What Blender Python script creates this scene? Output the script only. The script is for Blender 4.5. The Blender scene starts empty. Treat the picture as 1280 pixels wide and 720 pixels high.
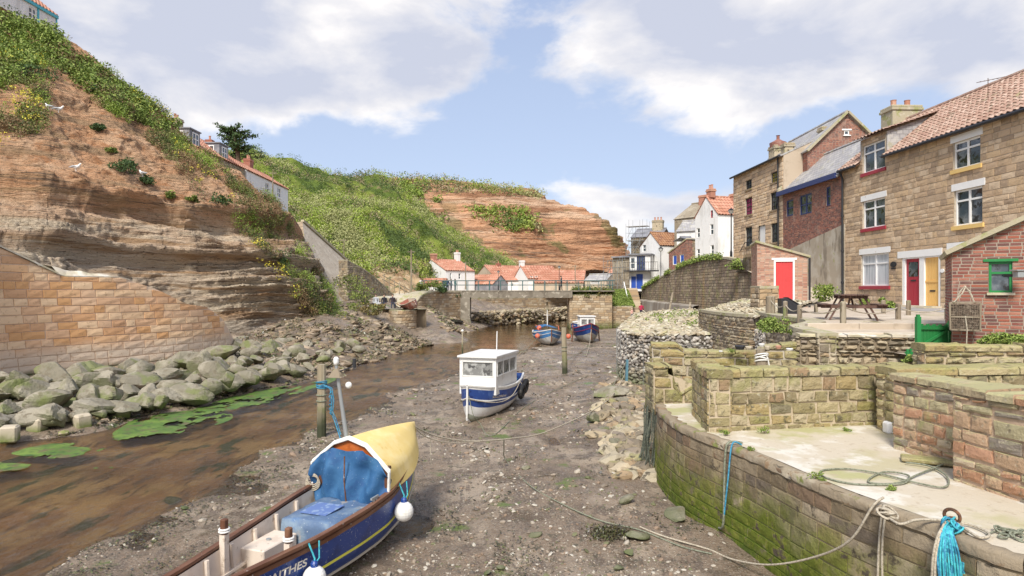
import bpy, math, random
import numpy as np
from mathutils import Vector, Matrix
R = math.radians
rng = np.random.default_rng(7)
random.seed(7)
S = bpy.context.scene
COL = S.collection
F = 800.0; HY = 363.0          # focal length in px of the 1280 px wide photograph, horizon row

# ------------------------------------------------------------------ camera, world, sun, exposure
cam = bpy.data.cameras.new('camera'); camo = bpy.data.objects.new('camera', cam); COL.objects.link(camo)
cam.sensor_width = 36.0; cam.lens = F/1280*36; cam.shift_y = (HY-360)/1280.0
cam.clip_start = 0.1; cam.clip_end = 6000
camo.location = (0, 0, 0); camo.rotation_euler = (R(90), 0, 0)
S.camera = camo
S.view_settings.view_transform = 'Standard'; S.view_settings.look = 'None'; S.view_settings.gamma = 1
S.view_settings.use_curve_mapping = False
S.view_settings.exposure = 0.58
SUN_EL, SUN_AZ = 46, 196       # azimuth clockwise from +Y (the view direction): behind the camera, a little left
sl = bpy.data.lights.new('sun', 'SUN'); sl.energy = 3.1; sl.angle = R(15); sl.color = (1, .955, .88)
so = bpy.data.objects.new('sun', sl); COL.objects.link(so)
_a, _e = R(SUN_AZ), R(SUN_EL)
so.rotation_euler = Vector((math.sin(_a)*math.cos(_e), math.cos(_a)*math.cos(_e), math.sin(_e))).to_track_quat('Z', 'Y').to_euler()
W = bpy.data.worlds.new('World'); S.world = W; W.use_nodes = True

def world_sky():
    nt = W.node_tree; nt.nodes.clear(); N = nt.nodes.new; L = nt.links.new
    out = N('ShaderNodeOutputWorld'); bg = N('ShaderNodeBackground'); L(bg.outputs[0], out.inputs[0])
    bg.inputs[1].default_value = 0.118
    sky = N('ShaderNodeTexSky'); sky.sky_type = 'NISHITA'; sky.sun_disc = False
    sky.sun_elevation = R(SUN_EL); sky.sun_rotation = R(SUN_AZ); sky.air_density = 1.0; sky.dust_density = 0.8; sky.ozone_density = 1.6
    tc = N('ShaderNodeTexCoord')
    def math_(op, a, b=None, c=None):
        m = N('ShaderNodeMath'); m.operation = op
        for i, v in enumerate((a, b, c)):
            if v is None: continue
            if isinstance(v, (int, float)): m.inputs[i].default_value = v
            else: L(v, m.inputs[i])
        return m.outputs[0]
    def mp(scale, loc=(0, 0, 0)):
        m = N('ShaderNodeMapping'); m.inputs['Scale'].default_value = scale; m.inputs['Location'].default_value = loc
        L(tc.outputs['Generated'], m.inputs[0]); return m.outputs[0]
    def noise(vec, s, d, r=.55, dist=0):
        n = N('ShaderNodeTexNoise'); n.inputs['Scale'].default_value = s; n.inputs['Detail'].default_value = d
        n.inputs['Roughness'].default_value = r; n.inputs['Distortion'].default_value = dist; L(vec, n.inputs['Vector']); return n.outputs['Fac']
    n1 = noise(mp((1, 1, 1.9)), 5.2, 9, .58, .25)
    n2 = noise(mp((1, 1, 2.6), (3, 1, 0)), 2.4, 4, .5, 0)
    # banks of cloud: soft ellipses round fixed compass directions
    tot = None
    for (px, py, sx, sy, w) in [(290, 45, .27, .13, .40), (140, -20, .25, .17, .3), (510, 50, .095, .07, .30), (455, 120, .11, .045, .18), (200, 110, .10, .05, .12), (880, 25, .20, .10, .42),
                                (900, 125, .12, .045, .26), (1130, 20, .26, .12, .34), (1260, 65, .10, .07, .26), (800, 262, .17, .045, .30), (730, 240, .07, .02, .16),
                                (690, -260, .9, .12, .3), (620, 300, .4, .03, .06), (890, 250, .1, .03, .14)]:
        d = Vector(((px-640)/F, 1, (HY-py)/F)).normalized()
        right = Vector((1, 0, 0)) - d*d.x; right.normalize(); up = right.cross(d); up.normalize()
        def dot(v):
            vm = N('ShaderNodeVectorMath'); vm.operation = 'DOT_PRODUCT'; L(tc.outputs['Generated'], vm.inputs[0]); vm.inputs[1].default_value = v; return vm.outputs['Value']
        a = math_('MULTIPLY', dot(right), 1/sx); b = math_('SUBTRACT', math_('MULTIPLY', dot(up), 1/sy), 0)
        q = math_('ADD', math_('MULTIPLY', a, a), math_('MULTIPLY', b, b))
        q = math_('MULTIPLY', math_('POWER', 2.718, math_('MULTIPLY', q, -1.0)), w)
        f = math_('GREATER_THAN', dot(d), 0.0); q = math_('MULTIPLY', q, f)
        tot = q if tot is None else math_('ADD', tot, q)
    # over the shoulder and overhead the cover is broken but fuller
    dn = N('ShaderNodeVectorMath'); dn.operation = 'DOT_PRODUCT'; L(tc.outputs['Generated'], dn.inputs[0]); dn.inputs[1].default_value = (0, -.8, .6)
    tot = math_('ADD', tot, math_('MULTIPLY', math_('MAXIMUM', dn.outputs['Value'], 0), .42))
    dens = math_('ADD', tot, math_('ADD', math_('MULTIPLY', n1, .95), math_('MULTIPLY', n2, .35)))
    mr = N('ShaderNodeMapRange'); mr.interpolation_type = 'SMOOTHSTEP'; L(dens, mr.inputs[0]); mr.inputs[1].default_value = .81; mr.inputs[2].default_value = .99
    # cloud body: bright heads, grey-lavender bases
    n3 = noise(mp((1, 1, 2.2), (7, 2, .15)), 4.2, 7, .55, .3)
    cr = N('ShaderNodeValToRGB'); L(math_('ADD', math_('MULTIPLY', n3, 1.0), math_('MULTIPLY', math_('SUBTRACT', dens, .95), .55)), cr.inputs[0])
    e = cr.color_ramp.elements; e[0].position = .36; e[0].color = (6.8, 6.5, 6.2, 1); e[1].position = .66; e[1].color = (3.6, 3.8, 4.5, 1)
    m = e.new(.5); m.color = (5.0, 4.95, 5.15, 1)
    # pale blue air, whiter near the horizon, over the physical sky
    sep = N('ShaderNodeSeparateXYZ'); L(tc.outputs['Generated'], sep.inputs[0])
    hz = N('ShaderNodeValToRGB'); L(sep.outputs['Z'], hz.inputs[0])
    h = hz.color_ramp.elements; h[0].position = 0; h[0].color = (4.5, 4.7, 5.3, 1); h[1].position = .5; h[1].color = (2.6, 3.15, 4.6, 1)
    k = h.new(.16); k.color = (3.3, 3.9, 5.2, 1); k = h.new(.32); k.color = (3.0, 3.6, 4.9, 1)
    mx0 = N('ShaderNodeMixRGB'); mx0.inputs[0].default_value = .8; L(sky.outputs[0], mx0.inputs[1]); L(hz.outputs[0], mx0.inputs[2])
    mx = N('ShaderNodeMixRGB'); L(math_('MULTIPLY', mr.outputs[0], .93), mx.inputs[0]); L(mx0.outputs[0], mx.inputs[1]); L(cr.outputs[0], mx.inputs[2])
    L(mx.outputs[0], bg.inputs[0])
world_sky()

# ------------------------------------------------------------------ small maths
def P(px, py, Z): return Vector(((px-640)/F*Z, Z, (HY-py)/F*Z))
def G(px, py, z):
    Z = -z*F/(py-HY); return P(px, py, Z)
def _hash(i, j, k):
    h = (i*374761393 + j*668265263 + k*2147483647 + 1013904223) & 0xffffffff
    h = ((h ^ (h >> 13))*1274126177) & 0xffffffff
    return ((h ^ (h >> 16)) & 0xffff)/65535.0
def vnoise(p):
    p = np.asarray(p, float); i = np.floor(p).astype(np.int64); f = p-i; f = f*f*(3-2*f); r = 0
    for a in (0, 1):
        for b in (0, 1):
            for c in (0, 1):
                w = (f[..., 0] if a else 1-f[..., 0])*(f[..., 1] if b else 1-f[..., 1])*(f[..., 2] if c else 1-f[..., 2])
                r = r + w*_hash(i[..., 0]+a, i[..., 1]+b, i[..., 2]+c)
    return r*2-1
def fbm(p, o=4, s=1.0, g=.5):
    p = np.asarray(p, float)*s; r = 0; a = 1; t = 0
    for _ in range(o):
        r = r + a*vnoise(p); t += a; a *= g; p = p*2.03+17.3
    return r/t

# ------------------------------------------------------------------ mesh collector
class MB:
    def __init__(s): s.v = []; s.f = []; s.m = []; s.n = 0
    def add(s, v, f, m=0):
        v = np.asarray(v, float).reshape(-1, 3)
        if isinstance(f, np.ndarray): s.f.append(f.astype(np.int64)+s.n); s.m.append(np.full(len(f), m))
        else:
            by = {}
            for q in f: by.setdefault(len(q), []).append(q)
            for k, l in by.items(): s.f.append(np.array(l, np.int64)+s.n); s.m.append(np.full(len(l), m))
        s.v.append(v); s.n += len(v); return s
    def grid(s, V, m=0, closeu=False, flip=False):
        V = np.asarray(V, float); a, b = V.shape[:2]; I = np.arange(a*b).reshape(a, b)
        if closeu: I = np.vstack([I, I[:1]])
        q = np.stack([I[:-1, :-1], I[1:, :-1], I[1:, 1:], I[:-1, 1:]], -1).reshape(-1, 4)
        if flip: q = q[:, ::-1]
        if np.ndim(m) > 0: 
            q0 = q; s.f.append(q0+s.n); s.m.append(np.asarray(m).reshape(-1)); s.v.append(V.reshape(-1, 3)); s.n += a*b; return s
        return s.add(V.reshape(-1, 3), q, m)
    def hexa(s, c, m=0):          # 8 corners: bottom ring 0-3, top ring 4-7
        return s.add(c, [(0, 3, 2, 1), (4, 5, 6, 7), (0, 1, 5, 4), (1, 2, 6, 5), (2, 3, 7, 6), (3, 0, 4, 7)], m)
    def box(s, a, b, m=0, ch=0.0, T=None):
        (x0, y0, z0), (x1, y1, z1) = a, b
        if x0 > x1: x0, x1 = x1, x0
        if y0 > y1: y0, y1 = y1, y0
        if z0 > z1: z0, z1 = z1, z0
        c = [(x0, y0, z0), (x1, y0, z0), (x1, y1, z0), (x0, y1, z0), (x0, y0, z1), (x1, y0, z1), (x1, y1, z1), (x0, y1, z1)]
        if ch > 0:
            ch = min(ch, (x1-x0)*.3, (y1-y0)*.3, (z1-z0)*.3); o = []
            for p in c:
                sx = 1 if p[0] == x0 else -1; sy = 1 if p[1] == y0 else -1; sz = 1 if p[2] == z0 else -1
                o += [(p[0], p[1]+sy*ch, p[2]+sz*ch), (p[0]+sx*ch, p[1], p[2]+sz*ch), (p[0]+sx*ch, p[1]+sy*ch, p[2])]
            f = []
            def X(i): return 3*i
            f += [(X(0)+0, X(4)+0, X(7)+0, X(3)+0), (X(1)+0, X(2)+0, X(6)+0, X(5)+0), (X(0)+1, X(1)+1, X(5)+1, X(4)+1), (X(3)+1, X(7)+1, X(6)+1, X(2)+1), (X(0)+2, X(3)+2, X(2)+2, X(1)+2), (X(4)+2, X(5)+2, X(6)+2, X(7)+2)]
            for i, j in ((0, 1), (3, 2), (4, 5), (7, 6)): f.append((X(i)+1, X(i)+2, X(j)+2, X(j)+1))
            for i, j in ((0, 3), (1, 2), (4, 7), (5, 6)): f.append((X(i)+0, X(i)+2, X(j)+2, X(j)+0))
            for i, j in ((0, 4), (1, 5), (2, 6), (3, 7)): f.append((X(i)+0, X(i)+1, X(j)+1, X(j)+0))
            for i in range(8): f.append((X(i), X(i)+1, X(i)+2))
            c = o
        else: f = [(0, 3, 2, 1), (4, 5, 6, 7), (0, 1, 5, 4), (1, 2, 6, 5), (2, 3, 7, 6), (3, 0, 4, 7)]
        c = np.array(c, float)
        if T is not None: c = np.array([T @ Vector(p) for p in c])
        return s.add(c, f, m)
    def bar(s, a, b, w, h=None, m=0, up=(0, 0, 1)):   # rectangular bar between two points
        a = Vector(a); b = Vector(b); h = w if h is None else h; d = (b-a).normalized(); u = Vector(up)
        if abs(d.dot(u)) > .97: u = Vector((1, 0, 0))
        x = d.cross(u).normalized()*w/2; z = x.cross(d).normalized()*h/2
        return s.hexa([a-x-z, a+x-z, a+x+z, a-x+z, b-x-z, b+x-z, b+x+z, b-x+z], m)
    def tube(s, pts, r, m=0, n=8, cap=True):
        pts = [Vector(p) for p in pts]; k = len(pts); rs = [r]*k if np.isscalar(r) else list(r); V = []; px = None
        for i, p in enumerate(pts):
            d = (pts[min(i+1, k-1)]-pts[max(i-1, 0)]).normalized()
            if px is None: px = d.orthogonal().normalized()
            px = px - d*px.dot(d)
            px = px.normalized() if px.length > 1e-6 else d.orthogonal().normalized()
            py = d.cross(px)
            V.append([p + (px*math.cos(t)+py*math.sin(t))*rs[i] for t in [2*math.pi*j/n for j in range(n)]+[0]])
        V = np.array(V); I = np.arange(k*(n)).reshape(k, n); V = V[:, :n].reshape(-1, 3); I2 = np.hstack([I, I[:, :1]])
        q = np.stack([I2[:-1, :-1], I2[:-1, 1:], I2[1:, 1:], I2[1:, :-1]], -1).reshape(-1, 4); s.add(V, q, m)
        if cap: s.add(V[:n], [tuple(range(n))[::-1]], m); s.add(V[-n:], [tuple(range(n))], m)
        return s
    def lathe(s, prof, c=(0, 0, 0), m=0, n=16):      # prof = [(r, z)]
        c = Vector(c); return s.tube([c+Vector((0, 0, z)) for r, z in prof], [max(r, 1e-4) for r, z in prof], m, n)
    def ball(s, c, r, m=0, n=12, sc=(1, 1, 1)):
        c = Vector(c); k = n//2+1
        V = np.array([[(c.x+r*sc[0]*math.sin(math.pi*i/k)*math.cos(2*math.pi*j/n), c.y+r*sc[1]*math.sin(math.pi*i/k)*math.sin(2*math.pi*j/n), c.z+r*sc[2]*math.cos(math.pi*i/k)) for j in range(n+1)] for i in range(k+1)])
        return s.grid(V, m)
    def torus(s, c, R_, r, axis=(0, 0, 1), m=0, n=20, k=8):
        q = Vector(axis).to_track_quat('Z', 'Y'); c = Vector(c)
        V = np.array([[c + q @ Vector(((R_+r*math.cos(2*math.pi*j/k))*math.cos(2*math.pi*i/n), (R_+r*math.cos(2*math.pi*j/k))*math.sin(2*math.pi*i/n), r*math.sin(2*math.pi*j/k))) for j in range(k+1)] for i in range(n+1)])
        return s.grid(V, m)
    def build(s, name, mats, parent=None, smooth=False, loc=None):
        me = bpy.data.meshes.new(name); V = np.concatenate(s.v) if s.v else np.zeros((0, 3))
        me.vertices.add(len(V)); me.vertices.foreach_set('co', V.astype(np.float32).ravel())
        nl = sum(f.size for f in s.f); nf = sum(len(f) for f in s.f)
        me.loops.add(nl); me.polygons.add(nf)
        me.loops.foreach_set('vertex_index', np.concatenate([f.ravel() for f in s.f]).astype(np.int32))
        tot = np.concatenate([np.full(len(f), f.shape[1]) for f in s.f]); st = np.concatenate([[0], np.cumsum(tot)[:-1]])
        me.polygons.foreach_set('loop_start', st.astype(np.int32))
        me.polygons.foreach_set('material_index', np.concatenate(s.m).astype(np.int32))
        me.polygons.foreach_set('use_smooth', np.full(nf, bool(smooth)))
        me.update(calc_edges=True)
        if not isinstance(mats, (list, tuple)): mats = [mats]
        for m_ in mats: me.materials.append(m_)
        o = bpy.data.objects.new(name, me); COL.objects.link(o)
        if parent is not None: o.parent = parent
        if loc is not None: o.location = loc
        return o

def tag(o, label=None, cat=None, group=None, kind=None):
    if label: o['label'] = label
    if cat: o['category'] = cat
    if group: o['group'] = group
    if kind: o['kind'] = kind
    return o
def thing(name, label, cat, loc=(0, 0, 0), rz=0, group=None):
    o = bpy.data.objects.new(name, None); COL.objects.link(o); o.location = loc; o.rotation_euler = (0, 0, rz); o.empty_display_size = .2
    return tag(o, label, cat, group)
def kids(o, pool): return [c for c in pool if c.parent == o]
def dup(root, loc=None, rz=None, label=None, sc=None):
    pool = [o for o in bpy.data.objects if o.parent]
    def rec(o, par):
        c = o.copy(); COL.objects.link(c)
        if par is not None: c.parent = par
        for k in [q for q in pool if q.parent == o]: rec(k, c)
        return c
    c = rec(root, None)
    if loc is not None: c.location = loc
    if rz is not None: c.rotation_euler = (0, 0, rz)
    if sc is not None: c.scale = sc if not np.isscalar(sc) else (sc,)*3
    if label: c['label'] = label
    return c

# ------------------------------------------------------------------ materials
def mat(name, col, layers=(), rough=.85, bump=.3, bs=18, bst=(1, 1, 1), isl=None, spec=.3, metal=0, rlayer=None, obj=False, trans=0, brick=None, bdist=.02):
    """col: base colour. layers: dicts c colour, s noise scale, lo/hi threshold, st stretch, z=(low,high) keeps it below high, up=1 upward faces only.
    isl: list of colours picked per mesh island. rlayer: (scale, lo, hi, rough2) patches of other roughness."""
    m = bpy.data.materials.new(name); m.use_nodes = True; nt = m.node_tree; N = nt.nodes.new; L = nt.links.new
    b = nt.nodes['Principled BSDF']; geo = N('ShaderNodeNewGeometry')
    b.inputs['Roughness'].default_value = rough; b.inputs['Specular IOR Level'].default_value = spec; b.inputs['Metallic'].default_value = metal
    if obj: tcn = N('ShaderNodeTexCoord'); pos = tcn.outputs['Object']
    else: pos = geo.outputs['Position']
    def mapped(st):
        if tuple(st) == (1, 1, 1): return pos
        mp = N('ShaderNodeMapping'); mp.inputs['Scale'].default_value = st; L(pos, mp.inputs[0]); return mp.outputs[0]
    def noise(s, st=(1, 1, 1), d=5, r=.6, dist=0.0):
        n = N('ShaderNodeTexNoise'); n.inputs['Scale'].default_value = s; n.inputs['Detail'].default_value = d; n.inputs['Roughness'].default_value = r; n.inputs['Distortion'].default_value = dist
        L(mapped(st), n.inputs['Vector']); return n.outputs['Fac']
    def rgb(c): return (c[0], c[1], c[2], 1)
    if isl:
        cr = N('ShaderNodeValToRGB'); cr.color_ramp.interpolation = 'CONSTANT' if len(isl) > 3 else 'LINEAR'; L(geo.outputs['Random Per Island'], cr.inputs[0])
        e = cr.color_ramp.elements; k = len(isl)
        while len(e) < k: e.new(.5)
        for i in range(k): e[i].position = i/k if k > 3 else i/max(1, k-1); e[i].color = rgb(isl[i])
        cur = cr.outputs[0]
    else:
        v = N('ShaderNodeRGB'); v.outputs[0].default_value = rgb(col); cur = v.outputs[0]
    if brick:   # (colour1, colour2, mortar, course height, brick width, axis) in object space, axis 'x' or 'y' is the wall's run
        sp = N('ShaderNodeSeparateXYZ'); L(pos, sp.inputs[0]); cb = N('ShaderNodeCombineXYZ')
        ad = N('ShaderNodeMath'); ad.operation = 'ADD'; L(sp.outputs['X'], ad.inputs[0]); L(sp.outputs['Y'], ad.inputs[1])
        L(ad.outputs[0], cb.inputs[0]); L(sp.outputs['Z'], cb.inputs[1])
        bt = N('ShaderNodeTexBrick'); L(cb.outputs[0], bt.inputs['Vector']); bt.inputs['Scale'].default_value = 1
        bt.inputs['Color1'].default_value = rgb(brick[0]); bt.inputs['Color2'].default_value = rgb(brick[1]); bt.inputs['Mortar'].default_value = rgb(brick[2])
        bt.inputs['Row Height'].default_value = brick[3]; bt.inputs['Brick Width'].default_value = brick[4]; bt.inputs['Mortar Size'].default_value = brick[3]*.09; bt.inputs['Mortar Smooth'].default_value = .3
        bt.inputs['Bias'].default_value = -.1
        cur = bt.outputs['Color']; bfac = bt.outputs['Fac']
    for l in layers:
        f = noise(l.get('s', 2), l.get('st', (1, 1, 1)), l.get('d', 5), l.get('r', .6), l.get('dist', 0))
        mr = N('ShaderNodeMapRange'); mr.interpolation_type = 'SMOOTHSTEP'; L(f, mr.inputs[0]); mr.inputs[1].default_value = l.get('lo', .45); mr.inputs[2].default_value = l.get('hi', .6); fac = mr.outputs[0]
        mr.inputs[4].default_value = l.get('a', 1.0)
        def mul(x):
            mm = N('ShaderNodeMath'); mm.operation = 'MULTIPLY'; L(fac, mm.inputs[0]); L(x, mm.inputs[1]); return mm.outputs[0]
        if 'z' in l:
            sp = N('ShaderNodeSeparateXYZ'); L(geo.outputs['Position'], sp.inputs[0]); zr = N('ShaderNodeMapRange'); L(sp.outputs['Z'], zr.inputs[0])
            nz = N('ShaderNodeMath'); nz.operation = 'MULTIPLY_ADD'; L(noise(l.get('zs', 1.5)), nz.inputs[0]); nz.inputs[1].default_value = l.get('za', .6); L(sp.outputs['Z'], nz.inputs[2]); L(nz.outputs[0], zr.inputs[0])
            zr.inputs[1].default_value = l['z'][1]+l.get('za', .6)*.5; zr.inputs[2].default_value = l['z'][0]+l.get('za', .6)*.5; zr.inputs[3].default_value = 0; zr.inputs[4].default_value = 1; fac = mul(zr.outputs[0])
        if 'xs' in l:
            sp = N('ShaderNodeSeparateXYZ'); L(geo.outputs['Position'], sp.inputs[0]); zr = N('ShaderNodeMapRange'); L(sp.outputs[l.get('ax', 'X')], zr.inputs[0]); zr.inputs[1].default_value = l['xs'][0]; zr.inputs[2].default_value = l['xs'][1]; fac = mul(zr.outputs[0])
        if 'up' in l:
            sp = N('ShaderNodeSeparateXYZ'); L(geo.outputs['Normal'], sp.inputs[0]); zr = N('ShaderNodeMapRange'); L(sp.outputs['Z'], zr.inputs[0]); zr.inputs[1].default_value = .2; zr.inputs[2].default_value = .75
            if l['up'] < 0: zr.inputs[3].default_value = 1; zr.inputs[4].default_value = 0
            fac = mul(zr.outputs[0])
        mx = N('ShaderNodeMixRGB'); mx.blend_type = l.get('b', 'MIX'); L(fac, mx.inputs[0]); L(cur, mx.inputs[1]); mx.inputs[2].default_value = rgb(l['c']); cur = mx.outputs[0]
    L(cur, b.inputs['Base Color'])
    if rlayer:
        f = noise(rlayer[0], rlayer[4] if len(rlayer) > 4 else (1, 1, 1)); mr = N('ShaderNodeMapRange'); L(f, mr.inputs[0]); mr.inputs[1].default_value = rlayer[1]; mr.inputs[2].default_value = rlayer[2]; mr.inputs[3].default_value = rough; mr.inputs[4].default_value = rlayer[3]; L(mr.outputs[0], b.inputs['Roughness'])
    if bump > 0:
        bm = N('ShaderNodeBump'); bm.inputs['Strength'].default_value = bump; bm.inputs['Distance'].default_value = bdist
        hgt = noise(bs, bst, 6, .65)
        if brick:
            s2 = N('ShaderNodeMath'); s2.operation = 'MULTIPLY_ADD'; L(bfac, s2.inputs[0]); s2.inputs[1].default_value = -.6; L(hgt, s2.inputs[2]); hgt = s2.outputs[0]
        L(hgt, bm.inputs['Height']); L(bm.outputs[0], b.inputs['Normal'])
    if trans:
        b.inputs['Transmission Weight'].default_value = trans
    return m
def leafmat(name, cols, rough=.6, clump=None):
    av = [sum(c[i] for c in cols)/len(cols) for i in range(3)]; cols = [tuple(c[i]*.6+av[i]*.4 for i in range(3)) for c in cols]
    m = mat(name, cols[0], isl=cols, rough=rough, bump=0, spec=.2, layers=clump or [])
    return m
# ------------------------------------------------------------------ shared colours
c_mud = (.27, .195, .145); c_sandst = (.42, .28, .155)
M = {}
M['bed'] = mat('river_bed', (.225, .165, .115), [
    dict(c=(.35, .275, .20), s=.7, lo=.47, hi=.62, st=(1, .5, 1)), dict(c=(.12, .085, .055), s=.9, lo=.52, hi=.64, r=.7), dict(c=(.15, .11, .08), s=2.6, lo=.52, hi=.6, r=.75, st=(1.4, .6, 1)), dict(c=(.10, .085, .055), s=5, lo=.56, hi=.62, r=.75), dict(c=(.38, .33, .26), s=26, lo=.55, hi=.62, r=.75),
    dict(c=(.12, .10, .08), s=40, lo=.6, hi=.66, r=.8), dict(c=(.13, .17, .045), s=1.1, lo=.60, hi=.70),
    dict(c=(.42, .25, .11), s=1.2, lo=.05, hi=.1, z=(-4.4, -4.3), za=.12), dict(c=(.62, .44, .23), s=1.3, lo=.46, hi=.58, z=(-4.4, -4.3), za=.12, st=(1, .35, 1)), dict(c=(.20, .12, .05), s=1.7, lo=.54, hi=.64, z=(-4.4, -4.3), za=.12, st=(1.6, .4, 1)),
    dict(c=(.07, .10, .02), s=.9, lo=.56, hi=.64, z=(-4.4, -4.3), za=.12, st=(1.3, .5, 1))],
    rough=.75, bump=.9, bs=22, bdist=.05, rlayer=(.8, .45, .6, .22), spec=.45)
M['pebble'] = mat('pebble', (.4, .37, .33), isl=[(.42, .37, .30), (.32, .26, .20), (.22, .18, .14), (.13, .11, .09), (.48, .44, .37), (.28, .20, .14), (.17, .17, .09), (.20, .16, .12)], rough=.8, bump=.2, bs=60)
M['weed'] = mat('seaweed', (.05, .045, .02), isl=[(.06, .055, .03), (.09, .08, .045), (.045, .04, .035), (.13, .11, .05), (.11, .13, .045)], rough=.35, bump=0, spec=.5)
M['cliff'] = mat('cliff_rock', (.68, .39, .22), [
    dict(c=(.78, .51, .32), s=.5, lo=.4, hi=.65), dict(c=(.56, .28, .14), s=.9, lo=.5, hi=.68), dict(c=(.70, .56, .41), s=.3, lo=.1, hi=.2, z=(2.0, 6.0), za=5, zs=.15),
    dict(c=(.72, .60, .44), s=.35, lo=.45, hi=.6, st=(.3, .3, 3.5), z=(3, 6), za=3, zs=.2), dict(c=(.48, .31, .18), s=.5, lo=.5, hi=.62, st=(.3, .3, 4)), dict(c=(.30, .21, .145), s=.8, lo=.56, hi=.61, st=(.3, .3, 8), r=.75), dict(c=(.13, .10, .075), s=1.6, lo=.60, hi=.64, st=(.25, .25, 6), r=.8),
    dict(c=(.36, .32, .27), s=.4, lo=.1, hi=.2, z=(-3.2, -1.8), za=2.5, zs=.4), dict(c=(.10, .12, .04), s=1, lo=.5, hi=.6, z=(-3.9, -3.3), za=.8), dict(c=(.2, .14, .09), s=9, lo=.60, hi=.66, st=(.5, .5, 2))],
    rough=.95, bump=1.0, bs=3.2, bst=(.6, .6, 3.5), bdist=.55, spec=.1)
M['headland'] = mat('headland_rock', (.60, .34, .20), [
    dict(c=(.64, .44, .30), s=.08, lo=.45, hi=.6, st=(.3, .3, 3)), dict(c=(.36, .19, .11), s=.12, lo=.5, hi=.6, st=(.25, .25, 4)), dict(c=(.24, .16, .11), s=.2, lo=.56, hi=.62, st=(.3, .3, 5), r=.7), dict(c=(.12, .15, .05), s=.07, lo=.56, hi=.62, z=(22, 40), za=8, zs=.1, a=.6)],
    rough=.95, bump=1, bs=.35, bst=(.5, .5, 3), bdist=2, spec=.1)
M['hill'] = mat('hill_grass', (.115, .16, .035), [dict(c=(.20, .24, .05), s=.1, lo=.45, hi=.6), dict(c=(.07, .10, .03), s=.16, lo=.52, hi=.62), dict(c=(.26, .19, .11), s=.12, lo=.60, hi=.68)], rough=.95, bump=1, bs=1.2, bdist=.5, spec=.05)
M['scrub'] = leafmat('scrub_leaf', [(.09, .14, .035), (.15, .22, .045), (.23, .30, .06), (.29, .34, .08), (.12, .15, .045), (.19, .18, .07)], clump=[dict(c=(.05, .08, .025), s=.5, lo=.5, hi=.62, a=.7), dict(c=(.23, .155, .075), s=.33, lo=.54, hi=.66, a=.75)])
M['hillleaf'] = leafmat('hill_leaf', [(.16, .23, .045), (.24, .34, .055), (.31, .41, .075), (.20, .27, .055), (.36, .39, .11)], clump=[dict(c=(.10, .15, .045), s=.11, lo=.50, hi=.60, a=.8), dict(c=(.40, .32, .20), s=.08, lo=.54, hi=.64, a=.8), dict(c=(.42, .47, .09), s=.06, lo=.52, hi=.62, a=.7)])
M['lv_brown'] = leafmat('bracken_leaf', [(.24, .15, .08), (.32, .21, .11), (.18, .12, .07), (.30, .25, .12)]); M['lv_dark'] = leafmat('bramble_leaf', [(.05, .085, .03), (.08, .12, .04), (.12, .15, .05)]); M['lv_olive'] = leafmat('olive_leaf', [(.20, .21, .07), (.27, .27, .10), (.16, .17, .06)]); M['lv_bright'] = leafmat('fresh_leaf', [(.16, .26, .04), (.25, .36, .06), (.33, .42, .08)])
M['hl_dark'] = leafmat('hill_bush_leaf', [(.08, .13, .04), (.12, .17, .05), (.10, .14, .05)]); M['hl_brown'] = leafmat('hill_bracken', [(.34, .27, .16), (.28, .22, .13), (.40, .34, .20)]); M['hl_lime'] = leafmat('hill_lime_grass', [(.30, .40, .06), (.38, .46, .08), (.25, .36, .05)]); M['hl_pale'] = leafmat('hill_dry_grass', [(.40, .40, .18), (.34, .36, .14), (.45, .44, .22)])
M['bright'] = leafmat('bright_leaf', [(.12, .19, .04), (.20, .29, .055), (.29, .37, .08), (.10, .15, .04), (.36, .40, .12)])
M['darkleaf'] = leafmat('dark_leaf', [(.045, .08, .03), (.07, .12, .04), (.10, .16, .05), (.055, .09, .035)])
M['yellow'] = leafmat('yellow_flower', [(.75, .62, .05), (.62, .55, .06), (.8, .7, .15)])
M['bark'] = mat('bark', (.14, .10, .07), rough=.9, bump=.6, bs=20)

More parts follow.
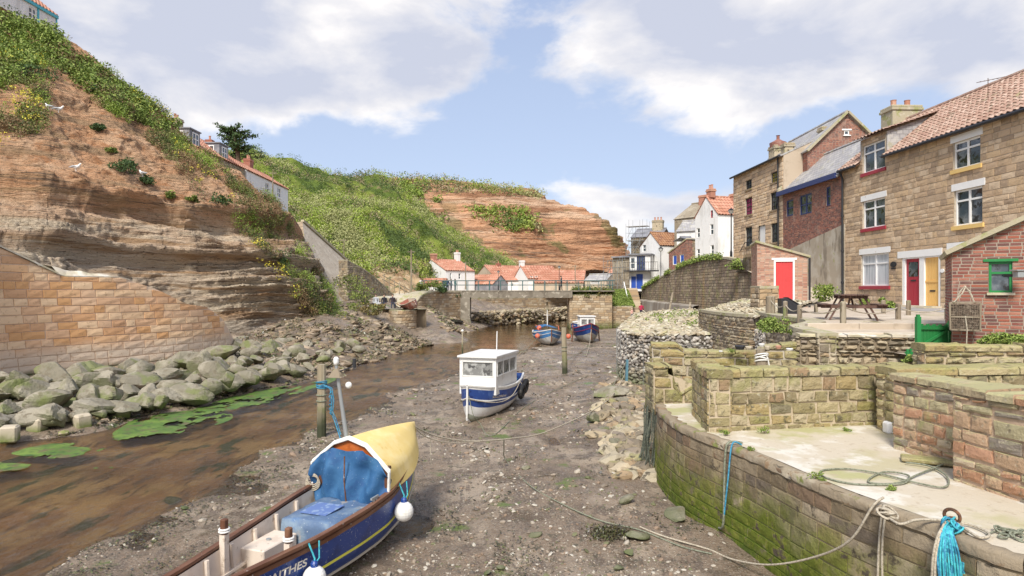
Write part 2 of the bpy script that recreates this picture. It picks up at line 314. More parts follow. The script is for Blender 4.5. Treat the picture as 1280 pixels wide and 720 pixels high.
# ------------------------------------------------------------------ river bed, water, far ground
YL = [3, 12, 15, 17.9, 18.9, 21.9, 27, 30.7, 36, 44.7, 55.5, 68, 76, 84, 93, 105, 140]
XLv = [-16.5, -16.5, -16, -14.3, -12.9, -12.1, -10.5, -9.2, -8.9, -7.6, -5.6, -4.2, -3.2, 0, 5, 14, 40]
YR = [3, 9.8, 11.8, 13.1, 16.2, 20.5, 21.6, 26.5, 30.4, 39.5, 45.9, 60, 70, 84, 140]
XRv = [-6.4, -6.9, -7.1, -6.95, -6.3, -6.6, -5.5, -5.0, -3.7, -2.0, .6, 4.0, 9, 22, 60]
WATER = -4.3
def XL(y): return np.interp(y, YL, XLv)
def XR(y): return np.interp(y, YR, XRv)
def bedz(x, y, detail=True):
    x = np.asarray(x, float); y = np.asarray(y, float); p = np.stack([x, y, 0*x], -1)
    wob = fbm(p, 3, .6)*.7
    dl = XL(y)-x+wob; dr = x-XR(y)+wob
    z = np.full(x.shape, -4.55)
    steep = np.interp(y, [20, 34, 42, 55, 68], [.16, .18, .24, .32, .40]); cap = np.interp(y, [20, 38, 52, 70], [.5, .75, 2.6, 3.6])
    sl = lambda d: np.clip(d+.8, 0, 1)*.27
    zl = -4.57+sl(dl)+np.clip(np.clip(dl, 0, None)*steep, 0, cap)
    zr = -4.57+sl(dr)+np.clip(dr, 0, 3)*.035
    z = np.maximum(zl, zr)
    # rubble toe by the gabions and quay end
    z = z + .35*np.exp(-((x-3.9)/1.2)**2-((y-21)/4.5)**2) + .12*np.exp(-((x-1.5)/2.5)**2-((y-14)/4)**2)
    sx = np.interp(y, [50, 57, 62, 68, 76, 95], [-6.5, -7.6, -9.0, -11.2, -12.6, -12]); sz = np.interp(y, [48, 52, 57, 62, 68, 76, 95], [-4.4, -4.0, -3.3, -2.5, -1.6, -.6, -.1]); sw = np.clip((y-50)/4, 0, 1)
    calm = 1-np.clip(np.maximum(np.clip((sx+1.5-x)*2, 0, 1)*np.clip((y-56.6)*1.2, 0, 1), np.clip(2.2-abs(x-sx), 0, 1)*sw), 0, 1)
    if detail:
        z = z + calm*fbm(p, 5, 1.1, .55)*.10*np.clip(1.2+np.maximum(dl, dr), .25, 1)
        led = np.clip((dl-1)/3, 0, 1)*np.clip((y-36)/5, 0, 1)
        z = z + calm*led*np.abs(fbm(p+9, 4, .55))*.55
    pad = np.clip((sx-.9-x)*2, 0, 1)*np.clip((y-56.6)*1.2, 0, 1); z = z*(1-pad)+np.maximum(z, np.interp(y, [56, 68, 76, 95], [-1.85, -1.6, -.6, -.1]))*pad
    on_ = np.clip(np.where(x > sx, (4.2-(x-sx))/2.6, 2.0-(sx-x)), 0, 1)*sw; z = z*(1-on_)+sz*on_; z = np.where((y > 74) & (x < -2.5) & (x > -14), np.minimum(z, -.2), z)
    for (px, py, r, d) in [(690, 546, .35, .16), (693, 553, .3, .16), (515, 656, .42, .22), (715, 527, .3, .1)]:
        q = G(px, py, -4.25); z = z-d*np.exp(-((x-q.x)/r)**2-((y-q.y)/(r*1.6))**2)
    return z
def build_bed():
    n, m = 620, 520
    ys = 5.5*np.power(160/5.5, np.linspace(0, 1, n)); t = np.linspace(-1, 1, m)
    Y = np.repeat(ys[:, None], m, 1); X = t[None, :]*(ys[:, None]*.86+5)
    V = np.stack([X, Y, bedz(X, Y)], -1); V[:, :, 2] = np.minimum(V[:, :, 2], .1)
    o = MB().grid(V, flip=True).build('river_bed', M['bed'], smooth=True); tag(o, kind='structure')
build_bed()
wm = bpy.data.materials.new('water'); wm.use_nodes = True
def water_mat():
    nt = wm.node_tree; nt.nodes.clear(); N = nt.nodes.new; L = nt.links.new
    out = N('ShaderNodeOutputMaterial'); mix = N('ShaderNodeMixShader'); tr = N('ShaderNodeBsdfTransparent'); gl = N('ShaderNodeBsdfGlossy'); fr = N('ShaderNodeFresnel')
    fr.inputs[0].default_value = 1.45; gl.inputs['Roughness'].default_value = .09; tr.inputs[0].default_value = (.86, .78, .62, 1)
    geo = N('ShaderNodeNewGeometry'); mp = N('ShaderNodeMapping'); mp.inputs['Scale'].default_value = (1, .55, 1); mp.inputs['Rotation'].default_value = (0, 0, R(-25)); L(geo.outputs['Position'], mp.inputs[0])
    n = N('ShaderNodeTexNoise'); n.inputs['Scale'].default_value = 7.5; n.inputs['Detail'].default_value = 6; n.inputs['Roughness'].default_value = .7; n.inputs['Distortion'].default_value = .6; L(mp.outputs[0], n.inputs['Vector'])
    b = N('ShaderNodeBump'); b.inputs['Strength'].default_value = .8; b.inputs['Distance'].default_value = .3; L(n.outputs['Fac'], b.inputs['Height'])
    # faster shallow reach is rougher, the pool by the bridge is still
    n2 = N('ShaderNodeTexNoise'); n2.inputs['Scale'].default_value = .35; n2.inputs['Detail'].default_value = 3; L(geo.outputs['Position'], n2.inputs['Vector'])
    mr = N('ShaderNodeMapRange'); L(n2.outputs['Fac'], mr.inputs[0]); mr.inputs[1].default_value = .4; mr.inputs[2].default_value = .6; mr.inputs[3].default_value = .35; mr.inputs[4].default_value = 1
    sp = N('ShaderNodeSeparateXYZ'); L(geo.outputs['Position'], sp.inputs[0]); m2 = N('ShaderNodeMapRange'); L(sp.outputs['Y'], m2.inputs[0]); m2.inputs[1].default_value = 30; m2.inputs[2].default_value = 44; m2.inputs[3].default_value = 1; m2.inputs[4].default_value = .07; m3 = N('ShaderNodeMapRange'); L(sp.outputs['Y'], m3.inputs[0]); m3.inputs[1].default_value = 14; m3.inputs[2].default_value = 24; m3.inputs[3].default_value = .75; m3.inputs[4].default_value = 1; m4 = N('ShaderNodeMath'); m4.operation = 'MULTIPLY'; L(m2.outputs[0], m4.inputs[0]); L(m3.outputs[0], m4.inputs[1])
    mm = N('ShaderNodeMath'); mm.operation = 'MULTIPLY'; L(mr.outputs[0], mm.inputs[0]); L(m4.outputs[0], mm.inputs[1]); rg = N('ShaderNodeMath'); rg.operation = 'MULTIPLY_ADD'; L(mm.outputs[0], rg.inputs[0]); rg.inputs[1].default_value = .36; rg.inputs[2].default_value = .04; L(rg.outputs[0], gl.inputs['Roughness']); L(mm.outputs[0], b.inputs['Strength'])
    L(b.outputs[0], gl.inputs['Normal']); L(b.outputs[0], fr.inputs['Normal'])
    L(fr.outputs[0], mix.inputs[0]); L(tr.outputs[0], mix.inputs[1]); L(gl.outputs[0], mix.inputs[2]); L(mix.outputs[0], out.inputs[0])
water_mat()
mb = MB(); ys = np.linspace(4, 158, 60)
mb.grid(np.array([[(x, y, WATER) for x in np.linspace(-30, 60, 20)] for y in ys]), flip=True); tag(mb.build('water', wm), kind='structure')
M['far'] = mat('far_ground', (.2, .18, .14), rough=.9)
mb = MB(); mb.grid(np.array([[(x, y, -5.6) for x in (-4000, -400, 400, 4000)] for y in (-3000, -300, 300, 4500)]), flip=True); tag(mb.build('ground', M['far']), kind='structure')

# ------------------------------------------------------------------ cliffs and slopes
def surf(name, cols, nu, nv, m, disp, back=(25, 2.0), kind='structure', zf=1.0):
    t = np.linspace(0, 1, nv); C = []
    for px, pts in cols:
        p = np.array([P(px, a, b*zf) for a, b in pts]); d = np.r_[0, np.cumsum(np.linalg.norm(np.diff(p, axis=0), axis=1))]; d /= d[-1]
        C.append(np.stack([np.interp(t, d, p[:, i]) for i in range(3)], -1))
    C = np.array(C); pxs = np.array([c[0] for c in cols], float); u = np.linspace(pxs[0], pxs[-1], nu); V = np.zeros((nu, nv, 3))
    # smooth (Catmull-like) across columns
    k = np.clip(np.searchsorted(pxs, u, 'right')-1, 0, len(pxs)-2); f = (u-pxs[k])/(pxs[k+1]-pxs[k]); f = (f*f*(3-2*f))*.5+f*.5
    V = C[k]*(1-f)[:, None, None]+C[k+1]*f[:, None, None]
    gu = np.gradient(V, axis=0); gv = np.gradient(V, axis=1); n = np.cross(gu, gv); n /= np.linalg.norm(n, axis=-1, keepdims=True)+1e-9
    s = np.sign(-(n*V).sum(-1)); s[s == 0] = 1; n *= s[..., None]
    V2 = V+n*disp(V)[..., None]
    top = V2[:, -1:, :]; bk = [top+np.array([[[-back[0]*a*.25, back[0]*a, back[1]*a-.15*back[0]*max(0, a-.3)]]]) for a in (.08, .3, 1.0)]
    full = np.concatenate([V2]+bk, 1)
    o = MB().grid(full, flip=False).build(name, m, smooth=True); tag(o, kind=kind)
    return V2, n
def cliff_disp(V):
    z = V[..., 2]; zz = z+fbm(V, 3, .12)*.8+V[..., 0]*.03
    q = zz*1.7; st = q-np.floor(q); led = np.where(st < .75, st/.75, (1-st)/.25)
    hsh = _hash(np.floor(q).astype(np.int64), 0*np.floor(q).astype(np.int64)+3, 0*np.floor(q).astype(np.int64))
    low = np.clip((6-z)/3, 0, 1)*np.clip(.5+fbm(V, 3, .2)*1.8, 0, 1.2)
    q2 = zz*5.3; s2 = q2-np.floor(q2)
    up_ = np.clip((z-1)/4, 0, 1); gul = np.abs(fbm(V*np.array([1, 1, .25]), 4, .55, .6)); cut = np.clip((.45-z-fbm(V, 2, .15))/1.5, 0, 1)*np.clip((z+3.4)/1.2, 0, 1)
    return low*(led*.95*hsh+s2*.30+.35*fbm(V*np.array([.6, .6, 3]), 4, 1.0)) + fbm(V, 5, .22, .55)*1.0 + np.abs(fbm(V, 5, 1.2, .65))*.20*up_ - gul*.55*up_ + np.abs(fbm(V*np.array([1, 1, 4]), 4, .9))*.35 - cut*.5 + 0.7*np.exp(-((zz-5.1)/.3)**2) - .7*np.exp(-((zz-4.1)/.5)**2) + .6*np.exp(-((zz-1.6)/.3)**2) - .6*np.exp(-((zz-.9)/.4)**2)
CL = [(-160, [(500, 20), (330, 21), (300, 23), (230, 27), (150, 32), (60, 37), (-40, 41)]),
      (0, [(500, 24.5), (330, 26), (300, 27.5), (250, 30), (180, 32.5), (110, 38), (20, 44)]),
      (60, [(480, 27), (335, 28), (300, 29), (250, 31), (200, 33), (130, 37), (85, 41), (35, 45)]),
      (110, [(470, 28), (345, 29.5), (310, 31), (255, 32.5), (215, 34), (165, 38), (115, 42), (75, 45.5)]),
      (150, [(465, 30), (350, 31), (300, 33), (262, 34), (225, 35), (170, 39), (105, 45.5)]),
      (200, [(455, 31.5), (370, 33), (320, 34.5), (275, 35.7), (240, 37), (185, 42), (136, 46)]),
      (235, [(450, 32.5), (385, 34.5), (320, 35.5), (265, 37), (238, 39), (208, 42), (176, 46)]),
      (300, [(445, 35), (400, 36.5), (350, 37.5), (300, 39), (265, 41), (246, 43), (222, 46.5)]),
      (345, [(438, 37.5), (400, 39), (350, 40), (310, 41.5), (285, 43), (272, 44.5), (264, 47)]),
      (375, [(430, 39.5), (395, 40.5), (365, 41.3), (335, 42.3), (315, 43.5), (305, 45), (300, 47)]),
      (400, [(424, 41.5), (405, 42), (385, 42.6), (370, 43.3), (360, 44), (355, 45), (350, 47)]),
      (425, [(418, 43), (410, 43.6), (402, 44.3), (397, 45), (393, 46), (390, 47), (388, 49)])]
Vc, Nc = surf('cliff', CL, 420, 300, M['cliff'], cliff_disp, back=(30, -1), zf=1.19)
HL = [(230, [(330, 60), (240, 85), (185, 118)]),
      (330, [(345, 70), (290, 90), (240, 110), (197, 135)]),
      (400, [(350, 74), (300, 92), (250, 118), (210, 145)]),
      (450, [(365, 76), (325, 88), (275, 108), (218, 152)]),
      (490, [(364, 84), (335, 92), (290, 108), (245, 135), (226, 158)]),
      (520, [(358, 92), (335, 97), (300, 110), (270, 132), (252, 150)]),
      (560, [(352, 108), (335, 114), (315, 122), (300, 133), (284, 150)]),
      (600, [(350, 122), (335, 128), (325, 134), (315, 140), (303, 150)]),
      (645, [(348, 138), (342, 140), (338, 142), (334, 145), (330, 150)])]
Vh, Nh = surf('hill', HL, 260, 160, M['hill'], lambda V: fbm(V, 5, .09, .55)*3.6+fbm(V, 3, .4)*.8, back=(45, -2), zf=1.08)
# the bare ochre bank at the foot of the hill
EB = [(425, [(385, 66), (360, 70), (335, 78)]), (470, [(382, 68), (355, 74), (330, 84)]), (498, [(374, 72), (350, 79), (326, 88)]), (524, [(368, 78), (355, 83), (340, 90)])]
M['ochre'] = mat('ochre_earth', (.46, .33, .19), [dict(c=(.34, .22, .12), s=.5, lo=.45, hi=.6), dict(c=(.55, .45, .30), s=.9, lo=.55, hi=.65), dict(c=(.12, .15, .05), s=.4, lo=.56, hi=.62)], rough=.95, bump=1, bs=2, bdist=.3)
Ve, Ne = surf('earth_bank', EB, 70, 50, M['ochre'], lambda V: fbm(V, 5, .35, .6)*1.3, back=(14, -3), zf=1.12)
def head_disp(V):
    z = V[..., 2]+fbm(V, 3, .02)*4+V[..., 0]*.05; q = z*.42; st = q-np.floor(q); led = np.where(st < .7, st/.7, (1-st)/.3)
    q2 = z*1.3; s2 = q2-np.floor(q2)
    return led*2.2*np.clip(.5+fbm(V, 2, .05)*2, 0, 1)+s2*.7+fbm(V, 4, .06)*4
HD = [(440, [(330, 200), (250, 220), (222, 250)]), (500, [(330, 205), (262, 222), (227, 250)]), (560, [(345, 210), (290, 222), (250, 235), (232, 255)]), (620, [(347, 215), (290, 228), (252, 240), (238, 255)]),
      (680, [(345, 222), (290, 235), (255, 244), (245, 252)]), (710, [(344, 226), (300, 235), (265, 243), (256, 250)]), (740, [(342, 230), (305, 237), (280, 243), (272, 248)]), (765, [(342, 234), (310, 240), (293, 243), (287, 247)]),
      (778, [(342, 237), (325, 240), (310, 243), (303, 247)]), (788, [(342, 239), (338, 242), (330, 244), (326, 247)])]
Vd, Nd = surf('headland', HD, 330, 150, M['headland'], head_disp, back=(60, -14))

# ------------------------------------------------------------------ foliage
def leafquads(mb, c, size, asp=.5, m=0, upb=.0):
    c = np.asarray(c, float); n = len(c)
    if n == 0: return
    a = rng.normal(size=(n, 3)); a[:, 2] += upb; a /= np.linalg.norm(a, axis=1, keepdims=True)
    b = np.cross(a, rng.normal(size=(n, 3))); b /= np.linalg.norm(b, axis=1, keepdims=True)
    s = np.asarray(size*rng.uniform(.6, 1.3, n))[:, None]
    V = np.stack([c-a*s, c+b*s*asp, c+a*s, c-b*s*asp], 1).reshape(-1, 3)
    mb.add(V, np.arange(4*n).reshape(n, 4), m)
def project(V): return 640+F*V[..., 0]/V[..., 1], HY-F*V[..., 2]/V[..., 1]
def inpoly(x, y, poly):
    r = np.zeros(x.shape, bool); k = len(poly)
    for i in range(k):
        x0, y0 = poly[i]; x1, y1 = poly[(i+1) % k]
        c = ((y0 > y) != (y1 > y)) & (x < (x1-x0)*(y-y0)/((y1-y0) or 1e-9)+x0); r ^= c
    return r
def sample(V, Nn, n, poly=None, dens=None):
    a, b = V.shape[:2]; ar = np.linalg.norm(np.cross(np.gradient(V, axis=0), np.gradient(V, axis=1)), axis=-1)
    px, py = project(V); w = ar/np.maximum(V[..., 1], 1)**2
    if poly is not None: w = w*inpoly(px, py, poly)
    if dens is not None: w = w*np.clip(dens(V, px, py), 0, None)
    w = w.ravel()
    if w.sum() <= 0: return np.zeros((0, 3)), np.zeros((0, 3))
    i = rng.choice(a*b, n, p=w/w.sum()); j = rng.normal(size=(n, 3))*np.sqrt(ar.ravel()[i])[:, None]*.5
    return V.reshape(-1, 3)[i]+j, Nn.reshape(-1, 3)[i]
def clumps(mb, base, nrm, k, r, size, m=0, lift=.5, nm=1, ns=.25):
    n = len(base)
    if n == 0: return
    rr = r*rng.uniform(.5, 1.4, n); d = rng.normal(size=(n, k, 3)); d /= np.linalg.norm(d, axis=-1, keepdims=True); d *= rng.uniform(.55, 1, (n, k, 1))
    up = nrm*.5+np.array([0, 0, .6])
    c = base[:, None]+up[:, None]*rr[:, None, None]*lift+d*rr[:, None, None]
    if nm > 1:
        cid = np.clip(((fbm(base, 3, ns)*1.5+.5+rng.normal(0, .16, n))*nm).astype(int), 0, nm-1)
        for q in range(nm):
            if (cid == q).any(): leafquads(mb, c[cid == q].reshape(-1, 3), size, m=q)
        return
    leafquads(mb, c.reshape(-1, 3), size, m=m)
# scrub along the cliff edge
ridge = [(-60, -60), (0, 18), (60, 36), (95, 62), (120, 85), (150, 100), (200, 134), (235, 165), (300, 210), (345, 258), (372, 296), (400, 340), (425, 395), (436, 420), (415, 424), (385, 400), (360, 350), (330, 315), (300, 292), (265, 270), (235, 235), (200, 190), (160, 158), (120, 130), (95, 95), (70, 75), (58, 100), (62, 130), (55, 165), (20, 175), (-60, 190)]
mb = MB(); b_, n_ = sample(Vc, Nc, 2300, ridge, lambda V, x, y: np.clip(fbm(V, 3, .5)*4+.55, 0.02, 1.5)); clumps(mb, b_, n_, 64, .48, .058, nm=5, ns=.6)
tag(mb.build('cliff_scrub', [M['lv_brown'], M['lv_dark'], M['scrub'], M['lv_olive'], M['lv_bright']]), 'tangled green and brown scrub covering the edge of the near cliff', 'scrub', kind='stuff')
mb = MB(); b_, n_ = sample(Vc, Nc, 420, [(-20, 20), (60, 38), (130, 95), (100, 110), (60, 75), (30, 100), (-20, 120)]); clumps(mb, b_, n_, 40, .6, .12)
b_, n_ = sample(Vc, Nc, 260, [(95, 70), (150, 106), (225, 160), (200, 165), (140, 140), (105, 110)]); clumps(mb, b_, n_, 40, .5, .11)
tag(mb.build('elder_thicket', M['bright']), 'bright green elder thicket along the top of the near cliff below the white cottage', 'thicket', kind='stuff')
mb = MB(); 
for poly, n in [([(20, 120), (62, 125), (60, 165), (15, 160)], 26), ([(0, 60), (60, 70), (60, 95), (0, 100)], 14), ([(160, 110), (225, 140), (222, 165), (170, 140)], 16), ([(300, 300), (345, 310), (400, 400), (380, 400)], 22), ([(200, 180), (240, 190), (300, 260), (260, 250)], 14), ([(0, 180), (20, 185), (10, 200), (-5, 190)], 5)]:
    b_, n_ = sample(Vc, Nc, n, poly); clumps(mb, b_+np.array([0, -.4, .5]), n_, 16, .28, .06)
tag(mb.build('yellow_blossom', M['yellow']), 'yellow wallflowers blooming in the scrub of the near cliff', 'flowers', kind='stuff')
# hill and headland cover
mb = MB(); b_, n_ = sample(Vh, Nh, 5600, None, lambda V, x, y: np.where((x > 432) & (x < 520) & (y > 340), .15, 1.0)*(.35+np.clip(fbm(V, 3, .1)*2+.5, 0, 1)*.8)); clumps(mb, b_, n_, 40, 1.0, .145, nm=5, ns=.10); b_, n_ = sample(Ve, Ne, 150, [(430, 300), (530, 300), (530, 340), (480, 345), (440, 352)]); clumps(mb, b_, n_, 26, .8, .17, nm=5)
b_, n_ = sample(Vd, Nd, 900, [(430, 215), (520, 225), (600, 232), (675, 241), (700, 250), (672, 249), (600, 243), (520, 240), (500, 248), (430, 260)]); clumps(mb, b_, n_, 26, 2.0, .32, nm=5, ns=.08)
tag(mb.build('hillside_scrub', [M['hl_dark'], M['hl_brown'], M['hillleaf'], M['hl_lime'], M['hl_pale']]), 'rough grass and bramble covering the green hillside', 'scrub', kind='stuff')
mb = MB(); b_, n_ = sample(Vd, Nd, 260, None, lambda V, x, y: ((x > 500) & (x < 700) & (y > 262) & (y < 290))*np.clip(fbm(V, 3, .05)*3, 0, 1)); clumps(mb, b_, n_, 14, 1.8, .5)
b_, n_ = sample(Vd, Nd, 200, [(500, 232), (545, 250), (560, 285), (520, 265)], lambda V, x, y: np.clip(.2+fbm(V, 3, .05)*3, 0, 1)); clumps(mb, b_, n_, 16, 2.2, .5)
tag(mb.build('headland_scrub', M['hillleaf']), 'green scrub in patches on the bare face of the headland', 'scrub', kind='stuff')
def bush(name, label, loc, r, mats, leaf=.1, n=700, cat='shrub', sc=(1, 1, .8), group=None, flowers=0):
    loc = Vector(loc); mb = MB(); lob = [(rng.normal(size=3)*np.array([.45, .45, .3])*r, r*rng.uniform(.35, .65)) for _ in range(9)]
    pts = []
    for c, q in lob:
        d = rng.normal(size=(n//9, 3)); d /= np.linalg.norm(d, axis=1, keepdims=True); pts.append(c+d*q*rng.uniform(.6, 1.05, (len(d), 1)))
    p = np.concatenate(pts)*np.array(sc)+np.array([0, 0, r*sc[2]*.5]); p[:, 2] = np.maximum(p[:, 2], -.1*r)
    root = thing(name, label, cat, loc, 0, group); leafquads(mb, p, leaf); mb.build('foliage', mats, root)
    st = MB()
    for _ in range(6):
        q = p[rng.integers(len(p))]; st.tube([(0, 0, -.15*r), tuple(q*.5+np.array([0, 0, -.1*r])), tuple(q)], [leaf*.25, leaf*.18, leaf*.08], n=5)
    st.build('stem', M['bark'], root)
    if flowers: fm = MB(); q = p[rng.integers(0, len(p), flowers)]*1.05; leafquads(fm, q, leaf*.6, .9); fm.build('blossom', M['yellow'], root)
    return root
def on(V, px, py):
    x, y = project(V); i = np.argmin((x-px)**2+(y-py)**2); return Vector(V.reshape(-1, 3)[i])
for px, py, r, l, fl in [(40, 150, 1.1, 'yellow-flowering bush on the upper cliff at the left edge', 60), (45, 100, 1.1, 'dark evergreen bush hanging over the cliff edge above the yellow flowers', 0), (122, 163, .45, 'small dark tuft alone on the bare orange earth high on the cliff', 0), (155, 218, .75, 'round dark green bush leftmost of the row on the cliff face', 0),
                         (180, 228, .55, 'round dark green bush beside the gull low on the cliff face', 0), (164, 208, .45, 'olive bush behind the two round dark bushes on the cliff face', 4), (140, 190, .3, 'small tuft of green on the cliff face above the round bushes', 0), (212, 247, .4, 'small green tuft at the top of the layered cliff face', 3),
                         (241, 252, .4, 'small bush to the right of the tuft at the top of the layered rock', 0), (275, 256, .8, 'dark bush with yellow flowers at the right end of the layered cliff face', 12), (10, 25, 1.2, 'dark ivy bush below the white cottage at the top left corner', 0), (118, 117, .6, 'dark shrub under the bright thicket on the cliff edge', 0),
                         (352, 330, .9, 'dark bush beside the concrete revetment on the cliff end', 8), (398, 392, .8, 'yellow-flowering bush low on the cliff end above the boulders', 26)]:
    q = on(Vc, px, py); bush('cliff_bush', l, q, r, M['darkleaf'] if 'dark' in l else M['scrub'], .085, 650, group='bushes on the near cliff', flowers=fl)
# dark pine on the skyline
def pine():
    z0 = P(300, 205, 84); t = thing('pine_tree', 'dark wind-shaped pine standing above the cottages on the skyline', 'tree', z0)
    mb = MB(); mb.tube([(0, 0, -2), (-.3, 0, 1.5), (-.6, 0, 3.2), (-1.2, 0, 4.5)], [.35, .3, .2, .08], n=8); br = []
    for i in range(46):
        h = rng.uniform(.3, 4.4); a = rng.uniform(0, 2*math.pi); L_ = rng.uniform(1.2, 3.5)*(1-.35*h/4.5)
        s = Vector((-.15*h-.05, 0, h)); e = s+Vector((math.cos(a)*L_, math.sin(a)*L_*.7, L_*rng.uniform(.0, .35))); br.append((s, e))
        mb.tube([s, s.lerp(e, .5)+Vector((0, 0, .12)), e], [.09, .06, .02], n=5)
    # the long bare leader pointing left
    s = Vector((-.5, 0, 3.6)); e = P(268, 155, 84)-z0; br.append((s, e)); mb.tube([s, s.lerp(e, .5)+Vector((0, 0, .3)), e], [.1, .07, .02], n=5)
    mb.build('trunk', M['bark'], t)
    c = []
    for s, e in br:
        for _ in range(70):
            f = rng.uniform(.3, 1.05); q = s.lerp(e, f); c.append((q.x+rng.normal()*.22, q.y+rng.normal()*.22, q.z+rng.normal()*.13+.05))
    mb = MB(); leafquads(mb, c, .22, .35, upb=.3); mb.build('crown', M['darkleaf'], t)
pine()

# bright green algae mats along the left margin
M['algae'] = mat('green_algae', (.10, .18, .035), [dict(c=(.17, .26, .05), s=2, lo=.45, hi=.6), dict(c=(.05, .10, .03), s=4, lo=.50, hi=.62), dict(c=(.14, .12, .06), s=3, lo=.54, hi=.64)], rough=.45, bump=.7, bs=20)
for cx, cy, a, b, rot, l in [(215, 524, 60, 13, -.12, 'bright green algae mat in the shallows, middle one below the marker blocks'), (340, 491, 62, 9, -.22, 'long bright green algae mat at the right end of the boulders'), (75, 563, 45, 8, -.05, 'green algae mat in the water at the left'), (10, 585, 35, 7, 0, 'green algae mat cut by the left picture edge'), (120, 586, 17, 3.5, -.1, 'small green algae raft on a stone in mid stream'), (280, 508, 26, 5, -.2, 'small algae patch between the two long green mats'), (180, 541, 44, 6, -.08, 'thin green algae streak nearest mid stream')]:
    mb = MB(); n = 90; k = 26; V = []
    for i in range(k+1):
        row = []
        for j in range(n+1):
            th = 2*math.pi*j/n; r_ = i/k*(1+.28*vnoise(np.array([[math.cos(th)*1.5+cx, math.sin(th)*1.5, 3.]]))[0]); dx = 1.3*a*r_*math.cos(th); dy = 1.15*b*r_*math.sin(th); p = G(cx+dx, cy+dy+dx*rot, WATER+.02); row.append((p.x, p.y, WATER+.035*(1-(i/k)**2)+.004))
        V.append(row)
    V = np.array(V); mb.grid(V); fc = mb.f[0]; cen = V.reshape(-1, 3)[fc].mean(1); rr = np.repeat(np.arange(k)/k, n); keep = (rr < .12) | (fbm(cen*np.array([1, .5, 1])+cx, 4, 1.6, .6)*2.2+.75 > rr**1.6*1.1); mb.f[0] = fc[keep]; mb.m[0] = mb.m[0][keep]
    tag(mb.build('algae_mat', M['algae'], smooth=True), l, 'algae', 'algae mats along the river margin')
# ------------------------------------------------------------------ masonry
def line_place(p0, p1):
    """u metres along p0->p1, z absolute height, d metres out towards the right-hand side of the run seen from above."""
    p0 = np.array(p0[:2], float); p1 = np.array(p1[:2], float); t = (p1-p0)/np.linalg.norm(p1-p0); n = np.array([t[1], -t[0]])
    def pl(u, z, d):
        u = np.asarray(u, float); z = np.asarray(z, float); d = np.asarray(d, float); xy = p0+u[..., None]*t+d[..., None]*n
        return np.stack([xy[..., 0], xy[..., 1], z+0*u], -1)
    pl.L = float(np.linalg.norm(p1-p0)); return pl
def path_place(pts, batter=0.0, z0=0.0):
    pts = np.array([p[:2] for p in pts], float)
    tt = np.linspace(0, len(pts)-1, 12*(len(pts)-1)+1); k = np.clip(tt.astype(int), 0, len(pts)-2); f = (tt-k)[:, None]
    g = lambda i: pts[np.clip(i, 0, len(pts)-1)]
    a, b, c, d_ = g(k-1), g(k), g(k+1), g(k+2)
    pts = .5*((2*b)+(-a+c)*f+(2*a-5*b+4*c-d_)*f*f+(-a+3*b-3*c+d_)*f**3)
    s = np.r_[0, np.cumsum(np.linalg.norm(np.diff(pts, axis=0), axis=1))]
    tg = np.gradient(pts, axis=0); tg /= np.linalg.norm(tg, axis=1, keepdims=True)
    def pl(u, z, d):
        u = np.asarray(u, float); z = np.asarray(z, float); d = np.asarray(d, float)
        x = np.interp(u, s, pts[:, 0]); y = np.interp(u, s, pts[:, 1]); tx = np.interp(u, s, tg[:, 0]); ty = np.interp(u, s, tg[:, 1])
        dd = d-batter*(z-z0); return np.stack([x+ty*dd, y-tx*dd, z+0*u], -1)
    pl.L = float(s[-1]); return pl
def pbox(mb, pl, u0, u1, z0, z1, d0, d1, m=0):
    c = pl(np.array([u0, u1, u1, u0]*2), np.array([z0]*4+[z1]*4), np.array([d1, d1, d0, d0]*2)); return mb.hexa(c, m)
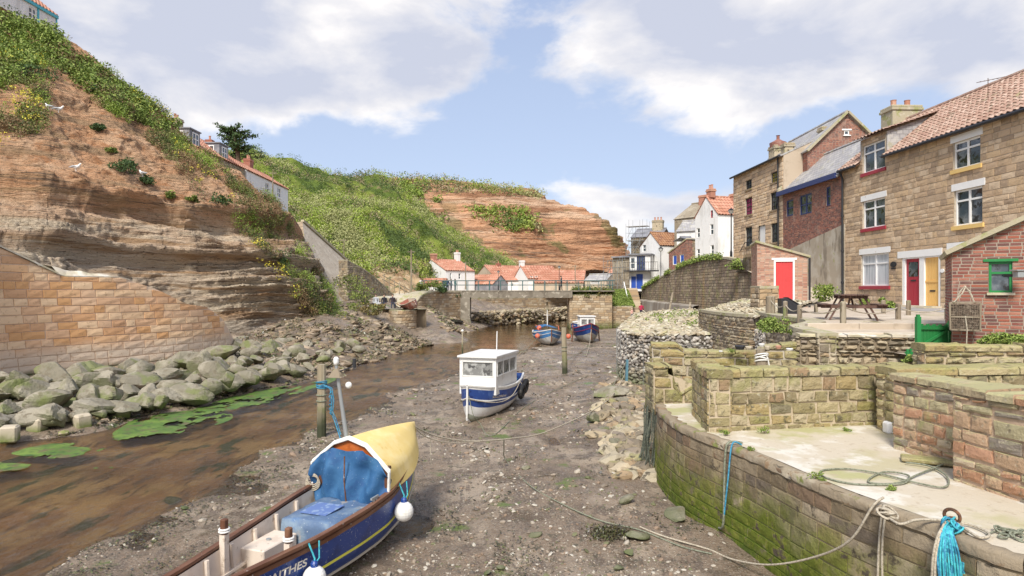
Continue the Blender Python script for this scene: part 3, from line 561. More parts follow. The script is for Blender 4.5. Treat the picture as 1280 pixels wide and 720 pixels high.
def blocks(mb, pl, L, z0, top, holes=(), ch=.25, bw=(.3, .7), depth=.03, gap=.012, m=0, jit=.2, rough=.0, n=2, u0=0.0, seed=1, skip=0.0):
    """Coursed blocks standing proud of the wall plane. top: number or function of u. holes: (u0,u1,z0,z1)."""
    r = np.random.default_rng(seed); tf = top if callable(top) else (lambda u: 0*np.asarray(u, float)+top)
    zmax = float(np.max(tf(np.linspace(u0, L, 60)))); z = z0; B = []
    while z < zmax-.02:
        h = ch*(1+jit*r.uniform(-1, 1)); z1 = z+h
        if zmax-z1 < ch*.35: z1 = zmax
        ints = [(u0, L)]; ex = []
        for (a, b, c, d) in holes:
            if d <= z+.01 or c >= z1-.01: continue
            o = []
            for (s, e) in ints:
                if b <= s or a >= e: o.append((s, e)); continue
                if a > s: o.append((s, a))
                if b < e: o.append((b, e))
            ints = o
            if c > z+.02: ex.append((a, b, z, c))
            if d < z1-.02: ex.append((a, b, d, z1))
        todo = [(s, e, z, z1) for s, e in ints]+ex
        for (s, e, za, zb) in todo:
            u = s; first = True
            while u < e-1e-3:
                w = r.uniform(*bw)*(r.uniform(.4, .9) if first and s == u0 else 1); first = False
                if e-(u+w) < bw[0]*.6: w = e-u
                if r.random() >= skip: B.append((u, u+w, za, zb))
                u += w
        z = z1
    B = np.array(B)
    if len(B) == 0: return
    k = n+2; g = np.r_[0, np.linspace(0, 1, n), 1]; U, Zg = np.meshgrid(g, g, indexing='ij'); front = np.zeros((k, k)); front[1:-1, 1:-1] = 1
    gp = gap*(.6+.8*r.random((len(B), 1, 1))); c = np.minimum(.3*np.minimum(B[:, 1]-B[:, 0], B[:, 3]-B[:, 2]), max(.008, depth*.4))[:, None, None]
    ua = B[:, 0][:, None, None]+gp*.5; ub = B[:, 1][:, None, None]-gp*.5; za = B[:, 2][:, None, None]+gp*.5; zb = B[:, 3][:, None, None]-gp*.5
    ins = c*front
    uu = ua+(ub-ua)*U; zz = za+(zb-za)*Zg
    uu = np.clip(uu, ua+ins, ub-ins); zz = np.clip(zz, za+ins, zb-ins)
    dj = depth*(.75+.5*r.random((len(B), 1, 1))); dd = front*dj
    if rough > 0:
        uu = uu+front*r.uniform(-1, 1, uu.shape)*rough*.5; zz = zz+front*r.uniform(-1, 1, zz.shape)*rough*.4
        if n > 2: inner = np.zeros((k, k)); inner[2:-2, 2:-2] = 1; dd = dd+inner*rough*.9
        dd = dd+front*r.uniform(-1, 1, dd.shape)*rough*.45
    
    if ch > .1:      # corners of the stones out of square
        for (cu, cz) in ((0, 0), (1, 0), (0, 1), (1, 1)):
            wgt = (U if cu else 1-U)*(Zg if cz else 1-Zg); jj = r.uniform(-1, 1, (2, len(B), 1, 1))*gap*.55; uu = uu+wgt*jj[0]; zz = zz+wgt*jj[1]
    zz = np.minimum(zz, tf(uu)-.004)
    dd = np.where(front > 0, dd, -.03)
    V = pl(uu, zz, dd).reshape(-1, 3); I = np.arange(k*k).reshape(k, k); q = np.stack([I[:-1, :-1], I[1:, :-1], I[1:, 1:], I[:-1, 1:]], -1).reshape(-1, 4)
    f = (q[None]+(np.arange(len(B))*k*k)[:, None, None]).reshape(-1, 4)
    keep = (B[:, 2] < np.minimum(tf(B[:, 0]), tf(B[:, 1]))+.3*ch)
    f = f[np.repeat(keep, len(q))]
    mb.add(V, f, m)
def core(mb, pl, L, z0, top, holes=(), m=0, extra=(), d=0.0, u0=0.0):
    tf = top if callable(top) else (lambda u: 0*np.asarray(u, float)+top)
    us = sorted(set([u0, L]+[h[0] for h in holes]+[h[1] for h in holes]+list(extra))); us = [u for u in us if u0-1e-6 <= u <= L+1e-6]
    zmax = float(np.max(tf(np.array(us)))); zs = sorted(set([z0, zmax]+[h[2] for h in holes]+[h[3] for h in holes])); zs = [z for z in zs if z0-1e-6 <= z <= zmax+1e-6]
    V = []; Fq = []
    for a, b in zip(us[:-1], us[1:]):
        if b-a < 1e-4: continue
        ta, tb = float(tf(a+1e-6)), float(tf(b-1e-6))
        for c, e in zip(zs[:-1], zs[1:]):
            um = (a+b)/2; zm = (c+e)/2
            if any(h[0] < um < h[1] and h[2] < zm < h[3] for h in holes): continue
            pa, pb = (min(c, ta), min(c, tb)), (min(e, ta), min(e, tb))
            if pb[0]-pa[0] < 1e-5 and pb[1]-pa[1] < 1e-5: continue
            i = len(V); V += [(a, pa[0]), (b, pa[1]), (b, pb[1]), (a, pb[0])]; Fq.append((i, i+1, i+2, i+3))
    V = np.array(V); mb.add(pl(V[:, 0], V[:, 1], np.full(len(V), d)), np.array(Fq), m)
    for (a, b, c, e) in holes:   # reveals
        for (ua, za, ub, zb) in ((a, c, a, e), (b, e, b, c), (a, e, b, e), (b, c, a, c)):
            P4 = pl(np.array([ua, ub, ub, ua]), np.array([za, zb, zb, za]), np.array([d+.02, d+.02, d-.22, d-.22])); mb.add(P4, np.array([[0, 1, 2, 3]]), m)

c_tan = [(.58, .42, .27), (.53, .38, .245), (.63, .47, .31), (.47, .345, .23), (.56, .40, .25), (.66, .51, .35), (.40, .29, .195), (.60, .43, .26)]
M['stone'] = mat('tan_stone', (.4, .3, .2), isl=c_tan, layers=[dict(c=(.33, .24, .155), s=2.4, lo=.5, hi=.66, a=.6), dict(c=(.58, .43, .27), s=9, lo=.54, hi=.66, a=.5)], bump=.7, bs=14, bdist=.03)
M['mort'] = mat('pale_mortar', (.47, .40, .31), layers=[dict(c=(.36, .30, .22), s=5, lo=.5, hi=.6)], bump=.5, bs=30)
M['sand'] = mat('golden_sandstone', (.6, .4, .24), isl=[(.74, .46, .25), (.68, .39, .20), (.77, .53, .32), (.70, .44, .26), (.61, .36, .20), (.79, .56, .35), (.72, .48, .30), (.66, .37, .17)], layers=[
    dict(c=(.66, .56, .44), s=.8, lo=.1, hi=.2, z=(-2.9, -2.3), za=.5, a=.8), dict(c=(.12, .13, .045), s=1, lo=.1, hi=.2, z=(-3.72, -3.4), za=.35), dict(c=(.40, .24, .13), s=7, lo=.56, hi=.66, a=.5)], bump=.6, bs=16, bdist=.03)
M['sandm'] = mat('light_pointing', (.68, .52, .38), layers=[dict(c=(.14, .14, .06), s=1, lo=.1, hi=.2, z=(-3.65, -3.35), za=.35)], bump=.3)
c_moss = [(.36, .29, .16), (.30, .25, .13), (.42, .35, .20), (.26, .21, .12), (.38, .29, .14), (.44, .37, .24), (.32, .22, .13), (.22, .19, .12)]
M['moss'] = mat('mossy_stone', (.3, .3, .2), isl=c_moss, layers=[dict(c=(.24, .245, .065), s=1.6, lo=.5, hi=.66, a=.55), dict(c=(.14, .12, .07), s=6, lo=.56, hi=.66), dict(c=(.46, .42, .30), s=11, lo=.58, hi=.68, a=.7), dict(c=(.40, .38, .15), s=2, lo=.35, hi=.55, up=1, a=.6)], bump=1, bs=9, bdist=.07)
M['mossm'] = mat('old_mortar', (.50, .41, .29), layers=[dict(c=(.30, .25, .15), s=4, lo=.5, hi=.6)], bump=.6, bs=25)
M['warm'] = mat('warm_stone', (.4, .3, .2), isl=[(.44, .30, .19), (.50, .34, .22), (.40, .22, .13), (.42, .36, .22), (.50, .40, .28), (.34, .27, .17), (.48, .27, .17), (.38, .33, .20), (.25, .21, .17)], layers=[dict(c=(.30, .31, .12), s=2.2, lo=.54, hi=.68, a=.6), dict(c=(.18, .15, .10), s=7, lo=.57, hi=.66, a=.8), dict(c=(.55, .48, .35), s=12, lo=.58, hi=.68, a=.6), dict(c=(.42, .40, .20), s=2, lo=.35, hi=.5, up=1, a=.7)], bump=.9, bs=11, bdist=.04)
M['warmm'] = mat('pinkish_mortar', (.52, .38, .27), layers=[dict(c=(.36, .26, .18), s=4, lo=.5, hi=.6)], bump=.6, bs=25)
M['quay'] = mat('quay_stone', (.3, .25, .17), isl=[(.25, .185, .11), (.19, .145, .09), (.32, .25, .155), (.16, .125, .09), (.28, .22, .145), (.22, .15, .095), (.36, .29, .20)], layers=[dict(c=(.13, .10, .065), s=1.1, lo=.52, hi=.64, a=.7), dict(c=(.36, .29, .19), s=1.9, lo=.56, hi=.64, a=.6),
    dict(c=(.20, .21, .035), s=1.5, lo=.50, hi=.58, a=.8, z=(-3.5, -2.9), za=1.3, zs=.8), dict(c=(.115, .14, .016), s=2.2, lo=.34, hi=.48, z=(-3.7, -2.95), za=1.5, zs=.7), dict(c=(.22, .23, .035), s=5, lo=.52, hi=.6, a=.7, z=(-3.7, -3.0), za=.9), dict(c=(.05, .085, .012), s=3, lo=.45, hi=.6, z=(-4.3, -3.7), za=.6), dict(c=(.10, .08, .055), s=5, lo=.57, hi=.66)], bump=.9, bs=9, bdist=.04, rough=.8)
M['quaym'] = mat('quay_joint', (.27, .21, .13), layers=[dict(c=(.10, .15, .015), s=1.3, lo=.2, hi=.4, z=(-3.8, -3.2), za=.9)], bump=.6)
M['conc'] = mat('quay_concrete', (.56, .49, .38), layers=[dict(c=(.47, .42, .26), s=.8, lo=.48, hi=.62, a=.8), dict(c=(.66, .62, .54), s=1.3, lo=.5, hi=.62), dict(c=(.42, .40, .20), s=.6, lo=.55, hi=.66), dict(c=(.42, .34, .24), s=8, lo=.58, hi=.66, a=.6)], bump=.5, bs=12, bdist=.02, rough=.8)
M['rubble'] = mat('rubble_stone', (.3, .25, .2), isl=[(.40, .32, .21), (.30, .24, .16), (.48, .40, .28), (.22, .18, .13), (.36, .26, .16), (.42, .36, .26), (.27, .22, .17)], layers=[dict(c=(.27, .27, .10), s=1.5, lo=.54, hi=.66, a=.6), dict(c=(.12, .10, .07), s=5, lo=.56, hi=.64)], bump=.9, bs=12, bdist=.04)
M['rubm'] = mat('rubble_mortar', (.24, .19, .13), bump=.6)
M['render_'] = mat('cement_render', (.40, .34, .26), layers=[dict(c=(.48, .43, .35), s=1.2, lo=.45, hi=.62), dict(c=(.25, .21, .16), s=1.5, lo=.54, hi=.64, st=(1, 1, .3)), dict(c=(.33, .33, .15), s=2, lo=.6, hi=.68)], bump=.4)
M['brickr'] = mat('red_brick', (.4, .15, .1), isl=[(.30, .115, .085), (.24, .085, .065), (.36, .15, .105), (.20, .09, .075), (.28, .125, .095), (.42, .18, .12), (.155, .075, .065), (.33, .11, .07)], layers=[dict(c=(.46, .30, .24), s=1.6, lo=.55, hi=.68, a=.55), dict(c=(.16, .09, .075), s=4, lo=.56, hi=.66, a=.7)], bump=.4, bs=30)
M['brickp'] = mat('pinkish_brick', (.45, .25, .17), isl=[(.50, .27, .19), (.42, .20, .14), (.58, .36, .26), (.36, .17, .12), (.54, .30, .20), (.48, .32, .24)], layers=[dict(c=(.55, .42, .32), s=2, lo=.55, hi=.68, a=.6)], bump=.4, bs=30)
M['brickm'] = mat('brick_mortar', (.36, .29, .23), bump=.3)

# --- sandstone retaining wall below the cliff
def sandwall():
    pts = [P(-260, 480, 18.5), P(0, 480, 26.3), P(150, 460, 31.0), P(230, 455, 34.2), P(270, 440, 36.6), P(292, 430, 38.6), P(301, 430, 41.5)]
    pl0 = path_place(pts, batter=.10, z0=-3.9)
    L = pl0.L; us = np.linspace(0, L, 400); px, py = project(pl0(us, 0*us-2, 0*us))
    topy = np.interp(px, [-260, -60, 0, 80, 86, 155, 165, 200, 235, 262, 280, 290, 296, 300], [250, 270, 305, 345, 346, 347, 350, 362, 380, 384, 400, 425, 440, 470])
    Y = pl0(us, 0*us, 0*us)[:, 1]; tz = (HY-topy)/F*Y; tf = lambda u: np.interp(u, us, tz)
    t = thing('retaining_wall', 'curved golden sandstone retaining wall at the foot of the near cliff', 'wall', tuple(pl0(0.0, -4.0, 0.0)))
    o = -np.array(t.location)
    pl = lambda u, z, d: pl0(u, z, d)+o
    mb = MB(); blocks(mb, pl, L, -4.3, tf, ch=.36, bw=(.48, 1.15), depth=.035, gap=.022, jit=.06, rough=.018, n=3, seed=3, m=0)
    core(mb, pl, L, -4.3, tf, m=1, extra=np.linspace(0, L, 90))
    # end return and back so that the wall is a solid of stone
    V = np.array([[pl(u, z, -d) for d, z in ((0, float(tf(u))), (.55, float(tf(u))), (.9, -4.3))] for u in np.linspace(0, L, 90)]); mb.grid(V, 1, flip=True)
    mb.build('masonry', [M['sand'], M['sandm']], t)
    # sloping concrete coping over the left part
    mb = MB(); ua = us[px < 80]; V = []
    for u in ua[::6]:
        z = float(tf(u)); V.append([pl(u, z+.005, .10), pl(u, z+.09, .10), pl(u, z+.12, -.3), pl(u, z+.55, -1.6), pl(u, z-.2, -1.6)])
    mb.grid(np.array(V)); 
    ua = us[(px > 76) & (px < 168)]; V = []
    for i, u in enumerate(ua[::5]):
        z = float(tf(u)); k = .45*(1-i/len(ua[::5]))**1.3+.05; V.append([pl(u, z+.004, .03), pl(u, z+.05, .03), pl(u, z+k*.8+.06*math.sin(i*1.9), -.45), pl(u, z+k, -1.4), pl(u, z-.3, -1.4)])
    mb.grid(np.array(V)); mb.build('coping', M['conc'], t, smooth=False)
sandwall()

# --- boulders
def rock_mesh(name, seed, m, sub=3, flat=.7):
    r = np.random.default_rng(seed); n = 30; k = 18
    th = np.linspace(0, math.pi, k+1)[:, None]; ph = np.linspace(0, 2*math.pi, n+1)[None]
    D = np.stack([np.sin(th)*np.cos(ph), np.sin(th)*np.sin(ph), np.cos(th)+0*ph], -1)
    V = D.copy(); rad = np.ones(D.shape[:2])*1.0
    for _ in range(10):      # cut by planes: flat broken faces
        a = r.normal(size=3); a /= np.linalg.norm(a); h = r.uniform(.42, .8); dp = (D*a).sum(-1); lim = np.where(dp > 1e-3, h/np.maximum(dp, 1e-3), 9); rad = np.minimum(rad, lim)
    V = D*rad[..., None]; V = V*(1+.045*fbm(D*4+seed, 4, 1, .6)[..., None]); V[:, -1] = V[:, 0]
    V *= np.array([1, r.uniform(.7, .95), flat*r.uniform(.8, 1.1)]); return V
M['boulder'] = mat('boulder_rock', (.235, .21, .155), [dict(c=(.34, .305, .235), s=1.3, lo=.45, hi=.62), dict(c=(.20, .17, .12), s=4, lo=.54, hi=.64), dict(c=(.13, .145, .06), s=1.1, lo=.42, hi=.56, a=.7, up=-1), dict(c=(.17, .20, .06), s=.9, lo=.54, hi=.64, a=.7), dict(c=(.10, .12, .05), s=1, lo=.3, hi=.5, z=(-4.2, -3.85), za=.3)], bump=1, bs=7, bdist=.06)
M['palestone'] = mat('pale_block', (.52, .45, .34), [dict(c=(.36, .31, .22), s=3, lo=.5, hi=.62), dict(c=(.16, .19, .05), s=1, lo=.3, hi=.5, z=(-4.15, -3.9), za=.3)], bump=.7, bs=12)
ROCKS = []
for i in range(8):
    b = MB(); b.grid(rock_mesh('r', 20+i, None)); me = b.build('boulder', M['boulder']); ROCKS.append(me.data); bpy.data.objects.remove(me)
def put_rock(px, py, wpx, z, label, name='boulder', cat='boulder', group=None, hs=.75, m=None, k=None, sink=.25):
    q = G(px, py, z); r = wpx/2/F*q.y; k = random.randrange(8) if k is None else k
    o = bpy.data.objects.new(name, ROCKS[k]); COL.objects.link(o); o.location = (q.x, q.y, z+r*hs*(.75-sink)); o.scale = (r*1.08, r*random.uniform(.8, 1.0), r*hs*1.25)
    o.rotation_euler = (random.uniform(-.25, .25), random.uniform(-.25, .25), random.uniform(0, 6.28))
    o.scale = (r*1.08,)*2+(r*hs*1.25,)
    tag(o, label, cat, group); return o
GB = 'boulders piled along the foot of the retaining wall'
# the large ones one can tell apart (pixel centre of base, width)
for px, py, w, hs, l in [(66, 530, 48, .7, 'pointed mossy green boulder at the waterline, left end of the riprap'), (30, 502, 36, .6, 'rounded pale boulder at the left edge against the golden wall'), (95, 500, 36, .55, 'flat-topped grey boulder under the gull'),
                         (122, 492, 42, .75, 'tall pale grey boulder just right of the gull'), (162, 490, 32, .7, 'squarish grey boulder right of the tall pale one'), (118, 518, 58, .5, 'long low slab of green boulder at the waterline'),
                         (172, 508, 32, .6, 'blocky green boulder between the long slab and the pale marker blocks'), (207, 504, 38, .7, 'wedge-shaped grey boulder with mossy flank mid row'), (243, 496, 40, .55, 'low flat mossy boulder near the middle of the riprap'),
                         (283, 488, 30, .8, 'round dark green boulder right of the middle of the riprap'), (312, 482, 34, .7, 'mossy boulder at the foot of the wall end'), (336, 474, 42, .6, 'broad grey boulder below the dark cleft at the wall end'),
                         (290, 462, 32, .75, 'tall pale boulder leaning against the wall end'), (357, 468, 36, .65, 'green topped boulder near the right end of the riprap'), (376, 452, 28, .8, 'upright grey boulder below the cliff end'),
                         (20, 528, 26, .6, 'small green boulder at the left edge of the waterline'), (38, 518, 34, .5, 'dark green boulder behind the pointed one'), (150, 470, 26, .6, 'flat brown boulder touching the golden wall, middle'),
                         (232, 475, 28, .6, 'rounded brown boulder against the wall right of the middle'), (262, 478, 24, .7, 'pale wedge boulder stacked behind the low mossy one'), (60, 498, 30, .5, 'slab boulder lying flat against the wall near the gull')]:
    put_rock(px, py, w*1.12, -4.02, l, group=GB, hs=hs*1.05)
random.seed(11)
for row in range(5):
    nn = (15, 15, 17, 18, 46)[row]
    for i in range(nn):
        px = -8+(i+.5*(row % 2))*(400/nn)+random.uniform(-6, 6) if row < 4 else 285+i*3.6+random.uniform(-4, 4)
        base = np.interp(px, [-10, 100, 200, 290, 350, 400, 440], [548, 531, 516, 494, 480, 468, 448]); up = np.interp(px, [-10, 100, 200, 285, 300, 345, 440], [478, 469, 457, 441, 424, 417, 410])
        py = base+(up-base)*(row+.35)/4+random.uniform(-3, 3) if row < 4 else base+(up-base)*random.uniform(.15, .95)
        w = random.uniform(30, 54)*(1.0 if px < 290 else .7)*(1 if row < 4 else .75)
        lab = ['loose mossy boulder in the front row of the riprap by the water', 'grey boulder in the middle rows of the riprap', 'grey boulder in the third row of the riprap', 'grey boulder in the back row of the riprap against the wall', 'small boulder in the heap under the cliff end'][row]
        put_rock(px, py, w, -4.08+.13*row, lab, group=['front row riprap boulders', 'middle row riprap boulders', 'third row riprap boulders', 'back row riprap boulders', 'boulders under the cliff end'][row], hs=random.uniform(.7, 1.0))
# pale cut blocks standing in the front row
for i, (px, py) in enumerate([(46, 538), (103, 532), (154, 519), (191, 508), (229, 498), (264, 488), (298, 482), (12, 548)]):
    q = G(px, py, -4.15); mb = MB(); w = .21; mb.box((-w, -w, -.1), (w, w, .36), ch=.05); o = mb.build('marker_block', M['palestone']); o.location = q; o.rotation_euler = (random.uniform(-.1, .1), random.uniform(-.1, .1), random.uniform(0, 1))
    tag(o, 'pale square cut block standing at the water edge in front of the boulders', 'stone block', 'pale cut blocks along the water edge')

# --- quay wall with its slab (nearest on the right)
SLAB = -2.6
qpts = [G(822, 508, SLAB), G(832, 520, SLAB), G(860, 537, SLAB), G(940, 568, SLAB), G(1040, 612, SLAB), G(1160, 655, SLAB), G(1280, 702, SLAB), Vector((6.5, 4.6, SLAB)), Vector((7.4, 2.4, SLAB))]
def quay():
    pts = [Vector((3.85, 16.9, 0)), Vector((3.52, 15.6, 0))]+[Vector((p.x, p.y, 0)) for p in qpts]
    pts = pts[::-1]
    pl0 = path_place(pts, batter=.05, z0=SLAB); L = pl0.L
    # outward must face the river (-x): the run goes away from the camera so its right side is +x; mirror d
    t = thing('quay_wall', 'mossy stone quay wall holding up the concrete slab nearest the camera', 'wall', (3.5, 12, -4.4)); o = -np.array(t.location)
    def pl(u, z, d):
        z = np.asarray(z, float); d = np.asarray(d, float); return pl0(u, z, -(d-.10*(z-SLAB)*1.0)+0*z)+o
    global QPL, QU, QXY
    QPL = lambda u, z, d: Vector(tuple(pl(float(u), float(z), float(d))-o)); QU = np.linspace(0, L, 400); QXY = np.array([tuple(QPL(u, SLAB, 0)) for u in QU])
    mb = MB(); mbk = MB(); blocks(mbk, pl, L, -4.65, SLAB-.02, ch=.19, bw=(.25, .75), depth=.013, gap=.013, jit=.3, rough=.007, n=3, seed=5)
    core(mbk, pl, L, -4.65, SLAB-.03, m=1, extra=np.linspace(0, L, 60)); mbk.v = [mbk.v[0], mbk.v[1]]
    mbk.build('masonry', [M['quay'], M['quaym']], t)
    # worn coping stones
    mb = MB(); u = 0; r = np.random.default_rng(4)
    while u < L-.1:
        w = r.uniform(.5, 1.1); a, b = u+.01, min(u+w, L)-.01; h = r.uniform(.0, .035); uu = np.linspace(a, b, 7)
        V = np.array([[pl(q, SLAB-.10, .03+r.normal()*.01), pl(q, SLAB-.01+h*.5, .035+r.normal()*.018), pl(q, SLAB+.02+h*.5+r.normal()*.006, .0+r.normal()*.02), pl(q, SLAB+.022+h*.4, -.14+r.normal()*.04), pl(q, SLAB-.05, -.24)] for q in uu]); mb.grid(V)
        for e, fl in ((0, 0), (-1, 1)): mb.add(V[e], [(0, 1, 2, 3, 4)] if fl else [(4, 3, 2, 1, 0)])
        u += w
    mb.build('coping', M['quayc'], t, smooth=True)
M['quayc'] = mat('quay_coping', (.30, .24, .165), [dict(c=(.44, .38, .28), s=2, lo=.48, hi=.62), dict(c=(.25, .17, .10), s=4, lo=.54, hi=.64), dict(c=(.34, .19, .08), s=2.5, lo=.42, hi=.55, xs=(13.6, 14.3), ax='Y'), dict(c=(.20, .22, .06), s=2.5, lo=.58, hi=.66)], bump=1, bs=10, bdist=.03)
quay()
def slab():
    # concrete apron and the ground behind it
    pl0 = path_place([Vector((3.85, 16.9, 0)), Vector((3.52, 15.6, 0))]+qpts); us = np.linspace(0, pl0.L, 60); e = pl0(us, 0*us+SLAB, 0*us)
    V = []
    for p in e:
        row = []
        for f in np.linspace(0, 1, 24):
            x = p[0]+.12+f*(14-p[0]); row.append((x, p[1], SLAB+.02+.012*math.sin(x*1.3+p[1])))
        V.append(row)
    o = MB().grid(np.array(V), flip=False).build('quay_slab', M['conc'], smooth=True); tag(o, kind='structure')
slab()
def stonewall(name, label, pts, z0, top, mats=('moss', 'mossm'), th=.42, ch=.2, bw=(.25, .5), cap=.09, seed=1, rough=.035, depth=.035, jit=.15, cw=(.35, .8), cat='wall', capm=None, gap=.03, n=4):
    """free-standing thick wall: stone faces on the right-hand side of the run (and on both ends), top covered by cap stones."""
    pl0 = line_place(pts[0], pts[1]) if len(pts) == 2 else path_place(pts); L = pl0.L; tf = top if callable(top) else (lambda u: 0*np.asarray(u, float)+top)
    c0 = pl0(L/2, z0, 0.0); t = thing(name, label, cat, tuple(c0)); o = -np.array(c0)
    pl = lambda u, z, d: pl0(u, z, d)+o
    mb = MB(); tf2 = lambda u: tf(u)-cap
    blocks(mb, pl, L, z0-.1, tf2, ch=ch, bw=bw, depth=depth, gap=gap, jit=jit, rough=rough, n=n, seed=seed); core(mb, pl, L, z0-.1, tf2, m=1, extra=np.linspace(0, L, max(2, int(L/.5))))
    # ends and back
    for e in (0, L):
        a = pl0(float(e), 0.0, 0.0); b = pl0(float(e), 0.0, -th)
        lp = line_place(b, a) if e == 0 else line_place(a, b); l2 = lambda u, z, d, lp=lp: lp(u, z, d)+o
        tz = float(tf2(e)); blocks(mb, l2, th, z0-.1, tz, ch=ch, bw=(th*.5, th), depth=depth, gap=gap, jit=jit, rough=rough, n=n, seed=seed+7); core(mb, l2, th, z0-.1, tz, m=1)
    bl = lambda u, z, d: pl0(L-np.asarray(u, float), z, -th-np.asarray(d, float))+o
    tb = lambda u: tf2(L-np.asarray(u, float))
    blocks(mb, bl, L, z0-.1, tb, ch=ch, bw=bw, depth=depth, gap=gap, jit=jit, rough=rough, n=3, seed=seed+3); core(mb, bl, L, z0-.1, tb, m=1, extra=np.linspace(0, L, max(2, int(L/.5))))
    mb.build('masonry', [M[mats[0]], M[mats[1]]], t)
    mb = MB(); u = -.03; r = np.random.default_rng(seed+50)
    while u < L:
        w = r.uniform(*cw); a, b = u+.012, min(u+w, L+.04)-.012
        if b-a < .1: break
        uu = np.linspace(a, b, 6); hh = r.normal()*.012; ov = r.uniform(.03, .07); j = lambda s=.008: r.normal()*s
        prof = lambda q, k: [pl(q, float(tf2(np.clip(q, 0, L)))-.0, ov*k+j()), pl(q, float(tf2(np.clip(q, 0, L)))+cap*.75+hh, ov*k+j()), pl(q, float(tf(np.clip(q, 0, L)))+hh+j(), ov*k-.03+j()), pl(q, float(tf(np.clip(q, 0, L)))+hh+.01+j(), -th*.5), pl(q, float(tf(np.clip(q, 0, L)))+hh+j(), -th-ov+.03+j()), pl(q, float(tf2(np.clip(q, 0, L)))+cap*.7+hh, -th-ov), pl(q, float(tf2(np.clip(q, 0, L))), -th-ov)]
        V = np.array([prof(q, 1) for q in uu]); mb.grid(V)
        mb.add(V[0], [tuple(range(7))[::-1]]); mb.add(V[-1], [tuple(range(7))])
        u += w
    mb.build('coping', M[capm or mats[0]], t, smooth=False); return t
# mid wall across the slab, its return towards the quay edge
zt = -1.45
stonewall('stone_wall', 'low mossy squared-stone wall crossing the quay slab', [G(890, 540, SLAB), G(1140, 531, SLAB)], SLAB, zt, ch=.215, bw=(.26, .5), seed=12, cap=.15, cw=(.35, .7), rough=.011, depth=.026, n=3)
stonewall('stone_wall', 'short end return of the mossy wall nearest the quay edge', [P(866, 512, 13.4)+Vector((.0, .0, 0)), G(888, 541, SLAB)-Vector((.02, -.02, 0))], SLAB, zt-.005, ch=.215, bw=(.26, .45), seed=13, cap=.15, th=.38, rough=.011, depth=.026, n=3)
# right hand block of reddish walls
A = G(1117, 561, SLAB); B = G(1192, 584, SLAB); C_ = G(1192, 601, SLAB); D_ = G(1282, 631, SLAB)
stonewall('stone_wall', 'reddish patched stone wall standing right of the concrete slab', [A, B+(B-A)*.15], SLAB, -1.36, mats=('warm', 'warmm'), ch=.165, bw=(.2, .42), seed=21, cap=.1, th=.45, cw=(.4, .9), rough=.012, depth=.024, jit=.4)
stonewall('stone_wall', 'thicker reddish wall running out of the picture at the right edge', [C_, D_+(D_-C_)*1.2], SLAB, -1.29, mats=('warm', 'warmm'), ch=.185, bw=(.22, .5), seed=22, cap=.11, th=.9, cw=(.3, .6), rough=.012, depth=.024, jit=.4)

stonewall('stone_wall', 'low capped wall joining the mossy wall to the path by the green gate', [P(1120, 470, 11.4), P(1430, 462, 11.9)], SLAB, -1.40, ch=.18, seed=23, cap=.12, th=.5, cw=(.8, 1.6), rough=.02)
stonewall('stone_wall', 'mossy coping wall in front of the ivy at the right edge', [P(1156, 455, 12.6), P(1420, 462, 12.4)], SLAB, -1.06, ch=.16, bw=(.35, .7), seed=24, cap=.13, th=.4, cw=(.45, .8), rough=.02)
stonewall('terrace_wall', 'dark rubble wall holding up the terrace below the picnic table', [P(1000, 460, 15.4), P(1170, 460, 15.0)], SLAB, -1.06, mats=('rubble', 'rubm'), ch=.13, bw=(.14, .42), seed=31, cap=.05, th=.5, rough=.035, depth=.045, jit=.5, cw=(.4, .9), capm='conc')
stonewall('terrace_wall', 'stained stone and concrete wall behind the mossy wall, shells on its ledge', [P(815, 470, 16.1), P(1003, 460, 15.5)], -2.9, lambda u: np.interp(u, [0, .75, .76, 2.6, 2.61, 4], [-1.34, -1.34, -1.5, -1.5, -1.38, -1.2]), mats=('moss', 'render_'), ch=.2, bw=(.3, .6), seed=32, cap=.07, th=.5, rough=.02, jit=.3, cw=(.4, .8))
stonewall('stone_wall', 'stepped mossy stone end where the quay meets the gabions', [P(817, 508, 14.6), P(870, 508, 14.6)], -2.75, lambda u: np.interp(u, [0, .45, .46, .56, .57, 1.0], [-1.72, -1.72, -2.1, -2.1, -2.35, -2.1]), ch=.3, bw=(.4, .55), seed=33, cap=.05, th=.8, cw=(.3, .5), rough=.02)
# ------------------------------------------------------------------ houses
def paint(name, c, rough=.45, dirt=.25, bump=.08): return mat(name, c, [dict(c=tuple(x*.72 for x in c), s=3, lo=.5, hi=.7, a=dirt), dict(c=tuple(x*.6+.08 for x in c), s=14, lo=.6, hi=.68, a=dirt)], rough=rough, bump=bump, bs=40, spec=.4)
M['white'] = paint('white_paint', (.88, .87, .84), dirt=.15); M['redp'] = paint('crimson_paint', (.36, .035, .055)); M['yelp'] = paint('cream_yellow_paint', (.80, .55, .20)); M['doorred'] = paint('door_red_paint', (.40, .03, .05)); M['dooryel'] = paint('door_yellow_paint', (.85, .52, .17))
M['coral'] = paint('coral_red_paint', (.62, .06, .06)); M['navy'] = paint('navy_paint', (.035, .05, .16)); M['blackp'] = paint('black_paint', (.025, .025, .03)); M['greenp'] = paint('green_paint', (.025, .22, .06), dirt=.5); M['dkgreen'] = paint('dark_green_paint', (.03, .13, .05)); M['blued'] = paint('bright_blue_paint', (.03, .09, .42))
M['glass'] = mat('window_glass', (.06, .08, .10), [dict(c=(.22, .24, .26), s=1.5, lo=.45, hi=.65), dict(c=(.02, .02, .02), s=3, lo=.5, hi=.6)], rough=.06, bump=0, spec=.7)
M['lace'] = mat('lace_curtain', (.62, .64, .66), [dict(c=(.42, .45, .48), s=9, lo=.48, hi=.6, st=(1, 1, .05))], rough=.25, bump=0, spec=.6)
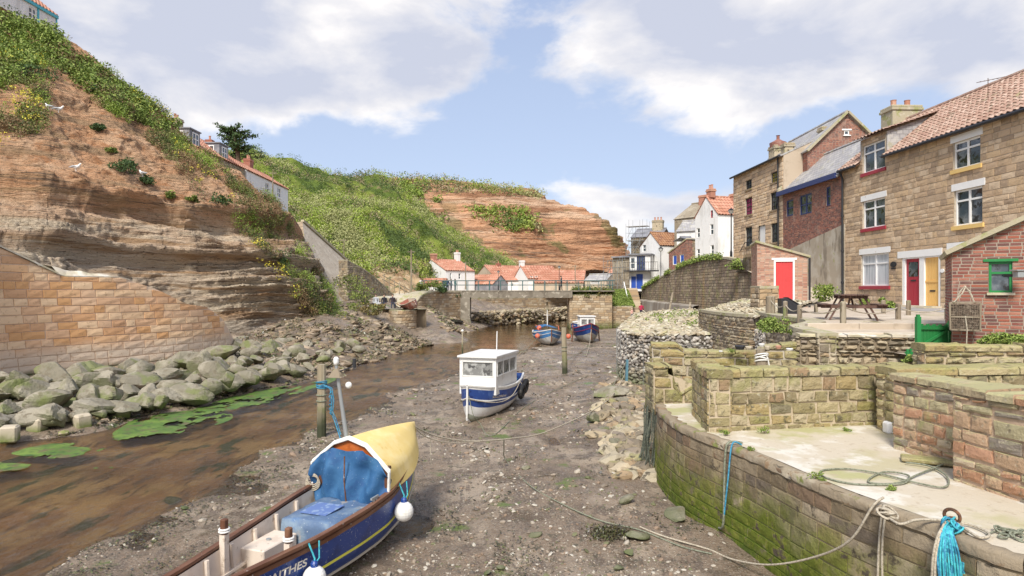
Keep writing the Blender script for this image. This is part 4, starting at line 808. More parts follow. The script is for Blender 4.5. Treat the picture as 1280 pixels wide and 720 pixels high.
M['pinkb'] = mat('pink_blind', (.50, .03, .16), rough=.2, bump=0, spec=.6); M['yelb'] = mat('yellow_blind', (.62, .50, .06), rough=.2, bump=0, spec=.6)
M['whitew'] = mat('white_render', (.80, .79, .77), [dict(c=(.64, .63, .60), s=1.2, lo=.5, hi=.7, st=(1, 1, .35)), dict(c=(.70, .68, .64), s=6, lo=.55, hi=.65, a=.5)], rough=.9, bump=.4, bs=9, bdist=.02)
M['brownw'] = mat('brown_render', (.30, .25, .18), [dict(c=(.38, .33, .25), s=.8, lo=.45, hi=.62), dict(c=(.20, .16, .12), s=2, lo=.55, hi=.65)], rough=.95, bump=.5)
M['beigew'] = mat('beige_render', (.50, .41, .31), [dict(c=(.42, .34, .25), s=1, lo=.5, hi=.62)], rough=.95, bump=.4)
M['tile'] = mat('clay_pantile', (.40, .26, .20), [dict(c=(.33, .20, .15), s=1.6, lo=.45, hi=.6), dict(c=(.56, .42, .34), s=3.5, lo=.52, hi=.64, a=.8), dict(c=(.22, .17, .12), s=5, lo=.56, hi=.64, a=.8), dict(c=(.50, .43, .33), s=9, lo=.58, hi=.66, a=.7), dict(c=(.28, .27, .12), s=1.1, lo=.6, hi=.7, a=.6)], rough=.85, bump=.5, bs=20)
M['tiler'] = mat('orange_pantile', (.52, .26, .18), [dict(c=(.43, .20, .13), s=.5, lo=.45, hi=.6), dict(c=(.58, .36, .26), s=1.2, lo=.52, hi=.64, a=.8), dict(c=(.35, .19, .12), s=3, lo=.58, hi=.66, a=.6)], rough=.85, bump=.5, bs=8)
M['tileb'] = mat('brown_pantile', (.36, .19, .10), [dict(c=(.26, .13, .08), s=.8, lo=.45, hi=.6), dict(c=(.42, .26, .16), s=2, lo=.52, hi=.64, a=.8)], rough=.85, bump=.5, bs=8)
M['slate'] = mat('slate_roofing', (.40, .38, .37), brick=((.42, .40, .39), (.33, .32, .33), (.22, .21, .21), .22, .32), layers=[dict(c=(.52, .50, .46), s=1.4, lo=.5, hi=.64, a=.7), dict(c=(.34, .32, .20), s=2.4, lo=.56, hi=.66, a=.7)], rough=.6, bump=.3, obj=True)
M['slated'] = mat('dark_slate_roofing', (.2, .2, .22), [dict(c=(.28, .28, .30), s=1, lo=.45, hi=.6)], rough=.6, bump=.3)
M['flag'] = mat('gable_coping', (.42, .37, .26), [dict(c=(.32, .32, .14), s=2, lo=.5, hi=.62), dict(c=(.52, .47, .36), s=5, lo=.55, hi=.65)], bump=.6)
M['oak'] = mat('weathered_post_timber', (.26, .21, .15), [dict(c=(.36, .31, .23), s=3, lo=.45, hi=.62, st=(1, 1, .15)), dict(c=(.15, .12, .08), s=9, lo=.54, hi=.62, st=(1, 1, .15)), dict(c=(.22, .24, .10), s=2, lo=.58, hi=.68)], bump=.7, bs=12, bst=(1, 1, .2))
M['iron'] = mat('dark_iron', (.035, .035, .038), rough=.5, bump=.1); M['galv'] = mat('galvanised_steel', (.42, .44, .44), rough=.45, metal=.5, bump=.1)
M['greeniron'] = paint('teal_railing_paint', (.06, .13, .13))
M['stonel'] = mat('pale_tan_stone', (.5, .4, .3), isl=[tuple(min(.8, x*1.22) for x in c) for c in c_tan], layers=[dict(c=(.45, .34, .23), s=2.4, lo=.52, hi=.66, a=.5)], bump=.6, bs=14, bdist=.03)
STY = dict(stone=('stone', 'mort', .235, (.28, .75), .02, .012, .35, .012), brick=('brickr', 'brickm', .0745, (.2, .235), .008, .009, .04, .003), brickp=('brickp', 'brickm', .0745, (.2, .235), .008, .009, .04, .003),
           stonef=('stonel', 'mort', .26, (.35, .8), .025, .02, .3, .01), rub=('rubble', 'mort', .2, (.25, .6), .03, .02, .4, .02))
def roofplane(mb, A, B, C, D, kind='pantile', th=.06, tw=.24, tl=.32, m=0):
    A, B, C, D = (np.array(p, float) for p in (A, B, C, D)); Lu = np.linalg.norm(B-A); Lv = np.linalg.norm(D-A); n = np.cross(B-A, D-A); n /= np.linalg.norm(n)
    if n[2] < 0: n = -n
    if kind == 'flat':
        mb.hexa([A-n*0, B-n*0, C-n*0, D-n*0, A+n*th, B+n*th, C+n*th, D+n*th], m); return
    cu = max(2, int(round(Lu/tw))); cv = max(2, int(round(Lv/tl))); us = np.linspace(0, 1, cu*6+1); vs = []; hs = []
    for i in range(cv): vs += [i/cv, i/cv+1e-4, (i+1)/cv]; hs += [-.02 if i else 0, .035, .0]
    vs = np.array(vs); hs = np.array(hs); U, Vv = np.meshgrid(us, vs, indexing='ij')
    ph = (U*cu) % 1; rip = np.where(ph < .62, np.sin(ph/.62*math.pi)*.045, -np.sin((ph-.62)/.38*math.pi)*.012)*(tw/.24)
    sag = -.05*np.sin(U*math.pi*2.3+1)*np.sin(Vv*math.pi)*min(1, Lu/8)
    jit = fbm(np.stack([U*cu*.9, Vv*cv*.9, 0*U+Lu], -1), 2, 1)*.012
    P4 = A*(1-U[..., None])*(1-Vv[..., None])+B*U[..., None]*(1-Vv[..., None])+C*U[..., None]*Vv[..., None]+D*(1-U[..., None])*Vv[..., None]
    V = P4+n*(rip+hs[None]*(tl/.32)+sag+jit+th)[..., None]; mb.grid(V, m)
    mb.add([A, B, C, D], [(0, 3, 2, 1)], m)
def window(par, pl, u, z, w, h, fm='white', cols=2, rows=(.32,), pane='glass', sill=None, lintel=None, fw=.07, mw=.045, rec=.09, name='window', bars=None):
    mb = MB(); d1 = -rec; d0 = -rec-.06
    for a in ((u, u+fw, z, z+h), (u+w-fw, u+w, z, z+h)): pbox(mb, pl, *a, d0, d1)
    for a in ((u+fw, u+w-fw, z, z+fw), (u+fw, u+w-fw, z+h-fw, z+h)): pbox(mb, pl, *a, d0, d1-.002)
    for i in range(1, cols): x = u+w*i/cols; pbox(mb, pl, x-mw, x+mw, z+fw, z+h-fw, d0, d1+.004)
    for r_ in rows:
        y = z+h*(1-r_)
        for i in range(cols): a = u+w*i/cols+(mw if i else fw); b = u+w*(i+1)/cols-(mw if i < cols-1 else fw); pbox(mb, pl, a, b, y-mw*.8, y+mw*.8, d0, d1+.001)
    if bars:
        for i in range(1, bars[0]): x = u+w*i/bars[0]; pbox(mb, pl, x-.012, x+.012, z+fw, z+h-fw, d0+.02, d1-.01)
        for i in range(1, bars[1]): y = z+h*i/bars[1]; pbox(mb, pl, u+fw, u+w-fw, y-.012, y+.012, d0+.02, d1-.012)
    o = mb.build(name, M[fm], par); q = MB(); q.add(pl(np.array([u+.01, u+w-.01, u+w-.01, u+.01]), np.array([z+.01, z+.01, z+h-.01, z+h-.01]), np.full(4, d0+.02)), [(0, 1, 2, 3)]); q.build('pane', M[pane], o)
    if sill: s = MB(); pbox(s, pl, u-sill[1], u+w+sill[1], z-sill[2], z+.004, -rec, .09); s.build('sill', M[sill[0]], o)
    if lintel: s = MB(); pbox(s, pl, u-lintel[1], u+w+lintel[1], z+h+.002, z+h+lintel[2], -rec, .035); s.build('lintel', M[lintel[0]], o)
    return o
def door(par, pl, u, z, w, h, m='redp', fm='white', fw=.08, boards=5, pane=None, letter=True, split=False, rec=.08, lintel=None, fr=True):
    mb = MB()
    for i in range(boards): a = u+w*i/boards; pbox(mb, pl, a+.006, a+w/boards-.006, z+.02, z+h, -rec-.05, -rec)
    pbox(mb, pl, u, u+w, z+.02, z+h, -rec-.06, -rec-.012)
    if split: pbox(mb, pl, u, u+w, z+h*.49, z+h*.53, -rec-.02, -rec+.03)
    o = mb.build('door', M[m], par)
    if fr:
        f = MB(); pbox(f, pl, u-fw, u, z, z+h+fw, -rec-.06, .02); pbox(f, pl, u+w, u+w+fw, z, z+h+fw, -rec-.06, .02); pbox(f, pl, u, u+w, z+h, z+h+fw, -rec-.06, .018); f.build('door_frame', M[fm], o)
    if pane: q = MB(); pbox(q, pl, u+w*.18, u+w*.82, z+h*.62, z+h*.93, -rec-.01, -rec+.008); q.build('pane', M[pane], o)
    if letter: q = MB(); pbox(q, pl, u+w*.32, u+w*.68, z+h*(.52 if pane else .30), z+h*(.52 if pane else .30)+.07, -rec, -rec+.02); q.build('letterbox', M['iron'], o)
    if lintel: s = MB(); pbox(s, pl, u-lintel[1], u+w+lintel[1], z+h+fw+.002, z+h+fw+lintel[2], -rec, .04); s.build('lintel', M[lintel[0]], o)
    return o
def chimney(par, c, w, d, h, m='rubble', pots=2, rz=0, band=True, potm=None, name='chimney'):
    mb = MB(); T = Matrix.Translation(Vector(c)) @ Matrix.Rotation(rz, 4, 'Z')
    mb.box((-w/2, -d/2, 0), (w/2, d/2, h-.2), 0, .02, T)
    if band: mb.box((-w/2-.07, -d/2-.07, h-.35), (w/2+.07, d/2+.07, h-.2), 0, .02, T)
    mb.box((-w/2-.03, -d/2-.03, h-.2), (w/2+.03, d/2+.03, h-.05), 0, .03, T)
    o = mb.build(name, M[m], par)
    for i in range(pots):
        x = (i-(pots-1)/2)*w/max(pots, 1)*.9; p = T @ Vector((x, 0, h-.06)); q = MB(); q.lathe([(.13, 0), (.14, .06), (.11, .1), (.10, .38), (.13, .42), (.12, .46), (.08, .46)], p, n=12); q.build('chimney_pot', M[potm or 'tiler'], o)
    return o
class House:
    """Box house on world points: p0->p1 is the front seen left to right from outside; D depth; z0 base; H eaves height above base."""
    def __init__(s, name, label, p0, p1, D, z0, H, rise, ridge='x', style='stone', cat='house', sides='frlb', peak=.5, openf=(), openr=(), openl=(), topf=None, group=None, seed=1, basez=None, mono=None):
        p0 = np.array([p0[0], p0[1]], float); p1 = np.array([p1[0], p1[1]], float); v = p1-p0; s.W = float(np.linalg.norm(v)); s.rz = math.atan2(v[1], v[0]); s.p0 = p0; s.t = v/s.W; s.nin = np.array([-s.t[1], s.t[0]]); s.D = D; s.z0 = z0; s.H = H; s.rise = rise; s.ridge = ridge; s.peak = peak
        s.root = thing(name, label, cat, (p0[0], p0[1], z0), s.rz, group); W = s.W
        s.pl = {'f': line_place((0, 0), (W, 0)), 'r': line_place((W, 0), (W, D)), 'b': line_place((W, D), (0, D)), 'l': line_place((0, D), (0, 0))}
        gab = lambda L, pk: (lambda u: H+rise*np.where(np.asarray(u) < pk*L, np.asarray(u)/(pk*L), (L-np.asarray(u))/((1-pk)*L)))
        flat = lambda u: 0*np.asarray(u, float)+H
        tops = {'f': flat, 'r': gab(D, peak), 'b': flat, 'l': gab(D, 1-peak)} if ridge == 'x' else {'f': gab(W, peak), 'r': flat, 'b': gab(W, 1-peak), 'l': flat}
        if mono is not None:   # single slope falling from left height to right height across the front
            a, b = mono; tops = {'f': lambda u: a+(b-a)*np.asarray(u, float)/W, 'r': lambda u: 0*np.asarray(u, float)+b, 'l': lambda u: 0*np.asarray(u, float)+a, 'b': lambda u: b+(a-b)*np.asarray(u, float)/W}
        if topf: tops['f'] = topf
        s.tops = tops; mb = MB(); st = STY.get(style); op = {'f': openf, 'r': openr, 'l': openl, 'b': ()}
        for k in sides:
            L = s.pl[k].L; ex = list(np.linspace(0, L, 2))+([peak*L if k in 'fr' else (1-peak)*L])+([x for x in getattr(topf, 'brk', [])] if k == 'f' else [])
            hl = [(o[0], o[0]+o[2], o[1], o[1]+o[3]) for o in op[k]]
            if st: blocks(mb, s.pl[k], L, 0, tops[k], hl, ch=st[2], bw=st[3], depth=st[4], gap=st[5], jit=st[6], rough=st[7], n=2 if 'brick' in style else 3, seed=seed+ord(k)); core(mb, s.pl[k], L, 0, tops[k], hl, m=1, extra=ex)
            else: core(mb, s.pl[k], L, 0, tops[k], hl, m=0, extra=ex)
        mb.build('wall', [M[st[0]], M[st[1]]] if st else [M[style]], s.root)
    def px(s, px, side='f'):      # metres along a side where the picture column px meets it
        o, d = (s.p0, s.t) if side == 'f' else ((s.p0+s.t*s.W, s.nin) if side == 'r' else (s.p0+s.nin*s.D, -s.nin))
        k = (px-640)/F; return (k*o[1]-o[0])/(d[0]-k*d[1])
    def at(s, pxa, pxb, pya, pyb, side='f'):     # picture rectangle -> (u, z, w, h)
        a = s.px(pxa, side); b = s.px(pxb, side); o, d = (s.p0, s.t) if side == 'f' else ((s.p0+s.t*s.W, s.nin) if side == 'r' else (s.p0+s.nin*s.D, -s.nin)); Y = o[1]+d[1]*(a+b)/2
        zt = (HY-pya)/F*Y-s.z0; zb = (HY-pyb)/F*Y-s.z0; return (a, zb, b-a, zt-zb)
    def roof(s, m='tile', kind='pantile', over=.18, tw=.24, tl=.32, verge=.08, th=.06, name='roof', only=None):
        mb = MB(); W, D, H, r = s.W, s.D, s.H, s.rise
        if s.ridge == 'x':
            yp = D*s.peak; sl = r/yp; z0_ = H-over*sl; roofplane(mb, (-verge, -over, z0_), (W+verge, -over, z0_), (W+verge, yp, H+r), (-verge, yp, H+r), kind, th, tw, tl)
            sl = r/(D-yp); roofplane(mb, (W+verge, D+over, H-over*sl), (-verge, D+over, H-over*sl), (-verge, yp, H+r), (W+verge, yp, H+r), kind, th, tw, tl); rl = [(-verge, yp, H+r+th+.03), (W+verge, yp, H+r+th+.03)]
        else:
            xp = W*s.peak; sl = r/xp; roofplane(mb, (-over, D+verge, H-over*sl), (-over, -verge, H-over*sl), (xp, -verge, H+r), (xp, D+verge, H+r), kind, th, tw, tl)
            sl = r/(W-xp); roofplane(mb, (W+over, -verge, H-over*sl), (W+over, D+verge, H-over*sl), (xp, D+verge, H+r), (xp, -verge, H+r), kind, th, tw, tl); rl = [(xp, -verge, H+r+th+.03), (xp, D+verge, H+r+th+.03)]
        o = mb.build(name, M[m], s.root, smooth=False)
        q = MB(); k = max(2, int((Vector(rl[1])-Vector(rl[0])).length/.45)); a, b = Vector(rl[0]), Vector(rl[1])
        for i in range(k): q.tube([a.lerp(b, i/k)+Vector((0, 0, .01*(i % 2))), a.lerp(b, (i+1)/k-.004)], .12, n=8)
        q.build('ridge', M[m], o); return o
FA, FM = 20.4, -.0375
def FP(px, off=0.0):
    Y = (FA+off)/((px-640)/F-FM); return (FA+off+FM*Y, Y)
# tan stone cottage with the two doors
c0 = FP(1053); c1 = (FA+FM*17.0, 17.0)
H0 = House.__new__(House); H0.p0 = np.array(c0); v = np.array(c1)-H0.p0; H0.W = np.linalg.norm(v); H0.t = v/H0.W; H0.nin = np.array([-H0.t[1], H0.t[0]]); H0.z0 = -.8; H0.D = 6.4
wl = {'dormer': H0.at(1078.5, 1106.7, 178, 213.5), 'w2': H0.at(1078.5, 1106.7, 249, 284.5), 'w3': H0.at(1076.5, 1111.5, 317, 357.5), 'w4': H0.at(1191.7, 1226, 174, 209), 'w5': H0.at(1193, 1228.5, 235.5, 281), 'w6': H0.at(1187, 1223, 311, 358), 'w7': H0.at(1300, 1345, 150, 200), 'w8': H0.at(1300, 1345, 225, 290)}
dd_ = H0.at(1128, 1176, 321, 382.5)
ua, ub = H0.px(1076), H0.px(1108.5)
def topc(u):
    u = np.asarray(u, float); return np.where((u > ua) & (u < ub), 8.98, 7.8)
topc.brk = [ua, ub]
cot = House('stone_cottage', 'tan stone cottage with one crimson and one yellow front door, clay pantile roof', c0, c1, 6.4, -.8, 7.8, 2.55, style='stone', sides='fr', openf=list(wl.values())+[(dd_[0], dd_[1], dd_[2], dd_[3])], topf=topc, seed=5)
for k, w in wl.items():
    red = k in ('dormer', 'w2', 'w3'); sl_ = ('redp' if red else 'yelp', .1, .17); li = ('white', .14, .3) if k != 'dormer' else None
    window(cot.root, cot.pl['f'], *w, fm='white', cols=2, rows=(.3,), pane='lace' if k == 'w3' else 'glass', sill=sl_, lintel=li, fw=.08, mw=.05, rec=.07)
fu, fz, fw_, fh = dd_
pl = cot.pl['f']; dr = H0.at(1131, 1149, 323, 382); dy = H0.at(1155, 1173, 323, 382)
door(cot.root, pl, dr[0], fz, dr[2], fh-.06, m='doorred', pane='glass', boards=4, fr=False); door(cot.root, pl, dy[0], fz, dy[2], fh-.06, m='dooryel', boards=5, split=True, fr=False)
mb = MB(); 
for a, b in ((fu, dr[0]), (dr[0]+dr[2], dy[0]), (dy[0]+dy[2], fu+fw_)): pbox(mb, pl, a, b, fz, fz+fh-.06, -.16, .0)
pbox(mb, pl, fu, fu+fw_, fz+fh-.06, fz+fh, -.16, .003); mb.build('door_frame', M['white'], cot.root)
mb = MB(); q = H0.at(1123, 1178.5, 311, 321); pbox(mb, pl, q[0], q[0]+q[2], fz+fh+.003, fz+fh+.33, -.05, .05); mb.build('door_lintel', M['white'], cot.root)
mb = MB(); pbox(mb, pl, fu-.1, fu+fw_+.1, 0, fz+.02, .0, .5); pbox(mb, pl, fu-.1, fu+fw_+.1, 0, fz*.5, .5, .85); mb.build('doorstep', M['conc'], cot.root)
# plaques by the doors
for (a, b, c, d, m, nm) in [(1114, 1121.5, 327, 334, 'blackp', 'name_plate'), (1176.5, 1181.5, 336, 341, 'white', 'number_plate')]:
    q = H0.at(a, b, c, d); s = MB(); V = [pl(q[0]+q[2]*(.5+.5*math.cos(t)), q[1]+q[3]*(.5+.5*math.sin(t)), dd) for dd in (.03, .055) for t in np.linspace(0, 2*math.pi, 17)[:-1]]
    s.add(V, [tuple(range(16, 32))]+[(i, (i+1) % 16, 16+(i+1) % 16, 16+i) for i in range(16)]); s.build(nm, M[m], cot.root)
q = H0.at(1115, 1120.5, 334.5, 336.3); s = MB(); pbox(s, pl, q[0], q[0]+q[2], q[1], q[1]+q[3], .03, .05); s.build('name_strip', M['blackp'], cot.root)
# roof, dormer, gutter, pipes, chimney
mb = MB(); zr = 7.8+2.55
sl_ = 2.55/3.2; ev = 7.8-.22*sl_; kw = ('pantile', .06, .30, .34)
roofplane(mb, (-.08, -.22, ev), (ua, -.22, ev), (ua, 3.2, zr), (-.08, 3.2, zr), *kw); roofplane(mb, (ub, -.22, ev), (cot.W, -.22, ev), (cot.W, 3.2, zr), (ub, 3.2, zr), *kw); roofplane(mb, (ua, 2.6, 7.8+2.6*sl_), (ub, 2.6, 7.8+2.6*sl_), (ub, 3.2, zr), (ua, 3.2, zr), *kw); roofplane(mb, (cot.W, 6.6, ev), (-.08, 6.6, ev), (-.08, 3.2, zr), (cot.W, 3.2, zr), 'flat', .06)
mb.build('roof', M['tile'], cot.root); q = MB()
for i in range(44): q.tube([(-.08+i*.455, 3.2, zr+.08), (.37+i*.455, 3.2, zr+.085)], .13, n=8)
q.build('ridge', M['tile'], cot.root)
mb = MB(); roofplane(mb, (ua-.2, -.25, 8.95), (ub+.25, -.25, 8.95), (ub+.25, 2.7, 9.93), (ua-.2, 2.7, 9.93), 'pantile', .06, .30, .34); mb.build('dormer_roof', M['tile'], cot.root)
for x in (ua, ub): mb = MB(); mb.hexa([(x-.03, .0, 7.7), (x+.03, .0, 7.7), (x+.03, 2.7, 9.85), (x-.03, 2.7, 9.85), (x-.03, 0, 8.95), (x+.03, 0, 8.95), (x+.03, 2.7, 9.9), (x-.03, 2.7, 9.9)]); mb.build('dormer_cheek', M['slate'], cot.root)
mb = MB(); mb.tube([(ub+.05, -.3, 7.62), (cot.W, -.3, 7.55)], .075, n=10); mb.tube([(0, -.3, 7.62), (ua-.1, -.3, 7.62)], .075, n=10); mb.build('gutter', M['blackp'], cot.root)
mb = MB(); x = H0.px(1055.5); mb.tube([(x, -.3, 7.6), (x, -.12, 7.2), (x, -.12, 0)], .06, n=8)
for z in (1.2, 3.0, 5.0): mb.tube([(x, -.12, z), (x, -.12, z+.12)], .085, n=8)
mb.build('drainpipe', M['iron'], cot.root)
chimney(cot.root, (.4, 3.2, 9.3), 1.1, 1.7, 2.0, 'flag', 0); 
ch = [o for o in bpy.data.objects if o.name.startswith('chimney')][-1]
for y in (2.75, 3.55): q = MB(); q.lathe([(.15, 0), (.15, .35), (.17, .4)], (.4, y, 11.25), n=12); q.build('chimney_pot', M['tiler'], ch)
# dark brick outhouse at the right edge
def specat(p0, p1, D, z0, items, side='f'):
    h = House.__new__(House); h.p0 = np.array(p0[:2], float); v = np.array(p1[:2], float)-h.p0; h.W = np.linalg.norm(v); h.t = v/h.W; h.nin = np.array([-h.t[1], h.t[0]]); h.z0 = z0; h.D = D
    return [h.at(*i, side) for i in items]
p0, p1 = (9.83, 14.3), (14.5, 11.4); wn = specat(p0, p1, 4.2, -1.35, [(1236, 1265.5, 327, 366)])
hb = House('brick_outhouse', 'dark red brick outhouse with a small green window at the right edge', p0, p1, 3.0, -1.35, 2.2, 0, style='brick', mono=(2.18, 5.0), openf=wn, sides='fl', seed=9, cat='outhouse')
window(hb.root, hb.pl['f'], *wn[0], fm='greenp', cols=1, rows=(.36,), fw=.05, mw=.03, rec=.03, sill=('conc', .04, .05), lintel=('greenp', .1, .06))
mb = MB(); roofplane(mb, (-.1, -.16, 2.14), (5.6, -.16, 5.06), (5.6, 3.2, 5.06), (-.1, 3.2, 2.14), 'flat', .1); mb.build('roof', M['flag'], hb.root)
# small hut with the red door
p0, p1 = (11.95, 31.2), P(1009.5, 380, 30.6)[:2]; hz = -.85
dn = specat(p0, p1, 2.6, hz, [(969.5, 991, 327, 376)])
hut = House('brick_hut', 'little brick hut with a bright red boarded door beside the curved wall', p0, p1, 2.8, hz, 2, 0, style='brickp', mono=(3.17, 2.42), openf=dn, sides='frl', seed=19, cat='hut')
door(hut.root, hut.pl['f'], *dn[0], m='coral', boards=5, letter=False, rec=.03, lintel=('white', .18, .1))
mb = MB(); roofplane(mb, (-.1, -.1, 3.2), (hut.W+.1, -.1, 2.42), (hut.W+.1, 2.9, 2.42), (-.1, 2.9, 3.2), 'flat', .1); mb.build('roof', M['flag'], hut.root)
mb = MB(); mb.tube([(hut.W+.07, -.1, 2.4), (hut.W+.07, -.1, 0)], .05, n=8); mb.build('drainpipe', M['iron'], hut.root)
# small brick house with navy windows and slate roof
p0, p1 = FP(978), FP(1052); z0 = .4; D = 5.0
ws = specat(p0, p1, D, z0, [(983.3, 992, 250, 270), (1000, 1015, 243, 267.5), (1033, 1038.5, 233.5, 257)])
bh = House('brick_house', 'red brick house with navy window frames and slate roof between two stone houses', p0, p1, D, z0, 6.4, 2.3, style='brick', openf=ws, sides='frl', seed=29)
for w, c in zip(ws, (1, 2, 1)): window(bh.root, bh.pl['f'], *w, fm='navy', cols=c, rows=(.5,), fw=.08, mw=.05, rec=.03, sill=None, pane='glass')
bh.roof('slate', 'flat', over=.3, th=.1)
mb = MB(); mb.box((-.05, -.42, 6.1), (bh.W, -.3, 6.4)); mb.build('fascia', M['navy'], bh.root)
mb = MB(); mb.hexa([(-.22, -.3, 6.3), (.02, -.3, 6.3), (.02, 2.5, 8.72), (-.22, 2.5, 8.72), (-.22, -.3, 6.62), (.02, -.3, 6.62), (.02, 2.5, 9.02), (-.22, 2.5, 9.02)]); mb.build('gable_coping', M['flag'], bh.root)
mb = MB(); V = [(-.0, -.06, -1.4), (bh.W+.4, -.06, -1.4), (bh.W+.4, -.06, 3.4), (0, -.06, 2.2)]; mb.hexa([V[0], V[1], (V[1][0], .1, V[1][2]), (V[0][0], .1, V[0][2]), V[3], V[2], (V[2][0], .1, V[2][2]), (V[3][0], .1, V[3][2])]); mb.build('plinth', M['render_'], bh.root)
# brick gable behind
p0, p1 = (20.1, 43.5), (25.4, 43.5)
gw = specat(p0, p1, 9, 1, [(1055, 1061.5, 163, 169)])
gh = House('brick_gable_house', 'tall dark brick gable rising behind the slate roofed brick house', p0, p1, 9, 1, 8.5, 2.5, ridge='y', style='brick', openf=gw, sides='fl', seed=39)
window(gh.root, gh.pl['f'], *gw[0], fm='white', cols=1, rows=(), rec=.02, sill=('white', .08, .06), lintel=('white', .15, .1)); gh.roof('slate', 'flat', over=.1, th=.1)
mb = MB(); mb.bar((-.1, -.1, 8.45), (2.65, -.1, 11.12), .3, .14); mb.bar((5.4, -.1, 8.45), (2.65, -.1, 11.12), .3, .14); mb.build('gable_coping', M['flag'], gh.root)
chimney(gh.root, (-.3, 2.5, 8.0), .7, .7, 1.6, 'rubble', 0)
# tall stone house
p0, p1 = FP(917), FP(979); z0 = 1.6; D = 6
it = [(932.5, 940, 225, 236.5), (932, 940.5, 247.5, 268.5), (964, 972.5, 215, 228), (963.3, 973.7, 240, 262.5), (932, 940.5, 284, 308), (964, 974, 279, 303)]
ws = specat(p0, p1, D, z0, it); dr = specat(p0, p1, D, z0, [(948.6, 957, 282, 318)])
ts = House('stone_townhouse', 'three storey tan stone house with black sash windows and railed front steps', p0, p1, D, z0, 7.75, 1.4, style='stonef', openf=ws+dr, sides='flr', seed=49)
for w, pn in zip(ws, ('glass', 'pinkb', 'yelb', 'glass', 'glass', 'glass')): window(ts.root, ts.pl['f'], *w, fm='blackp', cols=2, rows=(.5,), fw=.07, mw=.035, rec=.08, pane=pn, sill=('rubble', .08, .12), bars=(4, 4))
door(ts.root, ts.pl['f'], *dr[0], m='white', fm='blackp', boards=3, letter=False, rec=.08); ts.roof('slate', 'flat', over=.2, th=.1)
mb = MB(); mb.tube([(0, -.3, 7.7), (ts.W, -.3, 7.7)], .08, n=8); e_ = MB(); core(e_, ts.pl['r'], 6, 5.2, ts.tops['r'], d=.05, extra=(3,)); e_.build('rendered_gable', M['beigew'], ts.root); mb.tube([(ts.W-.5, -.15, 7.7), (ts.W-.5, -.12, 1)], .06, n=8); mb.build('gutter', M['iron'], ts.root)
mb = MB(); u = dr[0][0]-.3
for i in range(7): mb.box((u-.28*i, -1.0, -.2), (u-.28*i+1.5, -.06-.003*i, dr[0][1]-.19*i))
mb.build('front_steps', M['rubble'], ts.root)
mb = MB(); ztop = dr[0][1]
for i in range(9): x = u+1.5-.3*i; zz = ztop if x > u else ztop-(u-x)*.68; mb.tube([(x, -.95, zz), (x, -.95, zz+.95)], .014, n=5)
mb.tube([(u+1.5, -.95, ztop+.95), (u, -.95, ztop+.95), (u-1.0, -.95, ztop+.28)], .025, n=6); mb.build('railing', M['iron'], ts.root)
chimney(ts.root, (1.2, 3.2, 8.2), 1.1, 1.1, 2.0, 'rubble', 0); ch = [o for o in bpy.data.objects if o.name.startswith('chimney') and 'pot' not in o.name][-1]
q = MB(); q.lathe([(.62, -.2), (.66, .2), (.36, .34), (.12, .5), (.12, .75), (.17, .8)], (1.2, 3.2, 10.2), n=16); q.build('brick_cap', M['brickr'], ch)
chimney(ts.root, (ts.W-.6, 3.2, 8.7), .6, .6, 1.2, 'rubble', 0)
# white houses behind the curved wall
def corner(pxl, Yl, pxc, Yc): return ((pxl-640)/F*Yl, Yl), ((pxc-640)/F*Yc, Yc)
p0, p1 = corner(869, 69.5, 897.5, 66.0); z0 = 2.6
it = [(888.3, 891.5, 263, 272), (887.6, 892, 280, 293.5), (871, 875, 285, 297), (871, 875, 311, 323), (888.3, 892.5, 306, 319)]; ws = specat(p0, p1, 8, z0, it)
wh = House('white_house', 'tall white gabled house just left of the stone townhouse', p0, p1, 7, z0, 5.3, 2.0, ridge='y', style='whitew', openf=ws, sides='frl', cat='house')
for w in ws: window(wh.root, wh.pl['f'], *w, fm='white' if w is not ws[0] else 'redp', cols=1, rows=(.5,), fw=.08, mw=.05, rec=.05)
wh.roof('tiler', tw=.4, tl=.5, over=.1); chimney(wh.root, (2.0, .5, 7.2), .8, .6, 1.0, 'brickp', 2); chimney(wh.root, (2.2, 3.4, 6.9), .9, .7, .9, 'brickp', 1)
p0, p1 = corner(800, 88, 825, 84); z0 = -.1
it = [(803.3, 807.5, 306, 314.5)]; ws = specat(p0, p1, 8, z0, it)
w2 = House('white_house', 'white gabled house with a brown tiled roof and blue doors behind the footbridge end', p0, p1, 7.5, z0, 6.05, 1.75, ridge='y', style='whitew', openf=ws, sides='frl', peak=.55)
for w in ws: window(w2.root, w2.pl['f'], *w, fm='white', cols=1, rows=(.5,), fw=.08, mw=.05, rec=.05)
w2.roof('tileb', tw=.4, tl=.5, over=.1)
# balcony block on that house
a, b = corner(787, 84, 813, 83); it = [(789.5, 794.5, 346, 361), (796, 803, 343, 361), (788, 794, 322, 336), (796, 806.5, 320, 337.5)]; ws = specat(a, b, 3, z0, it)
ex = House('balcony_house', 'white flat-roofed annexe with bright blue doors and a railed balcony', a, b, 2.4, z0, 4.75, .01, style='whitew', openf=ws, sides='frl', cat='annexe')
for i, w in enumerate(ws): (door(ex.root, ex.pl['f'], *w, m='blued', fm='blued', fw=.05, boards=4, letter=False) if i in (0, 1) else window(ex.root, ex.pl['f'], *w, fm='navy' if i == 3 else 'white', cols=3 if i == 3 else 1, rows=(.5,), fw=.08, mw=.05, rec=.03, name='balcony_door' if i == 3 else 'window'))
mb = MB(); mb.box((-.2, -.3, 4.75), (ex.W+.2, 2.5, 4.9)); mb.build('roof', M['slated'], ex.root)
mb = MB(); mb.box((-.6, -1.1, 2.55), (ex.W+1.1, -.02, 2.7)); mb.build('balcony', M['blackp'], ex.root)
mb = MB(); 
for x in np.linspace(-.6, ex.W+1.1, 16): mb.bar((x, -1.08, 2.7), (x, -1.08, 3.75), .03)
